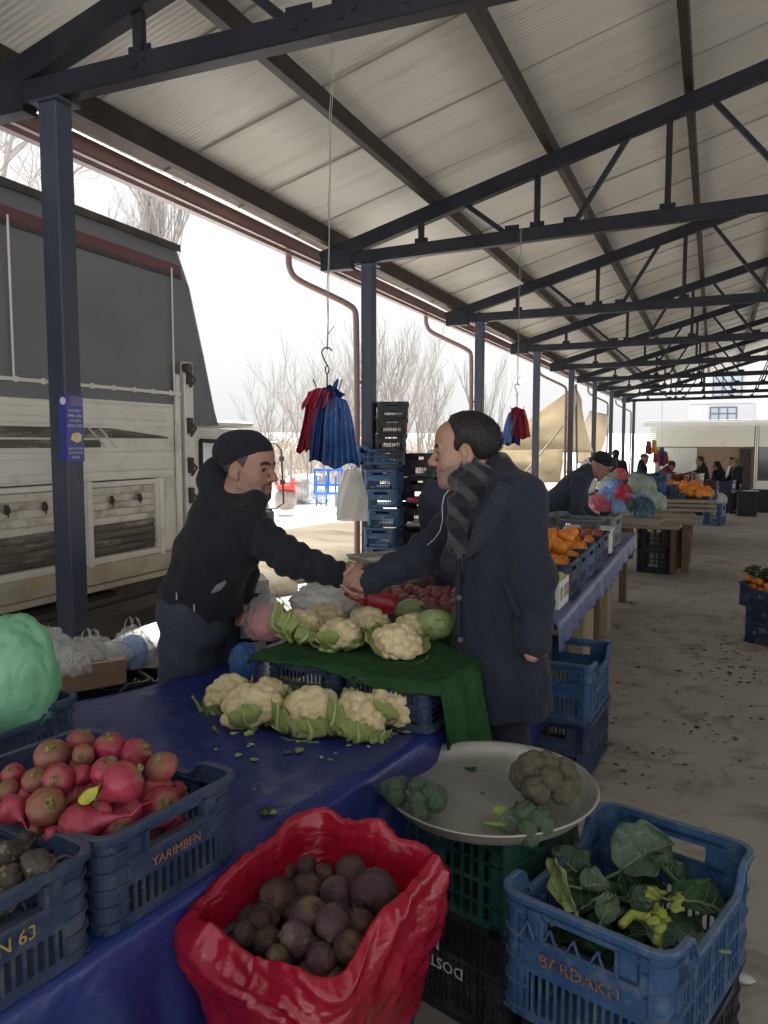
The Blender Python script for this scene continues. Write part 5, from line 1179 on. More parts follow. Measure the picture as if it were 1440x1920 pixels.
def broccoli(px, py, z, dpx, k, rot, label):
    p = az(px, py, z); dep = float((p - _C) @ _f); r = dpx / 2 * dep / FPX / 1.02; t = thing('broccoli', label, 'broccoli', p); t.rotation_euler = rot; t.scale = (r,) * 3
    for me, nm in zip(BR[k], ('florets', 'stalk')): o = bpy.data.objects.new(nm, me); COL.objects.link(o); o.parent = t
    return t, r
broccoli(745, 1487, .665, 62, 2, look(-RT * .9 + UP * .7 - FW * .2), 'small dark broccoli head at the left rim of the tray, behind its twin')
broccoli(797, 1502, .665, 84, 0, look(UP * .8 - FW * .6 - RT * .1), 'green broccoli head hanging over the left rim of the tray')
broccoli(1024, 1468, .70, 132, 1, look(UP * .9 + RT * .35 - FW * .25), 'big grey-brown overripe broccoli head on the right of the tray')
broccoli(997, 1545, .655, 78, 0, look(UP * .5 - FW * .8 + RT * .1), 'bluish green broccoli head at the front rim below the big one')
M_lgl = leaf_mat('light_leaf', (.26, .36, .06), (.34, .44, .12), (.42, .5, .2))
scrap('frilly yellow-green leaf on the tray beside the front broccoli', az(943, 1528, .645), .05, M_lgl, 91, nrm=(.2, -.5, .8), curl=1.6)
scrap('pale blue-green leaf hanging beside the front broccoli', az(962, 1532, .65), .08, M_lfb, 92, nrm=(-.2, -.8, .5), spin=1.4, curl=.8)
st = MB(); q0, q1 = az(905, 1543, .63), az(950, 1547, .635); st.tube([q0, (q0 + q1) / 2, q1], [.006, .0055, .007], 8); tag(st.build('stalk_piece', M_lgl, None, tuple(q0), True), 'thin yellow-green stalk piece lying on the tray', 'stalk')
scrap('dark torn leaf scrap on the middle of the tray', az(882, 1446, .62), .035, M_lfd, 93, curl=1.2)
scrap('tiny leaf crumb left of centre on the tray', az(862, 1466, .62), .012, M_lf, 94); scrap('dry brown crumb on the tray below the centre', az(905, 1488, .62), .016, M_brold, 95)

# ---- leaf crate at the right
LCS = (.575, .40, .30); RC0 = (az(965, 1655, .555) + az(1395, 1600, .555)) / 2; RC0[2] = .262; A3 = R(72.5)
lc = crate('big blue crate of leftover green leaves at the right front', M_cb, RC0, A3, LCS, n_long=18, n_short=16, dip=.065, rc=.045)
letter(lc, 'BARDAKLI', .042, M_lor, '-x', LCS, .165)
mb = MB()
for s in np.linspace(-.12, .05, 4): mb.bar((-LCS[0] / 2 - .008, -s - .012, .205), (-LCS[0] / 2 - .008, -s + .005, .245), .005, .004); mb.bar((-LCS[0] / 2 - .008, -s + .005, .245), (-LCS[0] / 2 - .008, -s + .025, .205), .005, .004)
mb.build('moulded_ribs', M_cb, lc)
crate('dark crate under the big blue leaf crate', M_cbk, (RC0[0] + .01, RC0[1] + .03, 0), A3, (.53, .37, .268))
M_vein = pm('leaf_vein', (.15, .21, .11), (.20, .26, .14), ns=10, rough=.55, bump=0)
def broad_leaf(label, p, L, wd, mat, nrm, spin, seed, bend=.5, cup=.25, stalk=.35, wav=.06, group='leaves in the blue crate', name='broccoli_leaf'):
    rg = np.random.RandomState(seed); nu, nv = 22, 15; P = np.zeros((nu, nv, 3))
    for i, u in enumerate(np.linspace(0, 1, nu)):
        w_ = wd * (math.sin(min(1, u * .92 + .06) * math.pi) ** .75) * (1 + .10 * math.sin(u * 19 + seed)); ang = bend * (u - .3) * 1.8
        x = L * (math.sin(ang) / (bend * 1.8) if bend else u); z = -L * (1 - math.cos(ang)) / (max(bend, .01) * 1.8)
        for j, v in enumerate(np.linspace(-1, 1, nv)):
            zz = cup * wd * v * v + wav * L * math.sin(u * 13 + v * 5 + seed) * abs(v) ** 1.5 - .012 * L * math.cos(u * 26 + abs(v) * 9) * (1 - abs(v)); P[i, j] = (x, v * w_ * .5, z + zz)
    P *= .86
    m = MB(); m.slab(P, V3(0, 0, .0014)); mid = P[:, nv // 2] + V3(0, 0, .0005); base = mid[0] - V3(L * stalk, 0, -.02); m.tube(np.concatenate([[base], mid]), np.linspace(.0048, .0010, nu + 1), 7, 1)
    for sg in (-1, 1):
        for i in range(3, nu - 3, 3): m.tube([P[i, nv // 2] + V3(0, 0, .001), P[min(i + 2, nu - 1), nv // 2 + sg * 3] + V3(0, 0, .0012), P[min(i + 3, nu - 1), nv // 2 + sg * 6] + V3(0, 0, .0012)], [.0012, .0009, .0005], 5, 1)
    o = m.build(name, [mat, M_vein], None, (0, 0, 0), True); o.location = tuple(p); o.rotation_euler = look(nrm, spin); return tag(o, label, 'leaf', group)
lf = [(1190, 1612, .50, .20, .19, M_lfb, (-.3, -.6, .7), 1.0, .6, 'large pale blue-green leaf standing up in the middle of the crate'), (1085, 1640, .46, .16, .12, M_lfd, (.6, -.4, .6), 2.0, .5, 'dark leaf against the left wall of the blue crate'), (1108, 1660, .47, .10, .10, M_lfb, (0, -.3, 1), .5, .8, 'small round pale leaf left of the large one'), (1110, 1690, .44, .22, .18, M_lfd, (-.2, -.2, 1), 1.6, .9, 'broad dark leaf curling over in the front left'), (1060, 1675, .48, .18, .07, M_lf, (-.5, -.7, .4), 2.6, .4, 'narrow olive leaf leaning on the left rim'), (1135, 1710, .46, .09, .07, M_lfb, (.1, -.8, .5), 1.2, .7, 'small pale leaf tip near the front wall'), (1190, 1680, .42, .2, .15, M_lfd, (.3, -.2, .9), .2, .7, 'crumpled dark leaf in the middle of the crate'), (1215, 1700, .43, .12, .10, M_lfb, (.2, -.5, .8), 2.2, .8, 'grey-green curled leaf below the large one'), (1270, 1655, .46, .17, .09, M_lfd, (.8, -.3, .5), 1.9, .5, 'narrow dark leaf leaning on the far wall'), (1300, 1690, .45, .22, .13, M_lfd, (.3, -.3, .9), -.4, .6, 'long dark leaf on the right of the crate'), (1240, 1755, .44, .10, .08, M_lfb, (.0, -.9, .4), 1.5, .6, 'pale leaf behind the yellow shoots'), (1215, 1745, .42, .13, .10, M_lfd, (-.4, -.3, .9), 3.0, .8, 'dark leaf under the yellow shoots'), (1290, 1770, .43, .11, .09, M_lfb, (.2, -.2, 1), .9, .7, 'small pale leaf in the right front corner')]
for i, (px, py, z, L, w_, m, nn, sp, bd_, lb) in enumerate(lf): broad_leaf(lb, az(px, py, z), L, w_, m, nn, sp, 200 + i, bend=bd_)
for i in range(18): 
    q = RC0 + rotz(A3) @ V3(rnd.uniform(-.2, .2), rnd.uniform(-.13, .13), 0); q[2] = .30 + rnd.uniform(.0, .10); broad_leaf('dark wilted leaf at the bottom of the blue crate', q, .18, .15, M_lfd, (rnd.uniform(-.5, .5), rnd.uniform(-.5, .3), 1), rnd.uniform(0, 6), 300 + i, group='wilted leaves at the bottom of the blue crate')
M_shoot = leaf_mat('yellow_shoot', (.38, .44, .06), (.46, .50, .12), (.5, .56, .2))
sh = thing('broccoli_shoot', 'yellow-green broccoli shoot with curled stalk in the leaf crate', 'shoot', az(1230, 1740, .46)); so3 = tuple(sh.location)
mb = MB(); pts = [az(1165, 1735, .47), az(1185, 1715, .475), az(1215, 1722, .475), az(1235, 1750, .47), az(1228, 1770, .45)]; mb.tube(pts, [.010, .012, .012, .010, .009], 10); mb.tube([az(1238, 1745, .465), az(1228, 1715, .48), az(1232, 1695, .485)], [.008, .008, .006], 8); mb.build('stalk', M_shoot, sh, so3, True)
for i, (px, py) in enumerate(((1233, 1680), (1262, 1690), (1222, 1735), (1245, 1720))):
    m = MB(); nu = 12; Pz = np.zeros((nu, 9, 3)); p = az(px, py, .485)
    for a_ in range(nu):
        for b_ in range(9): u, v = a_ / (nu - 1), b_ / 4 - 1; Pz[a_, b_] = (.05 * (u - .5), .018 * v * math.sin(min(1, u + .15) * 3.0) + 0, .018 * v * v + .008 * math.sin(u * 14 + v * 4 + i))
    m.slab(Pz @ np.array(Euler((R(40 + 20 * i), R(-30), i * 1.3)).to_matrix()).T + p, V3(0, 0, .001)); m.build('frilly_leaf', M_shoot, sh, so3, True)

# ================================================================== LEFT: dark crate with green bag, cardboard box, bags
gc = crate('dark slatted crate holding the green bag at the left edge', M_cdb, tb3(-.105, .885, TZ + .012), -TA + math.pi / 2, (.50, .345, .19))
def crumple(c, r, seed, amp=.12, fr=2.4, asp=(1, 1, 1), flat_bottom=True, sub=5, power=1.0):
    V, F = ico(sub); d = 1 + amp * ridge(V * fr + seed * 3.3, 3, seed) * .55 + amp * .35 * ridge(V * (fr * 2, fr * 2, fr * .6) + seed, 2, seed + 2) + amp * .5 * fbm(V * fr * .6 + seed, 2, seed + 9); P = V * d[:, None] * np.array(asp)
    if flat_bottom: lo = -.62 * asp[2]; P[:, 2] = np.where(P[:, 2] < lo, lo + (P[:, 2] - lo) * .15, P[:, 2])
    return P * r + np.asarray(c), F
def bag_handles(m, c, r, rot=0.0, gap=.35, h=1.0, w=.10, mi=0):
    for s in (-1, 1):
        P = []; 
        for t in np.linspace(0, math.pi, 16):
            q = np.array([s * gap * r * .5 + .40 * r * math.cos(t) * .55, .08 * r * math.sin(t * 2 + s), h * r * .55 * math.sin(t)]) ; n_ = np.array([0, 1, 0.]); P.append([q - n_ * w * r + .02 * r * math.sin(t * 5), q, q + n_ * w * r])
        P = np.array(P) @ rotz(rot).T + np.asarray(c); m.slab(P, V3(.0006, .0006, .0012), mi)
M_gbag = film('green_bag_film', (.28, .60, .38), (.34, .66, .44), alpha=.95, transl=.45, rough=.28, ns=3, bump=.9, bs=7)
M_clear = film('clear_bag_film', (.78, .78, .76), (.70, .70, .68), alpha=.34, transl=.3, rough=.12, bump=.9, bs=12); M_white = film('white_bag_film', (.68, .68, .66), (.78, .78, .76), alpha=.93, transl=.35, rough=.4, bump=.5, bs=14)
M_pinkin = pm('pink_contents', (.50, .06, .08), (.62, .14, .14), ns=9, rough=.5); M_blfilm = film('blue_bag_film', (.12, .30, .66), (.30, .50, .80), alpha=.42, transl=.4, rough=.25, bump=.6, bs=20)
gp_ = ad(28, 1268, 2.14); V, F = ico(5); gb = MB(); d = 1 + .10 * ridge(V * 1.3 + 3, 3, 3) * .6 + .06 * fbm(V * 1.1, 2, 4) + .035 * ridge(V * (4, 4, 1.0) + .25 * fbm(V * 3, 2, 5)[:, None], 3, 8) + .06 * ridge(V * (3.2, 3.2, .9) + 4, 2, 18) * np.clip(V[:, 2], 0, 1); Pg = V * d[:, None] * np.array([.105, .10, .155]); Pg[:, :2] *= (1 + .12 * np.clip(-V[:, 2:3], 0, 1)); gb.add(Pg + gp_, F)
tag(gb.build('plastic_bag', M_gbag, None, tuple(gp_), True), 'full light green plastic bag bulging out of the dark crate at the left', 'bag')
M_card = pm('brown_cardboard', (.17, .10, .062), (.21, .13, .08), ns=3, rough=.8, bump=.1, bs=40, dirt=(.22, .13, .08), ds=6); M_cardin = pm('cardboard_edge', (.52, .40, .28), (.46, .34, .23), rough=.8)
cbp = (ad(120, 1302, 2.92) + ad(235, 1275, 3.05)) / 2; czb = .675; cb_r = math.atan2(*(ad(235, 1275, 3.05) - ad(120, 1302, 2.92))[[1, 0]]); bx_l = float(np.linalg.norm((ad(235, 1275, 3.05) - ad(120, 1302, 2.92))[:2])) * 1.02
Mc = rotz(cb_r); cor = V3(cbp[0], cbp[1], 0) + Mc @ V3(0, .16, 0); org = (cor[0], cor[1], czb)
box = thing('cardboard_box', 'low brown cardboard box full of clear plastic bags beside the post', 'box', org); mb = MB(); L_, W_, H_ = bx_l, .32, .095
for (c, s) in (((0, -W_ / 2, H_ / 2), (L_, .005, H_)), ((0, W_ / 2, H_ / 2), (L_, .005, H_)), ((-L_ / 2, 0, H_ / 2), (.005, W_, H_)), ((L_ / 2, 0, H_ / 2), (.005, W_, H_)), ((0, 0, .004), (L_, W_, .005))): mb.box(cor * (1, 1, 0) + V3(0, 0, czb) + Mc @ V3(*c), s, Mc)
mb.build('walls', M_card, box, org); mb = MB()
for s in (-.36, .36): mb.box(cor * (1, 1, 0) + V3(0, 0, czb) + Mc @ V3(s * L_, -W_ / 2, H_ + .006), (L_ * .26, .007, .014), Mc)
mb.box(cor * (1, 1, 0) + V3(0, 0, czb) + Mc @ V3(0, -W_ / 2, H_ + .0015), (L_, .0065, .003), Mc); mb.build('stacking_tabs', M_cardin, box, org)
crate('dark crate carrying the brown cardboard box', M_cbk, (cor[0], cor[1], .475), cb_r, (.42, .34, .2)); crate('dark crate under the cardboard box stack', M_cbk, (cor[0], cor[1], .236), cb_r, (.42, .34, .235)); crate('bottom dark crate of the cardboard box stack', M_cbk, (cor[0], cor[1], 0), cb_r, (.42, .34, .235))
def film_bag(label, p, r, seed, mat, asp=(1, 1, .8), handles=True, rot=0.0, amp=.2, group=None, inner=None, hh=1.0, name='plastic_bag', fr=2.4, gap=.35):
    m = MB(); P, F = crumple((0, 0, 0), r, seed, amp, fr, asp); m.add(P @ rotz(rot).T, F)
    t = tag(m.build(name, mat, None, (0, 0, 0), True), label, 'bag', group); t.location = tuple(p)
    if handles: hm = MB(); bag_handles(hm, (0, 0, r * asp[2] * .72), r, rot, h=hh, gap=gap); hm.build('handles', mat, t, (0, 0, 0), True)
    if inner: im = MB(); P, F = crumple((0, 0, -r * .12), r * .82, seed + 3, .12, 2, asp, sub=4); im.add(P @ rotz(rot).T, F); im.build('contents', inner, t, (0, 0, 0), True)
    return t
film_bag('clear crumpled bag with two handles sticking up from the cardboard box', cor + Mc @ V3(.02, -.04, czb + .10), .085, 5, M_clear, (1.2, .9, .7), rot=YAW, hh=1.3)
film_bag('clear crumpled bag spilling over the front of the cardboard box', cor + Mc @ V3(-.07, -.12, czb + .09), .055, 9, M_clear, (1.2, .9, .8), handles=False, amp=.3)
film_bag('whitish clear bag behind the full green bag', ad(88, 1235, 2.6), .085, 14, M_clear, (.8, .9, 1.1), handles=False)
film_bag('small clear bag at the right end of the cardboard box', cor + Mc @ V3(.12, -.05, czb + .09), .05, 15, M_clear, (1, .9, .8), handles=False, amp=.3)
film_bag('pale carrier bag with blue bags inside standing beside the stallholder', ad(250, 1222, 3.3), .085, 23, M_clear, (.85, .7, 1.1), rot=YAW, hh=1.7, inner=M_blfilm)
q = ad(250, 1255, 3.3); crate('dark crate under the pale carrier bag', M_cbk, (q[0], q[1], .46), YAW, (.42, .30, .195)); crate('dark lower crate below the pale carrier bag', M_cbk, (q[0], q[1], .23), YAW, (.42, .30, .225)); crate('lowest dark crate below the pale carrier bag', M_cbk, (q[0], q[1], 0), YAW, (.42, .30, .225))
film_bag('blue-white bag at the left end of the mat crates', az(456, 1243, .76), .056, 31, M_blfilm, (.8, .9, 1.25), handles=False, amp=.24, fr=1.5)
film_bag('red and white carrier bag standing behind the leafy cauliflower', ad(505, 1165, 3.15), .105, 33, M_clear, (.95, .8, .95), rot=YAW - .3, hh=1.2, inner=M_pinkin, amp=.14)
film_bag('bunched white carrier bag with grey print below the handshake', ad(615, 1128, 3.2), .11, 37, M_white, (1.15, .8, .62), rot=YAW, handles=False, amp=.22, fr=3)
q = ad(530, 1090, 3.25); m = MB(); m.tube([ad(515, 1170, 3.1), ad(520, 1115, 3.1), ad(545, 1100, 3.1), ad(568, 1110, 3.1), ad(545, 1125, 3.1), ad(528, 1160, 3.1)], .004, 6); 

# ---- red scoop, onion box, tray scale, tub behind the handshake
M_scoop = pm('red_scoop_plastic', (.30, .012, .028), (.25, .010, .024), ns=4, rough=.38, bump=.05, sss=.1)
sp0 = ad(712, 1130, 3.0); scp = thing('scoop', 'red plastic scoop lying on the green mat below the handshake', 'scoop', sp0)
fr3 = np.array([RT * .98 - UP * .05, FW * .5 + UP * .85, np.cross(RT * .98 - UP * .05, FW * .5 + UP * .85)]).T
P = []; 
for i, u in enumerate(np.linspace(0, 1, 18)):
    w_ = .043 * min(1, (u * 6 + .25) ** .5, ((1 - u) * 5 + .2) ** .5); row = []
    for v in np.linspace(-1, 1, 13): row.append(((u - .5) * .125, v * w_, -.030 * (1 - v * v) * (.55 + .45 * u) + (.012 if u < .06 else 0)))
    P.append(row)
m = MB(); Pq = np.array(P) @ fr3.T + sp0; nn = fr3[:, 2] * .003; m.slab(Pq, nn); m.build('bowl', M_scoop, scp, sp0, True)
m = MB(); hp = [np.array((-.055, 0, -.012)), np.array((-.075, .004, .0)), np.array((-.11, .018, .008)), np.array((-.135, .03, .010))]; m.tube([fr3 @ q + sp0 for q in hp], [.013, .010, .0105, .009], 10); m.build('handle', M_scoop, scp, sp0, True)
M_on = pm('red_onion_skin', (.20, .05, .055), (.30, .10, .085), ns=9, rough=.4, bump=.1, stretch=(1, 1, .3), hv=.25)
M_wdk = pm('dark_brown_wood', (.12, .075, .045), (.17, .11, .07), ns=3, rough=.8, bump=.3, bs=14)
bo_ = az(790, 1118, .97); brz = YAW - R(62)
ob = thing('wooden_box', 'open brown wooden box of red onions behind the red scoop', 'box', bo_); m = MB(); Mo = rotz(R(-9.3)); Lb, Wb, Hb = .42, .62, .12
cb2 = bo_ + FW * .20 + RT * .08 - V3(0, 0, .075)
for (c, s) in (((0, -Wb / 2, 0), (Lb, .014, Hb)), ((0, Wb / 2, 0), (Lb, .014, Hb)), ((-Lb / 2, 0, 0), (.014, Wb - .03, Hb)), ((Lb / 2, 0, 0), (.014, Wb - .03, Hb)), ((0, 0, -.055), (Lb - .03, Wb - .03, .01))): m.box(cb2 + Mo @ V3(*c), s, Mo, .002)
m.build('walls', M_wdk, ob, bo_)
V, F = ico(3); om = MB(); om.add(V * np.array([1, 1, .85]) * (1 + .25 * np.clip(V[:, 2:3] - .8, 0, 1) * 3) * .028, F); ome = om.mesh('red_onion', M_on, smooth=True)
for i in range(78):
    o = bpy.data.objects.new('red_onion', ome); COL.objects.link(o); k = i % 48; q = cb2 + Mo @ V3(-.17 + .049 * (k % 8) + rnd.uniform(-.008, .008), -.26 + .1 * (k // 8) + rnd.uniform(-.02, .02), .008 + .028 * (i // 48) + rnd.uniform(0, .02)); o.location = tuple(q); o.rotation_euler = (rnd.uniform(0, 6), rnd.uniform(0, 6), 0); s = rnd.uniform(.85, 1.15); o.scale = (s, s, s); tag(o, 'small red onion in the brown wooden box', 'onion', 'red onions in the wooden box')
crate('crate holding up the onion box', M_cdb, cb2 - V3(0, 0, .062 + .195), -TA, (.42, .40, .195))
# second wooden box edge going back left of the onions
b2 = ad(745, 1112, 3.9); m = MB(); m.bar(ad(700, 1122, 3.7), ad(790, 1090, 4.3), .016, .09, .003); m.bar(ad(690, 1130, 3.7), ad(640, 1120, 4.2), .016, .09, .003); m.bar(ad(640, 1120, 4.2), ad(740, 1085, 4.8), .016, .09, .003); tag(m.build('wooden_box', M_wood, None, tuple(b2)), 'long brown wooden box rim behind the red scoop', 'box')
# ice-cream style tub with white lid
tp_ = ad(830, 1098, 4.0); tub = thing('plastic_tub', 'clear plastic tub with a white lid behind the onions', 'tub', tp_); MB().box(tp_ - V3(0, 0, .035), (.20, .15, .09), rotz(YAW), .015).build('tub_body', M_clear, tub, tp_); MB().box(tp_ + V3(0, 0, .018), (.215, .165, .022), rotz(YAW), .008).build('lid', M_cw, tub, tp_)
tw = ad(782, 1103, 3.9); m = MB(); m.box(tw, (.05, .05, .07), rotz(YAW), .006); o = tag(m.build('small_carton', M_wh, None, tuple(tw)), 'small white carton with blue print by the tub', 'carton'); MB().box(tw - FW * .026, (.035, .002, .03), rotz(YAW)).build('blue_print', M_stk, o, tuple(tw))
# steel tray of a scale near the crate stack
ts = ad(735, 1048, 4.6); sct = thing('weighing_scale', 'weighing scale with a flat metal pan behind the coat sleeve', 'scale', ts); Ms = rotz(YAW + .55); m = MB()
for (c, s) in (((0, -.15, .02), (.44, .012, .012)), ((0, .15, .02), (.44, .012, .012)), ((-.215, 0, .02), (.012, .30, .012)), ((.215, 0, .02), (.012, .30, .012)), ((0, 0, 0), (.42, .29, .006)), ((0, -.145, .01), (.42, .006, .03)), ((0, .145, .01), (.42, .006, .03)), ((-.21, 0, .01), (.006, .29, .03)), ((.21, 0, .01), (.006, .29, .03))): m.box(ts + Ms @ V3(*c), s, Ms, .002)
m.build('pan', M_tray, sct, ts); m = MB(); m.box(ts - V3(0, 0, .07), (.24, .22, .12), Ms, .02); m.build('body', M_cdb, sct, ts)
q = ts - V3(0, 0, .13); tb_ = thing('side_table', 'rough wooden stand under the weighing scale', 'table', (q[0], q[1], 0)); MB().box(q - V3(0, 0, .02), (.6, .5, .04), Ms, .004).build('tabletop', M_wood, tb_, (q[0], q[1], 0))
for sx in (-1, 1):
    for sy in (-1, 1): MB().box(V3(q[0], q[1], (q[2] - .04) / 2) + Ms @ V3(.26 * sx, .2 * sy, 0), (.05, .05, q[2] - .04), Ms).build('leg', M_wood, tb_, (q[0], q[1], 0))

for (px, py, dp, w_, h_, lb) in ((478, 1112, 3.6, .10, .15, 'white printed carton just right of the stallholder'), (458, 1195, 3.45, .16, .22, 'white carton below the other one beside the stallholder'), (500, 1165, 3.9, .12, .2, 'cream carton behind the red and white bag')):
    q = ad(px, py, dp); o = tag(MB().box(q, (w_, .2, h_), rotz(YAW + .3), .003).build('carton', M_wh2 if 0 else M_cw, None, tuple(q - V3(0, 0, h_ / 2))), lb, 'carton'); MB().box(q + rotz(YAW + .3) @ V3(0, -.102, .01), (w_ * .6, .002, .018), rotz(YAW + .3)).build('print', M_kd, o, tuple(q - V3(0, 0, h_ / 2)))
q = ad(470, 1240, 3.6); crate('dark crate under the white cartons', M_cbk, (q[0], q[1], .52), YAW + .3, (.46, .32, .16)); crate('lower dark crate under the white cartons', M_cbk, (q[0], q[1], .26), YAW + .3, (.46, .32, .255)); crate('lowest dark crate under the white cartons', M_cbk, (q[0], q[1], 0), YAW + .3, (.46, .32, .255))
# ================================================================== PEOPLE
def skin_mat(name, c, c2, red=None):
    return pm(name, c, c2, ns=5, rough=.5, bump=.12, bs=140, bd=.001, sss=.18, spec=.35, jitter=False, dirt=red, ds=7, dt=(.55, .8))
M_sk1 = skin_mat('skin_fair', (.36, .20, .145), (.41, .235, .17), (.36, .17, .125)); M_sk2 = skin_mat('skin_tan', (.30, .165, .12), (.36, .20, .145), (.32, .14, .105)); M_brow = pm('dark_hair', (.012, .010, .010), (.022, .018, .016), ns=60, rough=.55, bump=.9, bs=130, bd=.006, stretch=(1, 1, .25))
M_stb = pm('stubble_skin', (.22, .135, .11), (.30, .18, .14), ns=90, rough=.65, bump=.15, bs=200, jitter=False); M_stbd = pm('beard', (.05, .035, .032), (.10, .065, .055), ns=90, rough=.7, bump=.3, bs=200, jitter=False); M_lip = pm('lips', (.26, .10, .09), (.30, .12, .10), rough=.45, bump=.05)
M_eye = pm('eye_white', (.26, .22, .20), rough=.2, bump=0); M_iris = pm('iris', (.015, .010, .008), rough=.15, bump=0)
def cloth(name, c, c2, ns=6, bump=.35, bs=9, fine=320, sheen=.06, rough=.95, dirt=None):
    t = NT(name); v = t.coord((1, 1, 1), False); col = t.ramp(t.noise(v, ns, 6), .3, .7, c, c2)
    col = t.mix(t.ramp(t.noise(v, fine, 2), .55, .75), col, tuple(x * 1.6 + .004 for x in c2))
    n = t.bump(t.noise(v, bs, 4, .5, .8), bump, .02); n = t.bump(t.noise(v, fine, 3), .25, .001, n); return t.done(t.bsdf(col, rough, 0, .25, n, sheen=sheen))
M_coat = cloth('charcoal_wool', (.015, .018, .029), (.024, .029, .044)); M_fleece = cloth('black_fleece', (.009, .010, .014), (.016, .018, .024), bump=.5, bs=14); M_trs = cloth('dark_trousers', (.014, .015, .02), (.022, .023, .03)); M_trb = cloth('slate_trousers', (.028, .034, .048), (.042, .05, .068), bump=.5)
M_knit = cloth('black_knit', (.011, .012, .018), (.02, .021, .03), bump=.3, bs=30, fine=200); M_shoe = pm('black_shoe', (.012, .012, .012), rough=.35)
def head_prims(S, C, M, s=1.0, nose=1.0, neck=True, ears=True):
    """face looks along +Y of M, X is the person's right"""
    L = lambda x, y, z: C + M @ (np.array([x, y, z]) * s); E = lambda c, r, R_=None, k=.02, sub=False: S.ell(L(*c), np.array(r) * s, M if R_ is None else M @ R_, k * s, sub)
    K = lambda a, b, r1, r2=None, k=.02: S.cap(L(*a), L(*b), r1 * s, (r1 if r2 is None else r2) * s, k * s)
    E((0, -.014, .042), (.074, .098, .084)); E((0, .022, -.022), (.061, .068, .088), None, .03); E((0, .050, .050), (.058, .046, .052), None, .03)
    E((0, .076, -.098), (.024, .022, .018), None, .03); K((-.052, .0, -.058), (-.018, .070, -.098), .018, .016, .03); K((.052, .0, -.058), (.018, .070, -.098), .018, .016, .03)
    E((0, .062, -.062), (.036, .034, .036), None, .03); E((-.040, .055, -.022), (.022, .028, .026), None, .03); E((.040, .055, -.022), (.022, .028, .026), None, .03)
    for q in (-1, 1):
        E((q * .031, .101, .008), (.019, .021, .012), None, .014, True); E((q * .031, .0785, .007), (.0125, .0125, .0125), None, .004); K((q * .012, .093, .024), (q * .044, .083, .026), .0075, .006, .014)
        K((q * .018, .091, .0135), (q * .043, .083, .0125), .004, .004, .006)      # upper lid
    K((0, .090, .020), (0, .112 + .006 * (nose - 1), -.018), .0085, .0115, .012); E((0, .113 + .007 * (nose - 1), -.025), (.0128, .0135, .0118), None, .01)
    for q in (-1, 1): E((q * .0125, .102, -.0295), (.0085, .011, .008), None, .008); E((q * .006, .109, -.0375), (.0035, .005, .003), None, .004, True)
    K((-.018, .090, -.057), (0, .097, -.0545), .0052, .006, .008); K((.018, .090, -.057), (0, .097, -.0545), .0052, .006, .008); K((-.015, .089, -.068), (0, .0945, -.0695), .0055, .007, .008); K((.015, .089, -.068), (0, .0945, -.0695), .0055, .007, .008)
    E((0, .103, -.0625), (.022, .008, .0022), None, .004, True)
    if ears:
        for q in (-1, 1):
            Re = rotz(q * .35) @ rotx(-.22); E((q * .079, -.008, -.004), (.010, .020, .033), Re, .01); E((q * .085, -.003, .002), (.006, .010, .018), Re, .005, True); E((q * .076, .004, -.032), (.007, .009, .010), Re, .008)
    if neck: K((0, -.028, -.06), (0, -.055, -.17), .054, .060, .03)
    return L
def fine_face(V, F, C, M, s, n=2):
    V = np.asarray(V); F = np.asarray(F)
    for _ in range(n):
        q = ((V[F].mean(1) - C) @ M) / s; m = (np.linalg.norm(q, axis=1) < .19) & (q[:, 1] > .0) & (q[:, 2] > -.14); K_, Q = F[~m], F[m]
        e = np.sort(np.stack([Q, np.roll(Q, -1, 1)], 2).reshape(-1, 2), 1); ue, inv = np.unique(e, axis=0, return_inverse=True); inv = inv.reshape(-1, 4); b = len(V); mid = V[ue].mean(1); cen = V[Q].mean(1); ci = b + len(ue) + np.arange(len(Q)); ei = b + inv
        N4 = [np.stack([Q[:, k], ei[:, k], ci, ei[:, (k + 3) % 4]], 1) for k in range(4)]; V = np.concatenate([V, mid, cen]); F = np.concatenate([K_] + N4)
    return V, F
def paint_head(V, F, C, M, s, beard=0, hand=False):
    c = V[F].mean(1); q = ((c - C) @ M) / s; mi = np.zeros(len(F), int); x, y, z = np.abs(q[:, 0]), q[:, 1], q[:, 2]; near = (np.linalg.norm(q, axis=1) < .2)
    mi[near & (x > .008) & (x < .050) & (y > .070) & (np.abs(z - (.0275 + .005 * np.sin((x - .01) / .038 * 3.1))) < .0064 - .05 * np.clip(x - .035, 0, 1))] = 1
    eye = near & (x > .018) & (x < .044) & (y > .076) & (np.abs(z - .0065) < .0062); mi[eye] = 3
    mi[eye & (np.abs(x - .0315) < .007)] = 4
    mi[near & (x < .022) & (y > .083) & (z > -.074) & (z < -.051)] = 2
    if beard:
        zz = fbm(c * 45, 2, 4) * .012; bz = near & (y + zz > -.004) & (z + zz < -.046 + .9 * np.clip(.035 - y, 0, .05) - .25 * np.clip(y - .06, 0, .1)) & (z > -.13) & (mi == 0); mi[bz] = 5
        if beard > 1: zz = fbm(c * 90, 2, 7) * .004; mu = near & (y > .06) & (((np.abs(z + .046 + .35 * x) + zz < .0075) & (x < .034)) | ((np.hypot(x - .028, (z + .075) * .45) + zz < .0085)) | ((np.hypot(x * .8, z + .098) + zz < .021) & (z < -.076))); mi[mu & (mi != 2)] = 6
    return mi
def hair_shell(name, C, M, s, sdfun, mat, par, org, thick=.011, base=(.0755, .0995, .0855), cen=(0, -.014, .042), sub=6, rough_=.0015):
    V, F = ico(5); P = V * np.array(base) + np.array(cen); sd = sdfun(P); d = np.clip(sd * .6, -.014, thick) + rough_ * fbm(V * 22, 2, 3) * (sd > .002)
    P = P + V * d[:, None]; return raw_obj(name, C + (P * s) @ M.T, F, mat, par, org)
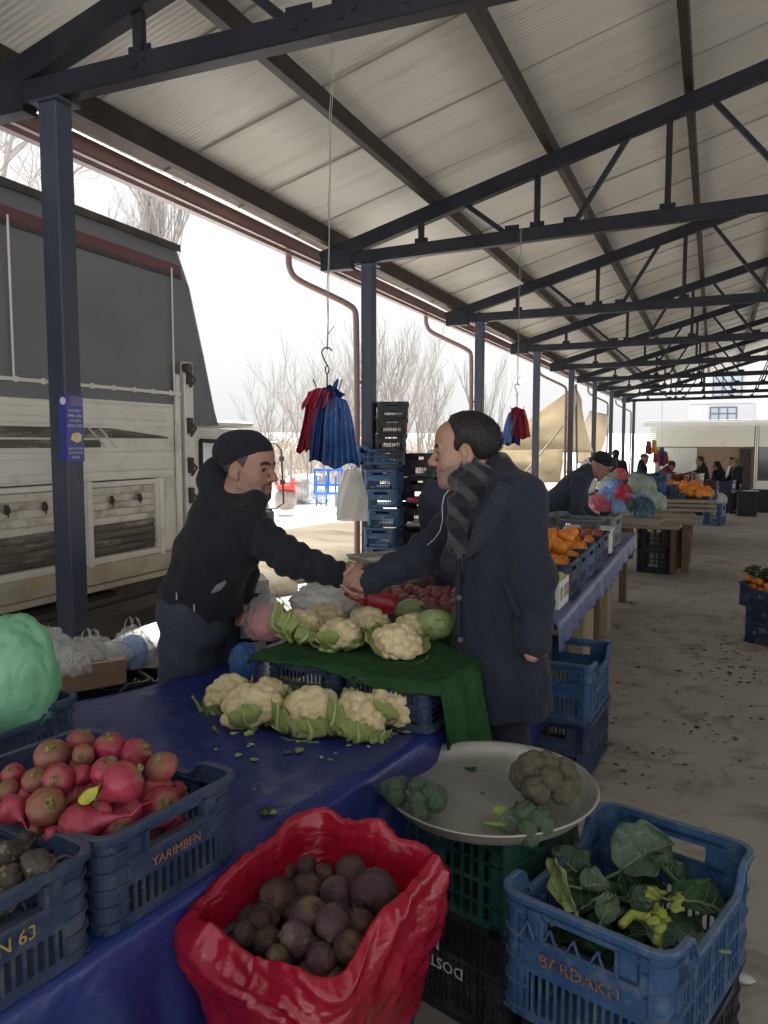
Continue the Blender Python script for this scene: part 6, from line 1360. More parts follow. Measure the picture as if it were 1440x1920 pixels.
def headM(fwd, up=(0, 0, 1)): f = unit(fwd); r_ = unit(np.cross(f, up)); return np.array([r_, f, np.cross(r_, f)]).T
def folds(freq, amp, axis, seed=0.0, gather=0):
    ax_ = unit(axis)
    def w_(X, Y, Z, t): u = X * ax_[0] + Y * ax_[1] + Z * ax_[2]; return amp * np.sin(u * freq + seed + 1.7 * np.sin(Z * 21 + X * 9)) * (1 + gather * t)
    return w_
def strands(name, P, N, n, L, comb, mat, par, org, r=.0011, seed=1, jit=.5):
    rg = np.random.RandomState(seed); m = MB(); idx = rg.choice(len(P), n)
    for i in idx:
        d = unit(N[i] * .12 + comb(P[i]) + rg.normal(0, jit * .4, 3)); l = L * rg.uniform(.6, 1.2); a = P[i] - N[i] * .002; b = a + d * l * .5; c = b + unit(d - N[i] * .35) * l * .5; m.tube([a, b, c], [r, r * .9, r * .35], 3, cap=False)
    return m.build(name, mat, par, org)
# ---------------------------------------------------------------- the man in the long coat
D1 = 2.85; J = lambda px, py, d=D1: ad(px, py, d)
C1 = J(872, 848); H1 = headM(-RT * .985 + FW * .12 - UP * .10); s1 = 1.06
P1 = V3(*J(935, 1660)); P1[2] = 0
man1 = thing('person', 'dark-haired man in a long dark wool coat and checked scarf shaking hands', 'person', P1)
nearS, farS = J(974, 940, 2.71), J(884, 950, 3.0); sax = unit(nearS - farS); sax[2] *= .3; sax = unit(sax); fwdB = unit(np.cross(UP, sax)); fwdB = fwdB if fwdB @ -RT > 0 else -fwdB; MB1 = np.array([sax, fwdB, UP]).T
B = SDF(); head_prims(B, C1, H1, s1, nose=1.5)
nk = J(912, 920); B.cap(C1 + H1 @ V3(0, -.03, -.07), nk, .058, .07); B.cap(nk, J(938, 1160), .10, .12, .05); B.cap(J(884, 960, 2.97), J(975, 945, 2.74), .06, .06, .04)
elF, wrF = J(786, 1046, 2.97), J(693, 1086, 2.90); B.cap(J(884, 960, 2.97), elF, .045, .04); B.cap(elF, wrF, .038, .029)
elN, wrN = J(1004, 1085, 2.64), J(1001, 1204, 2.62); B.cap(nearS, elN, .045, .04); B.cap(elN, wrN, .038, .027)
for hx, dd in ((950, 2.79), (908, 2.92)):
    a, b, c = J(hx, 1200, dd), J(hx - 2, 1430, dd), J(hx + 6, 1600, dd); c[2] = .09; B.cap(a, b, .08, .055); B.cap(b, c, .05, .04); B.cap(c, c - RT * .12 - V3(0, 0, .04), .035, .03)
# right hand in the handshake (behind the other man's hand)
kh = .006
B.cap(wrF, J(672, 1083, 2.905), .027, .026, .02); B.ell(J(670, 1084, 2.905), (.036, .016, .040), np.array([RT, FW, UP]).T, .015)
for a, b, c in (((668, 1104, 2.905), (655, 1108, 2.885), (641, 1098, 2.858)), ((670, 1108, 2.905), (661, 1115, 2.88), (650, 1106, 2.852)), ((674, 1108, 2.905), (668, 1118, 2.88), (659, 1112, 2.852)), ((677, 1106, 2.905), (674, 1116, 2.88), (667, 1114, 2.856))): B.cap(J(*a), J(*b), .0095, .009, kh); B.cap(J(*b), J(*c), .009, .0078, kh)
B.cap(J(676, 1064, 2.895), J(662, 1061, 2.862), .013, .0115, .01); B.cap(J(662, 1061, 2.862), J(647, 1077, 2.846), .0112, .009, kh)
# left hand hanging, loosely closed
B.ell(J(1003, 1218, 2.62), (.034, .03, .026), np.array([RT, FW, UP]).T, .02)
for i in range(4): a = J(990 + 9 * i, 1216, 2.605); b = J(992 + 8.5 * i, 1234 - 3 * i, 2.60); c = J(1000 + 7 * i, 1238 - 4 * i, 2.625); B.cap(a, b, .0105, .0095, .007); B.cap(b, c, .0095, .0085, kh)
B.cap(J(987, 1212, 2.61), J(990, 1228, 2.60), .012, .0105, .008); B.cap(J(990, 1228, 2.60), J(999, 1236, 2.598), .0105, .0085, kh)
V, F = fine_face(*B.mesh(.0045), C1, H1, s1); raw_obj('body', V, F, [M_sk1, M_brow, M_lip, M_eye, M_iris, M_stb], man1, P1, True, paint_head(V, F, C1, H1, s1, 1))
def hair1(P):
    x, y, z = np.abs(P[:, 0]), P[:, 1], P[:, 2]
    line = np.interp(z, [-.09, -.05, -.022, -.018, .0, .03, .055, .075, .10, .118, .13], [-.09, -.055, -.03, .026, .034, .040, .030, .034, .050, .052, .050]); line = np.where((z > .09) & (x > .02), line - .35 * (x - .02) * 0.6, line)
    d = line - y; ear = np.sqrt(((y + .006) / 1.0) ** 2 + ((z + .006) / 1.5) ** 2) - .021; ear = np.where(x > .05, ear, 1); d2 = z + .075 + .2 * np.maximum(y, -.2)
    return np.minimum(np.minimum(d, ear), np.where(y < -.02, d2, 1))
hr1 = hair_shell('hair', C1, H1, s1, hair1, M_brow, man1, P1, .013)
Vh = np.array([v.co[:] for v in hr1.data.vertices]) + P1; Fh = np.array([p.vertices[:] for p in hr1.data.polygons]); Nh = vnormals(Vh, Fh); qh = ((Vh - C1) @ H1) / s1; ok = hair1(qh) > .003; ok &= (np.linalg.norm((Vh - C1), axis=1) > .07)
strands('hair_strands', Vh[ok], Nh[ok], 1700, .013, lambda p: H1 @ V3(0, -.8, -.55), M_brow, hr1, P1)
# coat
K = SDF()
K.ell(J(938, 1000), (.200, .140, .20), MB1, .05); K.ell(J(938, 1110), (.185, .145, .22), MB1, .06); K.ell(J(938, 1250), (.198, .160, .30), MB1, .06); K.ell(J(938, 1330), (.205, .168, .22), MB1, .06)
K.cap(nearS, farS + FW * -.02, .072, .068, .05); K.cap(J(925, 905), J(945, 960), .085, .12, .05)
K.cap(J(920, 898, 2.84), nearS + V3(0, 0, .02), .062, .058, .07); K.chain([nearS, elN, wrN - V3(0, 0, -.01)], [.069, .061, .056], .06, folds(46, .0035, (.3, .2, 1))); K.chain([farS, elF, wrF + (wrF - elF) * .02], [.070, .061, .050], .03, folds(75, .0025, unit(wrF - farS), .5, .8))
K.cap(J(884, 975, 2.92), J(850, 1050, 2.80), .05, .045, .05)
K.cut(J(938, 1322), (0, 0, -1)); hv = unit(wrN - elN); K.cut(wrN + hv * .012 + V3(0, 0, 0), (0, 0, -1)) if False else None
V, F = K.mesh(.0075)
N = vnormals(V, F); low = np.clip((1.05 - V[:, 2]) / .4, 0, 1); ang = np.arctan2((V - J(938, 1250)) @ fwdB, (V - J(938, 1250)) @ sax)
V = V + N * (.007 * fbm(V * 9, 3, 2) + .0055 * ridge(V @ np.array([[7, 2, 3], [2, 8, 3], [3, 3, 4.5]]) * .9, 2, 12) + .006 * low * np.sin(ang * 7 + V[:, 2] * 3) + .004 * fbm(V * (22, 22, 7), 2, 5))[:, None]
raw_obj('coat', V, F, M_coat, man1, P1)
# lapels, pocket flap, front edge, buttons
def front(px, py, off=0.0): 
    """point on the coat front seen at a pixel"""
    d0 = _ray(px, py); best = None
    return None
def snap(px, py, Vs, push=.004, rad=6):
    d = _ray(px, py); W_ = Vs - _C; dep = W_ @ _f; sx = 720 + FPX * (W_ @ _r) / dep; sy = 960 - FPX * (W_ @ _u) / dep; m = np.hypot(sx - px, sy - py) < rad
    if not m.any(): m = np.hypot(sx - px, sy - py) < rad * 5
    return ad(px, py, dep[m].min() - push)
def strip(pts, wid, Vs, push=.003, th=.004, taper=None):
    A = np.array([snap(px, py, Vs, push) for px, py in pts]); P = []
    for i in range(len(A)):
        t = unit(A[min(i + 1, len(A) - 1)] - A[max(i - 1, 0)]); n_ = unit(_C - A[i]); sd = unit(np.cross(t, n_)); w_ = wid if taper is None else wid * taper[i]; P.append([A[i] + sd * w_ / 2 * q + n_ * (.001 if abs(q) < 1 else -.0025) for q in (-1, -.5, .5, 1)])
    m = MB(); m.slab(np.array(P), unit(_C - A[0]) * th); return m
Vc = V
strip([(948, 905), (934, 945), (915, 985), (893, 1020), (869, 1050)], .085, Vc, .012, .012, [.6, .9, 1, .7, .12]).build('lapel', cloth('lightened_coat_wool', (.021, .024, .036), (.03, .035, .05)), man1, P1, True)  # same wool as the coat, coloured lighter in place of shading along the lapel
strip([(862, 1040), (860, 1100), (861, 1180), (864, 1260), (868, 1318)], .016, Vc, .006, .006).build('front_edge', M_coat, man1, P1, True)
strip([(945, 1080), (957, 1115), (972, 1155)], .024, Vc, .007, .007).build('pocket_flap', M_coat, man1, P1, True)
M_btn = pm('grey_button', (.38, .38, .38), rough=.35, bump=0); M_btd = pm('dark_button', (.05, .05, .055), rough=.3, bump=0)
for (px, py, mt) in ((857, 1043, M_btn), (861, 1121, M_btd), (863, 1200, M_btd)):
    q = snap(px, py, Vc, .004); m = MB(); m.lathe([(0, 0), (.011, 0), (.012, .002), (.010, .0045), (.007, .0038), (0, .0038)], 18, q, 0, frame(_C - q)); m.build('button', mt, man1, P1, True)
# trousers and shoes
T = SDF()
for hx, dd in ((950, 2.79), (908, 2.92)):
    a, b, c = J(hx, 1230, dd), J(hx - 2, 1430, dd), J(hx + 6, 1600, dd); c[2] = .07; T.cap(a, b, .10, .078, .03, wob=folds(50, .004, (0, .3, 1), hx)); T.cap(b, c, .078, .066, .03, wob=folds(60, .005, (0, .3, 1), hx))
V, F = T.mesh(.01); raw_obj('trousers', V, F, M_trs, man1, P1)
for hx, dd in ((950, 2.79), (908, 2.92)):
    T = SDF(); c = J(hx + 6, 1600, dd); c[2] = .05; T.cap(c + RT * .03, c - RT * .16 - V3(0, 0, .012), .048, .036, .03); T.cut(V3(0, 0, .002), (0, 0, -1)); V, F = T.mesh(.008); raw_obj('shoe', V, F, M_shoe, man1, P1)
# checked scarf
def plaid():
    t = NT('checked_scarf'); v = t.coord((1, 1, 1), False, 'Object'); wv = []
    for dr, sc_, th_ in (('DIAGONAL', 5.2, .62), ('Z', 4.4, .66)):
        w_ = t.n('ShaderNodeTexWave', wave_type='BANDS', bands_direction=dr); w_.inputs['Scale'].default_value = sc_; w_.inputs['Distortion'].default_value = .6; t.l(v, w_.inputs['Vector']); wv.append(t.ramp(w_.outputs['Fac'], th_, th_ + .05))
    c = t.mix(wv[0], (.013, .014, .019), (.058, .055, .060)); m_ = t.n('ShaderNodeMath', operation='MULTIPLY'); m_.inputs[1].default_value = .5; t.l(wv[1], m_.inputs[0]); c = t.mix(m_.outputs[0], c, (.032, .031, .036))
    n = t.bump(t.noise(v, 260, 3), .4, .002); return t.done(t.bsdf(c, .95, 0, .2, n, sheen=.3))
M_scarf = plaid(); S = SDF(); nc = J(903, 911); upn = unit(UP * .78 - RT * -.58)
ring = []
for a in np.linspace(0, 2 * math.pi, 15): ring.append(nc + unit(np.cross(upn, FW)) * .088 * math.cos(a) + FW * .080 * math.sin(a))
for off, rr in ((-.028, .036), (.022, .034)):
    pts = [q + upn * (off + .008 * math.sin(i * 2.1)) for i, q in enumerate(ring)]; S.chain(pts, [rr + .004 * math.sin(i * 1.9) for i in range(15)], .018)
S.cap(J(934, 868, 2.84), J(905, 905, 2.78), .040, .040, .03); S.cap(J(940, 880, 2.88), J(915, 900, 2.80), .045, .04, .03); S.cap(J(938, 885, 2.85), J(965, 905, 2.84), .032, .016, .02); S.cap(J(872, 936, 2.77), J(905, 905, 2.76), .030, .036, .03); S.cap(J(856, 945, 2.80), J(872, 938, 2.77), .028, .030, .03)
tl2 = [J(862, 938, 2.78), J(858, 980, 2.76), J(858, 1028, 2.75)]
for a, b in zip(tl2[:-1], tl2[1:]):
    for o in (-.022, 0, .022): S.cap(a + RT * o, b + RT * o, .017, .015, .015)
V, F = S.mesh(.0055); N = vnormals(V, F); V = V + N * (.005 * fbm(V * 20, 2, 8) + .004 * ridge(V * 14, 2, 3))[:, None]; scf = raw_obj('scarf', V, F, M_scarf, man1, P1)
fr = MB()
for i in range(9): q = J(848 + 2.3 * i, 1030, 2.745); fr.tube([q, q + V3(.002 * math.sin(i), 0, -.025), q + V3(.006 * math.sin(i * 2), .003, -.05 - .012 * (i % 3))], [.0022, .002, .0012], 5)
fr.build('fringe', M_scarf, man1, P1, True)
lp_ = np.array([J(842, 918, 2.76), J(833, 930, 2.765), J(829, 950, 2.77), J(830, 975, 2.78), J(825, 995, 2.80), J(815, 1010, 2.83), J(802, 1022, 2.86)]); ti_ = np.linspace(0, 6, 25); lin = MB(); lin.tube(np.stack([np.interp(ti_, range(7), lp_[:, k]) for k in range(3)], 1), .0022, 6); lin.build('collar_piping', M_btn, man1, P1, True)

# ---------------------------------------------------------------- the stallholder
D2 = 3.05; J2 = lambda px, py, d=D2: ad(px, py, d)
C2 = J2(466, 879); H2 = headM(RT * .90 - FW * .43 - UP * .10); s2 = 1.03; P2 = V3(*J2(360, 1500, 3.18)); P2[2] = 0
man2 = thing('person', 'stallholder in black hooded fleece and knitted cap reaching across to shake hands', 'person', P2)
B = SDF(); head_prims(B, C2, H2, s2, nose=1.7); shN, shF = J2(462, 985, 2.97), J2(440, 965, 3.27); pel = J2(365, 1150, 3.2)
B.cap(C2 + H2 @ V3(0, -.03, -.07), J2(440, 950, 3.1), .056, .07); B.cap(J2(440, 960, 3.1), pel, .10, .11, .05); B.cap(shN, shF, .06, .06, .04)
eN, wN = J2(545, 1044, 2.90), J2(634, 1077, 2.885); B.cap(shN, eN, .045, .04); B.cap(eN, wN, .038, .028); eF, wF = J2(452, 1080, 3.32), J2(448, 1128, 3.2); B.cap(shF, eF, .045, .04); B.cap(eF, wF, .036, .027)
B.ell(J2(650, 1081, 2.872), (.040, .0165, .038), np.array([RT, FW, UP]).T, .018); B.cap(wN, J2(646, 1080, 2.878), .028, .026, .015)
for i in range(4): a, b, c = J2(663, 1066 + 10.5 * i, 2.862), J2(680 - i, 1073 + 10.5 * i, 2.872), J2(681 - i, 1077 + 9.5 * i, 2.915); B.cap(a, b, .0105, .0098, .006); B.cap(b, c, .0098, .0085, .006)
B.cap(J2(643, 1066, 2.875), J2(656, 1058, 2.892), .0125, .011, .01); B.cap(J2(656, 1058, 2.892), J2(668, 1060, 2.912), .011, .009, .006)
B.ell(J2(452, 1142, 3.17), (.024, .02, .038), np.array([RT, FW, UP]).T, .015)
for i in range(4): a, b = J2(447 + 4 * i, 1152, 3.155 - .012 * i), J2(443 + 4 * i, 1172 - 2 * abs(i - 1), 3.15 - .012 * i); B.cap(a, b, .0095, .008, .006)
B.cap(J2(458, 1138, 3.15), J2(464, 1156, 3.14), .0115, .009, .008)
legs = (((352, 1150, 3.10), (345, 1330, 3.14), (338, 1520, 3.2)), ((398, 1150, 3.28), (392, 1330, 3.28), (385, 1500, 3.32)))
for a, b, c in legs: a, b, c = J2(*a), J2(*b), J2(*c); c[2] = .09; B.cap(a, b, .08, .055); B.cap(b, c, .05, .04); B.cap(c, c + RT * .12 - V3(0, 0, .04), .035, .03)
V, F = fine_face(*B.mesh(.0045), C2, H2, s2); raw_obj('body', V, F, [M_sk2, M_brow, M_lip, M_eye, M_iris, M_stb, M_stbd], man2, P2, True, paint_head(V, F, C2, H2, s2, 2))
def hair2(P):
    x, y, z = np.abs(P[:, 0]), P[:, 1], P[:, 2]; d = np.interp(z, [-.03, .0, .05, .08], [.016, .022, .045, .055]) - y; ear = np.where(x > .05, np.sqrt((y + .006) ** 2 + ((z + .006) / 1.5) ** 2) - .021, 1); return np.minimum(np.minimum(d, ear), z + .045)
hair_shell('hair', C2, H2, s2, hair2, M_stbd, man2, P2, .006)
# knitted cap, pushed back
Cp = SDF(); L2 = lambda x, y, z: C2 + H2 @ (V3(x, y, z) * s2)
Cp.ell(L2(0, -.016, .052), V3(.086, .112, .092) * s2, H2, .02); Cp.ell(L2(0, -.070, .080), V3(.070, .072, .052) * s2, H2, .03); Cp.ell(L2(0, -.115, .050), V3(.05, .04, .045) * s2, H2, .03)
Cp.cut(L2(0, .07, .066), H2 @ V3(0, .42, -.91)); V, F = Cp.mesh(.0038); N = vnormals(V, F); q = (V - C2) @ H2; V = V + N * (.0010 * np.sin(np.arctan2(q[:, 0], q[:, 1] + .02) * 44) + .0035 * fbm(V * 13, 2, 6))[:, None]; raw_obj('knitted_cap', V, F, M_knit, man2, P2)
# hooded fleece
K = SDF(); tax = unit(J2(440, 965, 3.1) - J2(372, 1125, 3.2)); sideB = unit(shN - shF); MBt = np.array([sideB, np.cross(tax, sideB), tax]).T
K.ell(J2(425, 1000, 3.1), (.205, .150, .17), MBt, .05); K.ell(J2(392, 1065, 3.14), (.185, .150, .17), MBt, .06); K.ell(J2(368, 1118, 3.18), (.175, .142, .12), MBt, .05); K.cap(shN, shF, .075, .075, .05)
K.chain([shN, eN, wN - (wN - eN) * .06], [.078, .062, .047], .03, folds(120, .0032, unit(wN - shN), .3, .6)); K.chain([shF, eF, wF], [.075, .062, .05], .03)
K.ell(J2(452, 938, 3.08), (.098, .098, .05), MBt, .03); K.cap(J2(478, 940, 3.0), J2(455, 948, 3.1), .045, .06, .03); K.cap(J2(486, 938, 3.06), J2(462, 950, 3.16), .04, .05, .03)
K.ell(J2(404, 896, 3.12), (.062, .085, .080), np.array([RT, FW, UP]).T, .03); K.cap(J2(415, 925, 3.1), J2(440, 945, 3.1), .07, .08, .04)
K.cap(J2(330, 1118, 3.12), J2(440, 1138, 3.1), .028, .028, .05)
V, F = K.mesh(.0072); N = vnormals(V, F); V = V + N * (.007 * fbm(V * 9, 3, 3) + .006 * ridge(V @ np.array([[8, 3, 4], [3, 8, 4], [4, 4, 6]]) * .9, 2, 9))[:, None]; raw_obj('hooded_fleece', V, F, M_fleece, man2, P2); Vf = V
strip([(396, 1112), (410, 1102), (424, 1090)], .035, Vf, .004, .003, [.2, .8, .3]).build('pocket_lining', cloth('grey_lining', (.13, .135, .145), (.16, .165, .175)), man2, P2, True)
for px, py in ((364, 1140), (331, 1118)): q = snap(px, py, Vf, .006); m = MB(); m.box(q, (.006, .004, .028), None, .0015); m.build('cord_tip', M_btn, man2, P2)
T = SDF(); T.ell(J2(372, 1150, 3.18), (.16, .135, .10), MBt, .05)
for a, b, c in legs: a, b, c = J2(*a), J2(*b), J2(*c); c[2] = .07; T.cap(a, b, .112, .095, .04, wob=folds(34, .006, (.5, .3, 1), a[0] * 9)); T.cap(b, c, .095, .08, .03, wob=folds(50, .006, (0, .3, 1), a[0] * 7))
V, F = T.mesh(.01); N = vnormals(V, F); V = V + N * (.007 * ridge(V * (9, 9, 5), 2, 4))[:, None]; raw_obj('trousers', V, F, M_trb, man2, P2)
for a, b, c in legs:
    T = SDF(); c = J2(*c); c[2] = .05; T.cap(c - RT * .03, c + RT * .16 - V3(0, 0, .012), .05, .038, .03); T.cut(V3(0, 0, .002), (0, 0, -1)); V, F = T.mesh(.01); raw_obj('shoe', V, F, M_shoe, man2, P2)

# ---------------------------------------------------------------- people further along the aisle
def figure(label, px, dep, face, height=1.7, lean=0.0, hands=((.25, .05, .85), (-.25, .05, .85)), jacket=None, legs_m=None, hat=None, hat_m=None, coat_len=.85, skin=None, scarf=None, h=.016, hair=None, sit=0, z0=0.0, beard=0, group='people further along the aisle'):
    g0 = ad(px, 830, dep); base = V3(g0[0], g0[1], floor_z(g0[1])); s = height / 1.72; M = headM(face); rx = M[:, 0]; fy = M[:, 1]; W_ = lambda x, y, z: base + rx * x * s + fy * y * s + UP * z * s
    t = thing('person', label, 'person', base, 0, group); hipz = .92; ln = lambda y, z: (y + math.sin(lean) * (z - hipz), hipz + (z - hipz) * math.cos(lean)) if z > hipz else (y, z)
    def T_(x, y, z): yy, zz = ln(y, z); return W_(x, yy, zz)
    cl, sl = math.cos(lean), math.sin(lean); HM = headM(fy * math.cos(lean * .8) - UP * math.sin(lean * .8) + UP * -.08, UP * cl + fy * sl); C = T_(0, .03, 1.60)
    B = SDF(); head_prims(B, C, HM, s, neck=True); B.cap(T_(0, -.02, 1.45), T_(0, 0, 1.0), .09 * s, .11 * s, .04)
    els = []
    for q, hd in zip((1, -1), hands):
        sh, wr = T_(q * .19, -.01, 1.40), W_(*hd); mid = (sh + wr) / 2; L = .54 * s; dd = np.linalg.norm(wr - sh); b = math.sqrt(max(0, (L / 2) ** 2 - (dd / 2) ** 2)) if dd < L else 0; el = mid + unit(-UP * .6 - fy * .5 + rx * q * .4) * b; els.append((sh, el, wr)); B.cap(sh, el, .045 * s, .04 * s); B.cap(el, wr, .036 * s, .028 * s)
        B.ell(wr + unit(wr - el) * .05, V3(.022, .045, .03) * s, headM(unit(wr - el) + 1e-3), .015)
        e = unit(wr - el)
        for k in range(4): B.cap(wr + e * .07 + UP * (.02 - .014 * k), wr + e * (.13 - .01 * abs(k - 1.5)) + UP * (.02 - .016 * k), .0095, .008, .005)
        B.cap(wr + e * .03 + UP * .02, wr + e * .08 + UP * .045, .011, .009, .006)
    for q in (1, -1): B.cap(W_(q * .09, 0, .92), W_(q * .10, .03, .50), .08 * s, .055 * s); B.cap(W_(q * .10, .03, .5), W_(q * .10, 0, .09), .05 * s, .04 * s); B.cap(W_(q * .10, 0, .05), W_(q * .11, .14, .035), .035 * s, .03 * s)
    V, F = B.mesh(h * .75 if dep < 10 else h); raw_obj('body', V, F, [skin or M_sk2, M_brow, M_lip, M_eye, M_iris, M_stb, M_stbd], t, base, True, paint_head(V, F, C, HM, s, beard))
    K = SDF(); sx = np.array([rx, fy * cl - UP * sl, UP * cl + fy * sl]).T; K.ell(T_(0, 0, 1.27), V3(.19, .135, .20) * s, sx, .05); K.ell(T_(0, 0, 1.06), V3(.18, .14, .20) * s, sx, .05)
    zb = coat_len; K.cap(W_(0, 0, .95), W_(0, 0, max(zb, .12)), .155 * s, .18 * s if zb < .6 else .155 * s, .05); K.cap(T_(.17, 0, 1.41), T_(-.17, 0, 1.41), .07 * s, .07 * s, .04); K.cap(T_(0, -.03, 1.52), T_(0, -.02, 1.40), .078 * s, .11 * s, .03)
    for sh, el, wr in els: K.chain([sh, el, wr], [.075 * s, .062 * s, .05 * s], .03)
    K.cut(W_(0, 0, zb), -UP); V, F = K.mesh(h); N = vnormals(V, F); V = V + N * (.008 * fbm(V * 10, 3, 3) + .004 * ridge(V * 12, 2, 9))[:, None]; raw_obj('jacket' if zb > .6 else 'long_coat', V, F, jacket or M_fleece, t, base)
    if zb > .2:
        T2 = SDF()
        for q in (1, -1): T2.cap(W_(q * .09, 0, .95), W_(q * .10, .03, .5), .10 * s, .078 * s, .03); T2.cap(W_(q * .10, .03, .5), W_(q * .10, 0, .08), .078 * s, .066 * s, .03)
        V, F = T2.mesh(h); raw_obj('trousers', V, F, legs_m or M_trs, t, base)
    for q in (1, -1): T2 = SDF(); T2.cap(W_(q * .10, -.04, .045), W_(q * .11, .15, .035), .045 * s, .036 * s, .02); V, F = T2.mesh(h); raw_obj('shoe', V, F, M_shoe, t, base)
    Lh = lambda x, y, z: C + HM @ (V3(x, y, z) * s)
    if hat == 'beanie':
        T2 = SDF(); T2.ell(Lh(0, -.014, .055), V3(.086, .11, .09) * s, HM, .02); T2.cut(Lh(0, .07, .045), HM @ V3(0, .3, -.95)); V, F = T2.mesh(h * .6); raw_obj('knitted_cap', V, F, hat_m or M_knit, t, base)
    elif hat == 'scarf':
        T2 = SDF(); T2.ell(Lh(0, -.025, .03), V3(.092, .115, .105) * s, HM, .02); T2.cap(Lh(0, -.06, -.05), Lh(0, -.06, -.16), .085 * s, .12 * s, .04); T2.ell(Lh(0, .10, -.02), V3(.058, .06, .085) * s, HM, .02, True); T2.cap(Lh(.03, .05, -.13), Lh(.03, .10, -.42 if hat_m is not None and hat_m.name.startswith('olive') else -.2), .05 * s, .03 * s, .03); V, F = T2.mesh(h * .7); raw_obj('headscarf', V, F, hat_m or M_knit, t, base)
    elif hat == 'cap':
        T2 = SDF(); T2.ell(Lh(0, -.01, .06), V3(.085, .108, .075) * s, HM, .02); T2.cap(Lh(-.03, .12, .055), Lh(.03, .12, .055), .018 * s, .018 * s, .03); T2.cut(Lh(0, 0, .035), HM @ V3(0, 0, -1)); V, F = T2.mesh(h * .6); raw_obj('peaked_cap', V, F, hat_m or M_knit, t, base)
    else: hair_shell('hair', C, HM, s, hair1, hair or M_brow, t, base, .014)
    return t
M_navy = cloth('navy_jacket', (.028, .034, .055), (.04, .047, .072)); M_maroon = cloth('maroon_jacket', (.10, .015, .03), (.13, .02, .04)); M_olive = cloth('olive_scarf', (.10, .115, .04), (.14, .155, .06)); M_green2 = cloth('drab_green', (.06, .065, .035), (.085, .09, .05)); M_pale = cloth('pale_jacket', (.45, .42, .38), (.52, .49, .45))
figure('man in navy jacket and black knitted cap bending over the fruit stall', 1026, 7.8, RT * .93 - FW * .30, 1.70, R(46), ((.12, .46, .84), (-.15, .50, .84)), M_navy, hat='beanie', beard=0, h=.013)
figure('person in a dark coat mostly hidden behind the man in the long coat', 884, 3.75, RT * .3 + FW * .9, 1.64, .0, ((.22, .1, .85), (-.22, .1, .85)), M_navy, h=.014)
figure('dark dressed man standing between the far posts with his back turned', 1154, 19.0, RT * .4 + FW * .8, 1.74, R(6), ((.22, .3, .95), (-.22, .25, .95)), M_fleece, h=.02)
figure('man in a peaked olive cap and black jacket behind the far crates', 1204, 19.5, RT * .9 - FW * .2, 1.66, R(3), ((.22, .25, .95), (-.2, .3, .95)), M_fleece, hat='cap', hat_m=M_green2, h=.02)
figure('person in a maroon and black jacket reaching an arm over the far stall', 1228, 20.0, RT * .97 - FW * .1, 1.62, R(38), ((.12, .92, 1.03), (-.2, .45, .9)), M_maroon, h=.02)
figure('dark haired shopper stretching an arm across the far stall from the right', 1326, 19.3, -RT * .97 + FW * .1, 1.62, R(12), ((.2, .25, .9), (-.1, .80, 1.10)), M_fleece, h=.02)
figure('woman in black headscarf standing by the white sack crate', 1358, 19.6, -RT * .8 - FW * .1, 1.52, R(16), ((.2, .35, .95), (-.2, .35, .9)), M_fleece, hat='scarf', coat_len=.25, h=.02)
figure('woman in a long black coat and olive headscarf at the far stall', 1386, 23.0, -RT * .95 - FW * .2, 1.63, R(6), ((.2, .3, .95), (-.2, .3, .95)), M_fleece, hat='scarf', hat_m=M_olive, coat_len=.12, h=.02)
figure('person in a pale jacket just behind the woman with the olive headscarf', 1377, 24.2, -RT * .9 + FW * .1, 1.66, R(4), ((.2, .3, .95), (-.2, .3, .95)), M_pale, h=.022)
# ================================================================== HANGING BAGS
M_rope = pm('grey_string', (.20, .20, .17), (.28, .28, .24), rough=.9, bump=0); M_hook = pm('wire_hook', (.05, .045, .04), (.09, .08, .07), rough=.5, metal=.6, bump=.05)
M_fr = film('red_bag_film', (.30, .018, .04), (.42, .03, .06), alpha=1, transl=.35, rough=.35, bump=.4, bs=14, stretch=(1, 1, .4)); M_fb = film('navy_bag_film', (.012, .04, .17), (.02, .06, .24), alpha=1, transl=.3, rough=.35, bump=.4, bs=14, stretch=(1, 1, .4)); M_fb2 = film('bright_blue_bag_film', (.03, .10, .30), (.08, .18, .42), alpha=1, transl=.4, rough=.22, bump=.8, bs=16); M_flb = film('pale_blue_bag_film', (.25, .42, .75), (.35, .5, .8), alpha=1, transl=.5, rough=.3, bump=.4, bs=14); M_fy = film('yellow_bag_film', (.62, .42, .03), (.7, .5, .05), alpha=1, transl=.4)
def hang_bag(label, top, bottom, w0, w1, mat, seed, group=None, depth=.03, lean=0.0, pl=9, ear=0):
    top = np.asarray(top); bottom = np.asarray(bottom); nu, nv = 36, 22; P = np.zeros((nu, nv, 3)); rg = np.random.RandomState(seed)
    for i, u in enumerate(np.linspace(-1, 1, nu)):
        for j, v in enumerate(np.linspace(0, 1, nv)):
            ww = w0 + (w1 - w0) * min(1, (v * 1.15) ** .7); c = top + (bottom - top) * v; hem = .012 * math.sin(u * 4 + seed) * (v > .8) * (v - .8) / .2
            P[i, j] = c + RT * ww * u * .5 * (1 + .05 * math.sin(v * 7 + seed)) + FW * (depth * (1 - u * u) * .5 + (.006 + .012 * v) * math.sin(u * pl + seed + v * 1.5) + .006 * float(vnoise(np.array([[u * 3, v * 4, seed]]), seed)[0])) + UP * (hem - .02 * (1 - v) * abs(u))
    m = MB(); m.slab(P, FW * .004); 
    if ear: q = top + RT * w0 * .32 * ear; m.tube([q - UP * .03, q + UP * .004 + RT * .012 * ear, q + UP * .022 + RT * .02 * ear], [.014, .010, .003], 6)     # gathered handle
    return tag(m.build('carrier_bag', mat, None, tuple(top), True), label, 'bag', group)
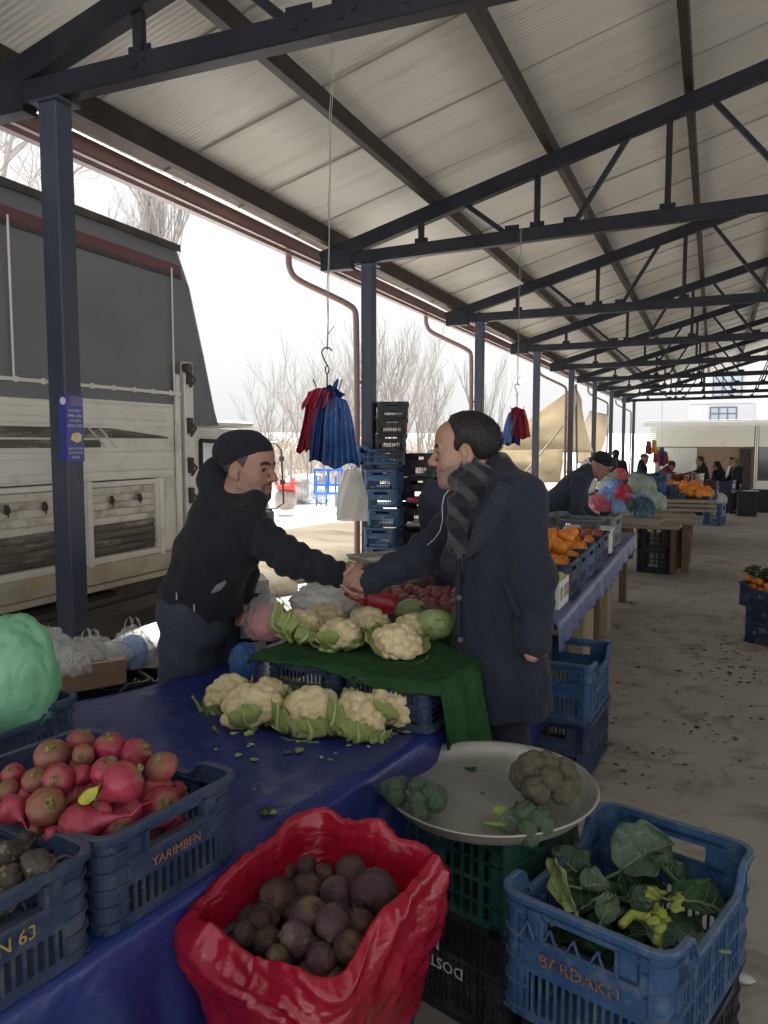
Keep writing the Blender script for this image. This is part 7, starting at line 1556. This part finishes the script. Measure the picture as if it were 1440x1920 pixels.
def hook_line(label, hook_top, anchor, par_len=.16, bare=False):
    p = np.asarray(hook_top); a = np.asarray(anchor); t = thing('bag_hook', label, 'hook', p); m = MB(); n_ = 14
    m.tube([p + (a - p) * k / n_ + RT * .004 * math.sin(k * 2.2) for k in range(n_ + 1)], .0022, 5); m.tube([p + (a - p) * k / n_ + RT * (.012 if k > 8 else .004) for k in range(n_ + 1)], .0016, 5); m.tube([p + (a - p) * .035, p + (a - p) * .05 + RT * .03 + UP * .012], .002, 5); m.build('string', M_rope, t, p)
    if bare: return t
    m = MB(); hk = [p + RT * (.022 * math.cos(x)) + UP * (-.012 + .022 * math.sin(x)) for x in np.linspace(.3, 3.6, 12)] + [p + V3(0, 0, -.05) + RT * -.008, p + V3(0, 0, -.07) + RT * .004]; m.tube(hk, .0032, 7); m.tube([p + RT * (.008 * math.cos(x)) + UP * (-.085 + .016 * math.sin(x)) for x in np.linspace(0, 6.28, 14)[:-1]], .003, 6, closed=True); m.tube([p - UP * .10, p - UP * par_len], .004, 6); m.build('hook', M_hook, t, p, True)
    m = MB(); q = p - UP * par_len; m.tube([q - RT * .06 + UP * .035, q - RT * .045 - UP * .01, q, q + RT * .05 - UP * .01, q + RT * .065 + UP * .035], .003, 6); m.build('prongs', M_hook, t, p, True); return t
d = 3.4; q = lambda x, y, dd=d: ad(x, y, dd)
hook_line('wire hook on a long double string above the near carrier bags', q(613, 656), q(624, -100, 3.52))
gb_ = 'carrier bags on the near hook'
hang_bag('dark red carrier bag at the left of the near hanging bunch', q(600, 728), q(572, 846), .10, .075, M_fr, 1, gb_); hang_bag('bright red carrier bag in the middle of the near hanging bunch', q(605, 728, 3.38), q(590, 842, 3.38), .11, .085, M_fr, 2, gb_); hang_bag('short red carrier bag folded over the top of the near bunch', q(598, 726, 3.36), q(588, 765, 3.36), .09, .11, M_fr, 3, gb_)
hang_bag('navy blue carrier bags in the middle of the near hanging bunch', q(617, 738, 3.37), q(608, 868, 3.35), .09, .14, M_fb, 4, gb_, pl=16); hang_bag('lighter blue carrier bag at the right of the near hanging bunch', q(632, 742, 3.36), q(640, 874, 3.32), .08, .155, M_fb2, 6, gb_); hang_bag('blue bag corner sticking up beside the near hook', q(618, 720, 3.38), q(624, 742, 3.38), .05, .11, M_fb, 9, gb_, ear=1)
d = 6.9; q = lambda x, y, dd=6.9: ad(x, y, dd); hook_line('wire hook on a string above the second bunch of carrier bags', q(970, 722), q(976, 425, 7.0), .22); gb_ = 'carrier bags on the second hook'
hang_bag('red carrier bag at the right of the second hanging bunch', q(972, 764), q(980, 822), .12, .15, M_fr, 11, gb_); hang_bag('pale blue carrier bag at the left of the second hanging bunch', q(960, 770, 6.88), q(947, 832, 6.85), .06, .10, M_flb, 12, gb_); hang_bag('navy carrier bag below the red one of the second hanging bunch', q(966, 770, 6.93), q(960, 834, 6.93), .09, .13, M_fb, 13, gb_); hang_bag('crimson strip of carrier bag at the front of the second bunch', q(968, 762, 6.87), q(962, 820, 6.87), .09, .07, M_fr, 14, gb_)
d = 16.5; q = lambda x, y, dd=16.5: ad(x, y, dd); gb_ = 'carrier bags hanging over the far stall'
for x, yt, yb, mt, lb, w_ in ((1216, 826, 852, M_fr, 'red carrier bag of the far yellow and red bunch', .15), (1227, 824, 850, M_fy, 'yellow carrier bag hanging over the far stall', .13), (1231, 842, 868, M_fr, 'maroon carrier bag hanging low over the far stall', .15), (1241, 838, 874, M_fb, 'blue carrier bag hanging over the far stall', .15), (1248, 846, 870, M_fr, 'red carrier bag right of the far blue one', .13)): hang_bag(lb, q(x, yt), q(x, yb), w_ * .6, w_, mt, x, gb_, depth=.05, pl=5)
hook_line('thin string holding the far hanging bags', q(1241, 830), q(1241, 745, 16.6), .1, True)

# ================================================================== CRATE STACKS BY THE SECOND POST
def col3(px, dep): v = ad(px, 830, dep); return V3(v[0], v[1], 0)
cB1 = col3(722, 8.0); SZ = (.48, .32, .185); ga = 'blue crates stacked beside the second post'
for k in range(7): crate('blue crate in the stack right beside the second post', M_cb, cB1 + V3(.012 * math.sin(k * 2), .01 * math.cos(k * 3), .192 * k), R(12 + 3 * math.sin(k * 1.7)) + math.pi / 2, SZ, group=ga, lod=1)
M_scr = pm('pink_paper', (.62, .06, .25), rough=.7); 
crate('tilted blue crate lying across the top of the blue stack', M_cb, cB1 + V3(-.03, -.05, 1.36), R(25), SZ, lod=1).rotation_euler.x = R(-10)
c0 = cB1 + V3(.03, .06, 1.36 + .0); 
for k in range(4): crate(('lowest', 'second', 'third', 'topmost')[k] + ' black crate on top of the blue stack by the post', M_cbk, c0 + V3(.01 * k, 0, .02 + .158 * k + (.1 if k else 0) * 0), R(20) + math.pi / 2, (.44, .30, .152), lod=1)
cB2 = col3(783, 8.35); gbk = 'black crates of the second column'
for k in range(6): crate('black crate in the column right of the blue stack', M_cbk, cB2 + V3(.008 * k, 0, .25 * k), R(8) + math.pi / 2, (.42, .32, .243), group=gbk, lod=1)
for k, (z, m_, lb) in enumerate(((.99, M_scr, 'pink paper sticking out between the black crates, upper'), (.74, M_wh, 'white paper sticking out between the black crates'), (.49, M_scr, 'pink paper sticking out between the black crates, lower'))): b = MB(); b.box(cB2 - FW * .22 + V3(0, 0, z + .02), (.24, .06, .035), rotz(YAW) @ rotx(.3), .008); tag(b.build('paper_scrap', m_, None, tuple(cB2 + V3(0, 0, z))), lb, 'paper')
cB3 = col3(826, 9.0)
for k in range(5): crate(('bottom', 'second', 'third', 'fourth', 'topmost')[k] + ' green crate behind the black column', M_cgl if k > 2 else M_cg, cB3 + V3(0, 0, .26 * k), R(10) + math.pi / 2, (.44, .34, .252), lod=1)
b = MB(); b.box(cB3 + V3(0, 0, 1.42), (.34, .26, .22), rotz(YAW), .02); bx_ = tag(b.build('foam_box', M_cw, None, tuple(cB3 + V3(0, 0, 1.31))), 'white foam box on top of the green crates beyond the scarfed man', 'box'); MB().box(cB3 + V3(0, 0, 1.48) - FW * .135, (.05, .01, .02), rotz(YAW)).build('handle_slot', M_kd, bx_, tuple(cB3 + V3(0, 0, 1.31)))
wb = ad(660, 925, 7.45); m = MB(); P = np.zeros((24, 18, 3))
for s, off in ((1, .03), (-1, .0)):
    for i, u in enumerate(np.linspace(-1, 1, 24)):
        for j, v in enumerate(np.linspace(0, 1, 18)): P[i, j] = wb + RT * u * (.075 + .075 * min(1, v * 1.8)) + UP * (.24 - .50 * v) + FW * (s * .05 * (1 - u * u) * math.sin(min(1, v + .12) * 2.6) + off * 0 + .018 * math.sin(u * 7 + v * 5 + s))
    m.slab(P, FW * .003 * s)
m.tube([wb + UP * .22 - RT * .03, wb + UP * .30, wb + UP * .33 + RT * .05, wb + UP * .22 + RT * .02], .008, 6); tag(m.build('carrier_bag', M_white, None, tuple(wb), True), 'white carrier bag hanging on the second post beside the blue crates', 'bag')

# ================================================================== FRUIT STALL BEHIND THE COAT
SX, SY0, SY1 = -.70, 3.95, 8.35; fo3 = (SX - .7, 6.1, 0)
M_tp2 = pm('faded_blue_tarp', (.075, .095, .22), (.11, .13, .28), ns=3, rough=.42, bump=.35, bs=5, bd=.02, jitter=False, dirt=(.17, .19, .28), ds=5)
ft = thing('fruit_stall_table', 'long stall table under the faded blue tarp with orange crates', 'table', fo3); MB().box((SX - .68, (SY0 + SY1) / 2, .66), (1.32, SY1 - SY0 - .06, .04), None, .004).build('tabletop', M_wood, ft, fo3)
for y in (4.15, 6.2, 8.2):
    for x in (SX - .1, SX - 1.25): MB().box((x, y, .32), (.07, .10, .64), None, .004).build('leg', M_wdk, ft, fo3)
P = []
for y in np.linspace(SY0, SY1, 90):
    row = []
    for x in np.linspace(SX - 1.34, SX - .02, 22): row.append((x, y, .69 + .004 * math.sin(x * 13 + y * 7)))
    for a in np.linspace(0, 1.4, 4): row.append((SX - .02 + .02 * math.sin(a) + .003, y, .69 - .02 * (1 - math.cos(a))))
    dl = .13 + .02 * math.sin(y * 2.3)
    for u in np.linspace(.08, 1, 9): row.append((SX + .006 + .012 * u + .010 * math.sin(y * 21 + 3 * math.sin(y * 3)) * u, y, .675 - dl * u))
    P.append(row)
m = MB(); m.grid(np.array(P)); tt = tag(m.build('tarpaulin', M_tp2, None, fo3, True), 'faded blue tarp covering the fruit stall table behind the man in the coat', 'tarpaulin'); md = tt.modifiers.new('thick', 'SOLIDIFY'); md.thickness = .002
M_or = pm('orange_peel', (.72, .22, .015), (.80, .30, .03), ns=5, rough=.42, bump=.25, bs=160, bd=.001, hv=.18, sss=.1); M_ap = pm('yellow_green_apple', (.42, .46, .09), (.52, .55, .16), ns=6, rough=.35, bump=.05, hv=.1, dirt=(.5, .35, .1), ds=5)
V, F = ico(3); om = MB(); om.add(V * (1, 1, .93) * .036, F); OME = om.mesh('orange', M_or, smooth=True); om = MB(); om.lathe([(0, .0325), (.004, .0335), (.004, .0345), (0, .035)], 8); OST = om.mesh('stem_end', M_brow)
om = MB(); om.add(V * (1, 1, .92) * (1 - .22 * np.exp(-((1 - np.abs(V[:, 2:3])) / .06))) * .036, F); AME = om.mesh('apple', M_ap, smooth=True)
def fruit(me, name, label, p, s, group, cat=None, stem=None):
    o = bpy.data.objects.new(name, me); COL.objects.link(o); o.location = tuple(p); o.rotation_euler = (rnd.uniform(-.9, .9), rnd.uniform(-.9, .9), rnd.uniform(0, 6)); o.scale = (s,) * 3; tag(o, label, cat or name, group)
    if stem: c = bpy.data.objects.new('stem_end', stem); COL.objects.link(c); c.parent = o
FS = (.52, .345, .20)
ys_ = [4.78, 5.15, 5.52, 5.90]
for k, y in enumerate(ys_):
    c = crate(('nearest', 'second', 'third', 'fourth')[k] + ' dark blue crate of oranges in the row along the fruit stall', M_cdb if k != 2 else M_cb, (SX - .31, y, .694), R(1.5 * math.sin(k * 3)), FS, lod=1)
    crate(('nearest', 'second', 'third', 'fourth')[k] + ' inner crate of the row on the far side of the fruit stall', M_cdb, (SX - .87, y, .694), R(1.5 * math.cos(k * 3)), FS, lod=1)
    for sx in (0, 1):
        for i in range(5):
            for j in range(3):
                fruit(OME, 'orange', 'orange in the %s of the dark crates on the fruit stall' % ('outer row' if sx == 0 else 'inner row'), (SX - .31 - .56 * sx - .19 + .093 * i + rnd.uniform(-.012, .012), y - .095 + .095 * j + rnd.uniform(-.012, .012), .694 + .155 + rnd.uniform(0, .03)), rnd.uniform(1.1, 1.35), 'oranges in the %s crates' % ('outer' if sx == 0 else 'inner'), stem=OST)
    for i in range(6): fruit(OME, 'orange', 'orange heaped on top of the outer crates of the fruit stall', (SX - .31 + rnd.uniform(-.15, .13), y + rnd.uniform(-.08, .08), .694 + .225 + rnd.uniform(0, .02)), rnd.uniform(1.1, 1.3), 'oranges heaped on the outer crates', stem=OST)
M_wbx = pm('white_printed_carton', (.62, .60, .56), (.70, .68, .63), ns=4, rough=.7, bump=.05, dirt=(.5, .47, .42))
ab_ = (SX - .28, 4.42, .694); bx = thing('apple_box', 'white printed cardboard box of yellow-green apples at the near end of the stall', 'box', ab_); m = MB()
for (c, s_) in (((0, -.15, .075), (.46, .008, .15)), ((0, .15, .075), (.46, .008, .15)), ((-.23, 0, .075), (.008, .30, .15)), ((.23, 0, .075), (.008, .30, .15)), ((0, 0, .004), (.46, .3, .006))): m.box(V3(*ab_) + V3(*c), s_)
m.build('walls', M_wbx, bx, ab_); M_pr = pm('brown_print', (.22, .16, .12), (.4, .33, .25), ns=30, rough=.7, bump=0)
for (x, w_, h_) in ((-.13, .07, .08), (-.01, .09, .07), (.13, .07, .08)): MB().box((ab_[0] + x, ab_[1] - .1555, ab_[2] + .075), (w_, .002, h_)).build('printed_panel', M_pr, bx, ab_)
for y in (-.09, .03, .11): MB().box((ab_[0] + .2355, ab_[1] + y, ab_[2] + .08), (.002, .06, .07)).build('printed_panel', M_pr, bx, ab_)
for i in range(28): fruit(AME, 'apple', 'yellow-green apple in the white printed box', (ab_[0] - .19 + .075 * (i % 6) + rnd.uniform(-.01, .01), ab_[1] - .11 + .07 * ((i // 6) % 4) + rnd.uniform(-.01, .01), ab_[2] + .12 + .05 * (i // 24) + rnd.uniform(0, .02)), rnd.uniform(.95, 1.1), 'apples in the white box')
# end of the stall: navy and white trays
M_cgr = plastic('grey_crate_plastic', (.13, .14, .145), (.3, .3, .3))
crate('navy crate behind the orange crates on the fruit stall', M_cdb, (SX - .33, 6.35, .694), 0, (.55, .38, .20), lod=1); crate('second navy crate behind the orange crates', M_cdb, (SX - .93, 6.35, .694), 0, (.55, .38, .20), lod=1)
M_app = pm('red_apple_skin', (.32, .05, .04), (.40, .12, .06), ns=6, rough=.35, bump=.05, hv=.2); om = MB(); om.add(V * (1, 1, .92) * .036, F); RME = om.mesh('apple', M_app, smooth=True)
for i in range(24): fruit(RME, 'apple', 'dull red apple in the navy crate behind the oranges', (SX - .55 + .085 * (i % 6), 6.22 + .085 * (i // 6), .87 + rnd.uniform(0, .02)), 1, 'red apples behind the oranges')
crate('white plastic tray crate standing on edge of the navy crates', M_cw, (SX - .24, 6.72, .70), R(4), (.38, .26, .20), lod=1, dip=.06); crate('grey crate at the far end of the fruit stall', M_cgr, (SX - .36, 7.25, .70), R(-3), (.60, .42, .26), lod=1); crate('dark crate beside the bending man at the end of the stall', M_cbk, (SX - .98, 7.2, .70), R(5), (.52, .40, .27), lod=1); crate('low white tray under the hands of the bending man', M_cw, (SX - 1.15, 7.75, .70), R(5), (.55, .40, .12), lod=1); crate('dark crate of greens at the left end of the stall', M_cdb, (SX - 1.2, 6.8, .70), R(0), (.5, .34, .2), lod=1)
# under the stall
for (x, y, s_, lb) in ((SX - .12, 5.6, (.10, .5, .55), 'upright pale board leaning under the fruit stall'), (SX - .10, 6.75, (.08, .3, .5), 'narrow plank standing under the fruit stall')): MB_ = MB().box((x, y, s_[2] / 2), s_, None, .004); tag(MB_.build('board', M_wood, None, (x, y, 0)), lb, 'board')
crate('dark crate on the floor under the fruit stall', M_cbk, (SX - .5, 5.0, 0), 0, (.5, .36, .27), lod=1); crate('dark crate further back under the fruit stall', M_cbk, (SX - .45, 7.4, 0), 0, (.5, .36, .27), lod=1)
# blue crates behind the coat
bb = (az(1030, 1240, .56) + az(1105, 1200, .56)) / 2; bb[2] = 0
for k, (m_, lb, hh) in enumerate(((M_cdb, 'tall navy crate at the bottom behind the long coat', .28), (M_cb, 'blue crate on top of the navy one behind the long coat', .28))): crate(lb, m_, bb + V3(-.03, 0, .283 * k), R(86), (.50, .37, hh), dip=.06 if k else 0)

# ================================================================== RIGHT EDGE: MANDARIN CRATES
mr = (az(1387, 1200, 0)); mrz = math.atan2(-.72, .69); mc = mr + rotz(mrz) @ V3(.27, .18, 0)
k1 = crate('lower dark crate with yellow print at the right edge of the aisle', M_cdb, mc, mrz, (.50, .34, .29), flip=True, lod=0); letter(k1, 'MEYVECI', .045, M_lye, '+y', (.50, .34, .29), .16, two=None)
k2 = crate('open dark crate of leafy mandarins at the right edge of the aisle', M_cdb, mc + V3(-.03, .0, .294), mrz, (.54, .36, .19))
M_man = pm('mandarin_peel', (.68, .17, .02), (.75, .24, .03), ns=5, rough=.42, bump=.2, bs=150, bd=.001, hv=.15); om = MB(); om.add(V * (1, 1, .82) * .036, F); MME = om.mesh('mandarin', M_man, smooth=True)
M_dgl = leaf_mat('citrus_leaf', (.018, .05, .014), (.035, .085, .024), (.06, .11, .04))
for i in range(44): qq = mc + rotz(mrz) @ V3(-.26 + .075 * (i % 7) + rnd.uniform(-.015, .015), -.14 + .07 * ((i // 7) % 5) + rnd.uniform(-.015, .015), 0); fruit(MME, 'mandarin', 'mandarin among leaves in the crate at the right edge', qq + V3(0, 0, .294 + (.13 if i < 35 else .19) + rnd.uniform(-.01, .03)), rnd.uniform(.8, 1.1), 'mandarins in the right edge crate')
for i in range(54): qq = mc + rotz(mrz) @ V3(rnd.uniform(-.25, .25), rnd.uniform(-.16, .16), 0); broad_leaf('dark green citrus leaf among the mandarins at the right edge', qq + V3(0, 0, .294 + .19 + rnd.uniform(0, .10)), .15, .065, M_dgl, (rnd.uniform(-1, 1), rnd.uniform(-1, 1), .8), rnd.uniform(0, 6), 500 + i, bend=.3, stalk=.1, group='citrus leaves in the right edge crate', name='citrus_leaf')

# ================================================================== FAR STALLS
bsk = (azf(1192, 1072) + azf(1252, 1078)) / 2 + V3(.05, .2, 0)
for k, (lb, z) in enumerate((('lower black crate of the pair in the aisle by the fruit stall', 0), ('upper black crate of the pair in the aisle, with pale stickers', .30))):
    c = crate(lb, M_cbk, bsk + V3(0, 0, z), R(-12), (.44, .36, .295), lod=1, dip=0); letter(c, 'GIDA', .05, M_lwh if k == 0 else M_ldk, '-y', (.44, .36, .295), .1)
    if k: MB().box((-.05, -.186, .24), (.06, .004, .03)).build('sticker', M_ap, c); MB().box((.06, -.186, .24), (.05, .004, .03)).build('sticker', M_wh, c)
wt = (az(1300, 985, .62) + az(1195, 960, .62)) / 2; wto = (wt[0], wt[1], 0); wtb = thing('wooden_table', 'rough low table of weathered planks beside the coloured bags', 'table', wto)
for k in range(6): MB().box(wt + V3(-.1, -.52 + .21 * k, .0 + .004 * (k % 2)), (1.05 + .12 * math.sin(k * 2), .20, .035), rotz(R(-3 + 2 * math.sin(k * 4))), .004).build('plank', M_woodx, wtb, wto)
for sx, sy in ((-.45, -.45), (.30, -.45), (-.45, .5), (.30, .5)): MB().box(wt + V3(sx, sy, -.33), (.09, .09, .6), None, .004).build('leg', M_wdk, wtb, wto)
b = MB(); b.box(wt + V3(.20, -.38, -.34), (.3, .03, .52), None, .004); b.build('side_board', M_wdk, wtb, wto)
for k in range(3): m = MB().box(wt + V3(.15, .75 + .2 * k, .06 + .045 * k), (1.0, .3, .03), rotz(R(4 * k - 3)), .004); tag(m.build('plank', M_woodx, None, tuple(wt + V3(.15, .75 + .2 * k, .04))), ('lowest', 'middle', 'topmost')[k] + ' loose plank behind the low wooden table', 'plank')
pal = V3(*ad(1185, 972, 9.2)); m = MB(); m.box(pal + V3(0, 0, -.02), (.62, .7, .03), rotz(R(-10)), .004); m.box(pal + V3(.02, -.36, .0), (.66, .02, .07), rotz(R(-10)), .003); tag(m.build('wooden_tray', M_woodx, None, tuple(pal)), 'shallow wooden tray under the coloured carrier bags', 'tray')
M_fpk = film('pink_bag_film', (.70, .12, .20), (.82, .36, .42), alpha=.95, transl=.4, rough=.3); M_fre = film('scarlet_bag_film', (.70, .04, .08), (.8, .14, .18), alpha=.95, transl=.4, rough=.3); M_fbl = film('mid_blue_bag_film', (.16, .36, .74), (.40, .58, .85), alpha=.95, transl=.35, rough=.3); M_fgr = film('pale_green_white_film', (.42, .50, .40), (.60, .66, .58), alpha=.9, transl=.4, rough=.35); M_fte = film('dark_teal_film', (.04, .10, .16), (.07, .15, .2), alpha=1, transl=.2, rough=.3); M_folv = film('olive_bag_film', (.14, .17, .10), (.2, .24, .15), alpha=1, transl=.3)
bags = [(1120, 940, 9.0, .13, M_fpk, 'pink carrier bag at the left front of the coloured heap'), (1138, 930, 9.2, .15, M_fbl, 'blue and white carrier bag behind the pink one at the heap'), (1160, 938, 9.0, .14, M_fre, 'scarlet knotted carrier bag at the front of the heap'), (1182, 936, 9.2, .12, M_fpk, 'rose carrier bag right of the scarlet knotted one'), (1160, 952, 8.85, .13, M_fbl, 'flat blue carrier bag at the bottom front of the heap'), (1152, 915, 9.6, .16, M_fbl, 'bright blue carrier bag in the middle of the heap'), (1172, 902, 9.9, .15, M_fpk, 'pink knotted carrier bag at the top of the heap'), (1163, 890, 10.1, .12, M_fre, 'small red carrier bag at the very top of the heap'), (1150, 898, 10.0, .13, M_fgr, 'pale yellowish bag at the top left of the heap'), (1202, 918, 9.5, .24, M_fgr, 'big pale green bag of leeks in the heap'), (1228, 945, 9.3, .18, M_fgr, 'pale green bag at the right end of the heap'), (1205, 956, 8.9, .18, M_fte, 'dark teal sack at the right front of the heap'), (1182, 948, 9.0, .13, M_folv, 'olive green bag between the blue and teal ones'), (1135, 912, 9.8, .14, M_white, 'white carrier bag at the back left of the heap')]
for i, (px, py, dp, r, m_, lb) in enumerate(bags): film_bag(lb, ad(px, py, dp), r * .64, 60 + i, m_, (1.05, .9, .85 if r < .17 else 1.0), rot=i * 1.1, handles=(i % 2 == 0), amp=.3, hh=.8, fr=1.5, group='coloured bags heaped on the stall')
bt = ad(1172, 990, 9.6); bto = (bt[0], bt[1], 0); t2 = thing('trestle_table', 'plain table hidden under the heap of coloured bags', 'table', bto); MB().box((bt[0], bt[1] + .35, .60), (1.25, .9, .04), None, .004).build('tabletop', M_woodx, t2, bto)
for sx in (-.6, .6):
    for sy in (.4, .7): MB().box((bt[0] + sx * .9, bt[1] + sy, .29), (.06, .06, .58)).build('leg', M_wdk, t2, bto)
for i, (px, py, dp, r, mi_, lb) in enumerate(((1128, 950, 8.9, .10, 0, 'small rose bag at the lower left of the heap'), (1145, 944, 9.0, .10, 1, 'small blue bag between the pink and scarlet ones'), (1170, 922, 9.5, .11, 2, 'red bag behind the scarlet knotted one'), (1188, 922, 9.6, .11, 1, 'blue bag at the left of the leek bag'), (1140, 902, 10.0, .10, 3, 'white knotted bag on the left slope of the heap'), (1185, 905, 9.9, .10, 3, 'white bag at the right of the top pink one'), (1215, 935, 9.2, .13, 4, 'pale green bag in front of the leek bag'), (1196, 940, 9.1, .10, 1, 'blue bag above the dark teal sack'), (1178, 912, 9.8, .10, 5, 'teal bag under the top pink one'))): film_bag(lb, ad(px, py, dp), r * .85, 160 + i, (M_fpk, M_fbl, M_fre, M_white, M_fgr, M_fte)[mi_], (1.05, .9, .9), rot=i * 1.7, handles=(i % 2 == 0), amp=.32, fr=1.5, hh=.8, group='coloured bags heaped on the stall')
# the stalls in the distance: rows of crates
def far_c(px, py, dep, label, mat, size=(.5, .36, .24), rz=0.0, fill=None, n=12, group=None, fl=''):
    p = ad(px, py, dep); c = crate(label, mat, p, rz, size, lod=1, group=group)
    if fill:
        for i in range(n): fruit(fill, fill.name.split('.')[0], fl, p + rotz(rz) @ V3(-.19 + .125 * (i % 4) + rnd.uniform(-.02, .02), -.12 + .12 * (i // 4) + rnd.uniform(-.02, .02), size[2] * .92 + rnd.uniform(-.01, .05)), rnd.uniform(1.5, 1.9), 'oranges on the far stall', 'orange')
    return c
fl_ = 'orange on the sloping display of the far stall'
for i, (px, py, dp) in enumerate(((1262, 930, 13.6), (1276, 934, 13.4), (1291, 938, 13.1), (1303, 946, 12.8), (1275, 922, 14.2), (1290, 927, 13.9), (1305, 934, 13.5))): far_c(px, py + 10, dp, 'dark crate of oranges on the far stall, ' + ('leftmost in front', 'second from left in front', 'third from left in front', 'rightmost in front', 'leftmost in the back', 'middle in the back', 'rightmost in the back')[i], M_cdb, fill=OME, fl=fl_, rz=R(-10))
for i, (px, py, dp, m_, lb) in enumerate(((1228, 905, 14.5, M_cb, 'bright blue crate behind the pale green bag on the far stall'), (1215, 900, 15.0, M_cb, 'bright blue crate in front of the man in the olive cap'), (1240, 928, 13.0, M_cdb, 'navy crate at the left of the far orange display'), (1222, 925, 13.0, M_cb, 'teal-blue crate behind the big pale bag'), (1262, 905, 15.2, M_crd, 'dark red crate in the middle of the far stall'), (1275, 900, 15.6, M_crd, 'second dark red crate on the far stall'), (1292, 902, 15.8, M_cw, 'pale tray crate by the reaching hands'), (1252, 945, 12.6, M_cdb, 'navy crate with a pale sticker under the orange display'), (1318, 918, 14.8, M_crd, 'red and black crate stack top by the black drum'), (1318, 928, 14.6, M_cdb, 'dark crate below the red one by the black drum'), (1350, 915, 15.5, M_cdb, 'dark patterned crate behind the woman in black'))): far_c(px, py + 8, dp, lb, m_, rz=R(-8 + 5 * math.sin(i)))
b = ad(1265, 950, 14.2); bo4 = (b[0], b[1], 0); t3 = thing('stall_table', 'far stall table loaded with crates and oranges', 'table', bo4); MB().box((b[0] - .25, b[1] + .3, .36), (1.1, 3.2, .06), None, .004).build('tabletop', M_wood, t3, bo4)
for sx in (-.75, .25):
    for sy in (-1.2, 1.6): MB().box((b[0] + sx, b[1] + sy, .06), (.07, .07, .56)).build('leg', M_wdk, t3, bo4)
dr = azf(1312, 977); m = MB(); m.lathe([(0, 0), (.20, 0), (.21, .02), (.23, .52), (.24, .56), (.24, .6), (.2, .6), (.19, .1), (0, .1)], 28, dr); tag(m.build('bin', M_cbk, None, tuple(dr), True), 'tall black bin beside the far orange display', 'bin')
bl = azf(1345, 986) + FW * .2; crate('blue crate holding a white sack near the woman in black', M_cb, bl, R(-15), (.42, .40, .52), lod=1, dip=0, n_long=14, n_short=12); film_bag('white sack bulging out of the tall blue crate', bl + V3(0, 0, .60), .24, 81, M_white, (1.0, .9, .75), handles=False, amp=.2)
for i, (px, dp, w_, lb) in enumerate(((1405, 22, .5, 'dark covered stand behind the woman with the olive headscarf'), (1432, 24, .45, 'small dark stand at the right edge of the far aisle'))): q_ = ad(px, 830, dp); q_[2] = 0; fz_ = floor_z(q_[1]); m = MB(); m.box((q_[0], q_[1], .34 + fz_), (w_, .45, .66), None, .01); m.box((q_[0], q_[1], .69 + fz_), (w_ + .1, .55, .04), None, .01); tag(m.build('covered_stand', M_kd, None, (q_[0], q_[1], fz_)), lb, 'stand')
for k in range(6): q_ = col3(1128 + 3 * (k % 2), 13.2); crate('dark crate in the tall stack behind the bending man', M_cbk, q_ + V3(0, 0, .25 * k + floor_z(q_[1])), R(10), (.46, .34, .243), lod=1, group='dark crates stacked behind the bending man')
q_ = col3(1100, 12.5); film_bag('pale sack hanging behind the bending man', q_ + V3(0, 0, 1.0), .22, 88, M_white, (.6, .6, 1.3), handles=False, amp=.2); crate('crate under the pale sack behind the bending man', M_cw, q_ + V3(0, 0, .46), 0, (.42, .34, .27), lod=1); crate('lower crate under the pale sack', M_cdb, q_ + V3(0, 0, .19), 0, (.42, .34, .265), lod=1)

# ================================================================== LITTER ON THE FLOOR
M_l1 = pm('trodden_leaf', (.045, .05, .022), (.075, .07, .03), ns=30, rough=.9, bump=.2); M_l2 = pm('brown_litter', (.10, .065, .035), (.14, .10, .06), ns=30, rough=.9); M_l3 = pm('orange_litter', (.45, .17, .05), (.4, .2, .08), ns=30, rough=.8); M_l4 = pm('paper_litter', (.55, .54, .5), rough=.8)
lt = MB(); rg = np.random.RandomState(77)
for i in range(400):
    if i < 330: px, py = rg.uniform(1105, 1440), 985 + 500 * rg.uniform(0, 1) ** 1.3
    elif i < 420: px, py = rg.normal(1360, 45), rg.normal(1235, 25)
    else: px, py = rg.normal(1150, 40), rg.normal(1180, 60)
    if px > 1450 or py < 960: continue
    p = azf(px, py) + V3(0, 0, .004); s_ = rg.uniform(.006, .027) * (1.4 if rg.uniform() < .12 else 1); a = rg.uniform(0, 6.28); n_ = rg.randint(5, 8); k = np.arange(n_) * 2 * math.pi / n_; r = s_ * rg.uniform(.6, 1.1, n_); el = rg.uniform(.25, .8)
    x, y = r * np.cos(k), r * np.sin(k) * el; ca, sa = math.cos(a), math.sin(a); z = p[2] + .25 * s_ * rg.uniform(0, 1, n_); Pp = np.stack([p[0] + x * ca - y * sa, p[1] + x * sa + y * ca, z], 1); c = Pp.mean(0) + V3(0, 0, .15 * s_)
    w_ = rg.uniform(); mi = 0 if w_ < .62 else 1 if w_ < .88 else 2 if w_ < .97 else 3
    lt.add(np.concatenate([Pp, [c]]), [(j, (j + 1) % n_, n_) for j in range(n_)], mi)
tag(lt.build('litter', [M_l1, M_l2, M_l3, M_l4]), 'trodden leaf scraps and peel scattered over the concrete floor', 'litter', kind='stuff')
for (px, py, m_, lb, s_) in ((1128, 1168, M_or, 'crushed orange lying by the stall leg on the floor', .035), (1395, 1835, M_cw, 'small pale plastic bit on the floor beside the leaf crate', .02)): p = az(px, py, .012); mm = MB(); P_, F_ = crumple((0, 0, 0), s_, 5, .3, 2.5, (1.2, .8, .5), sub=3); mm.add(P_, F_); o = tag(mm.build('floor_scrap', m_, None, (0, 0, 0), True), lb, 'scrap'); o.location = tuple(p)
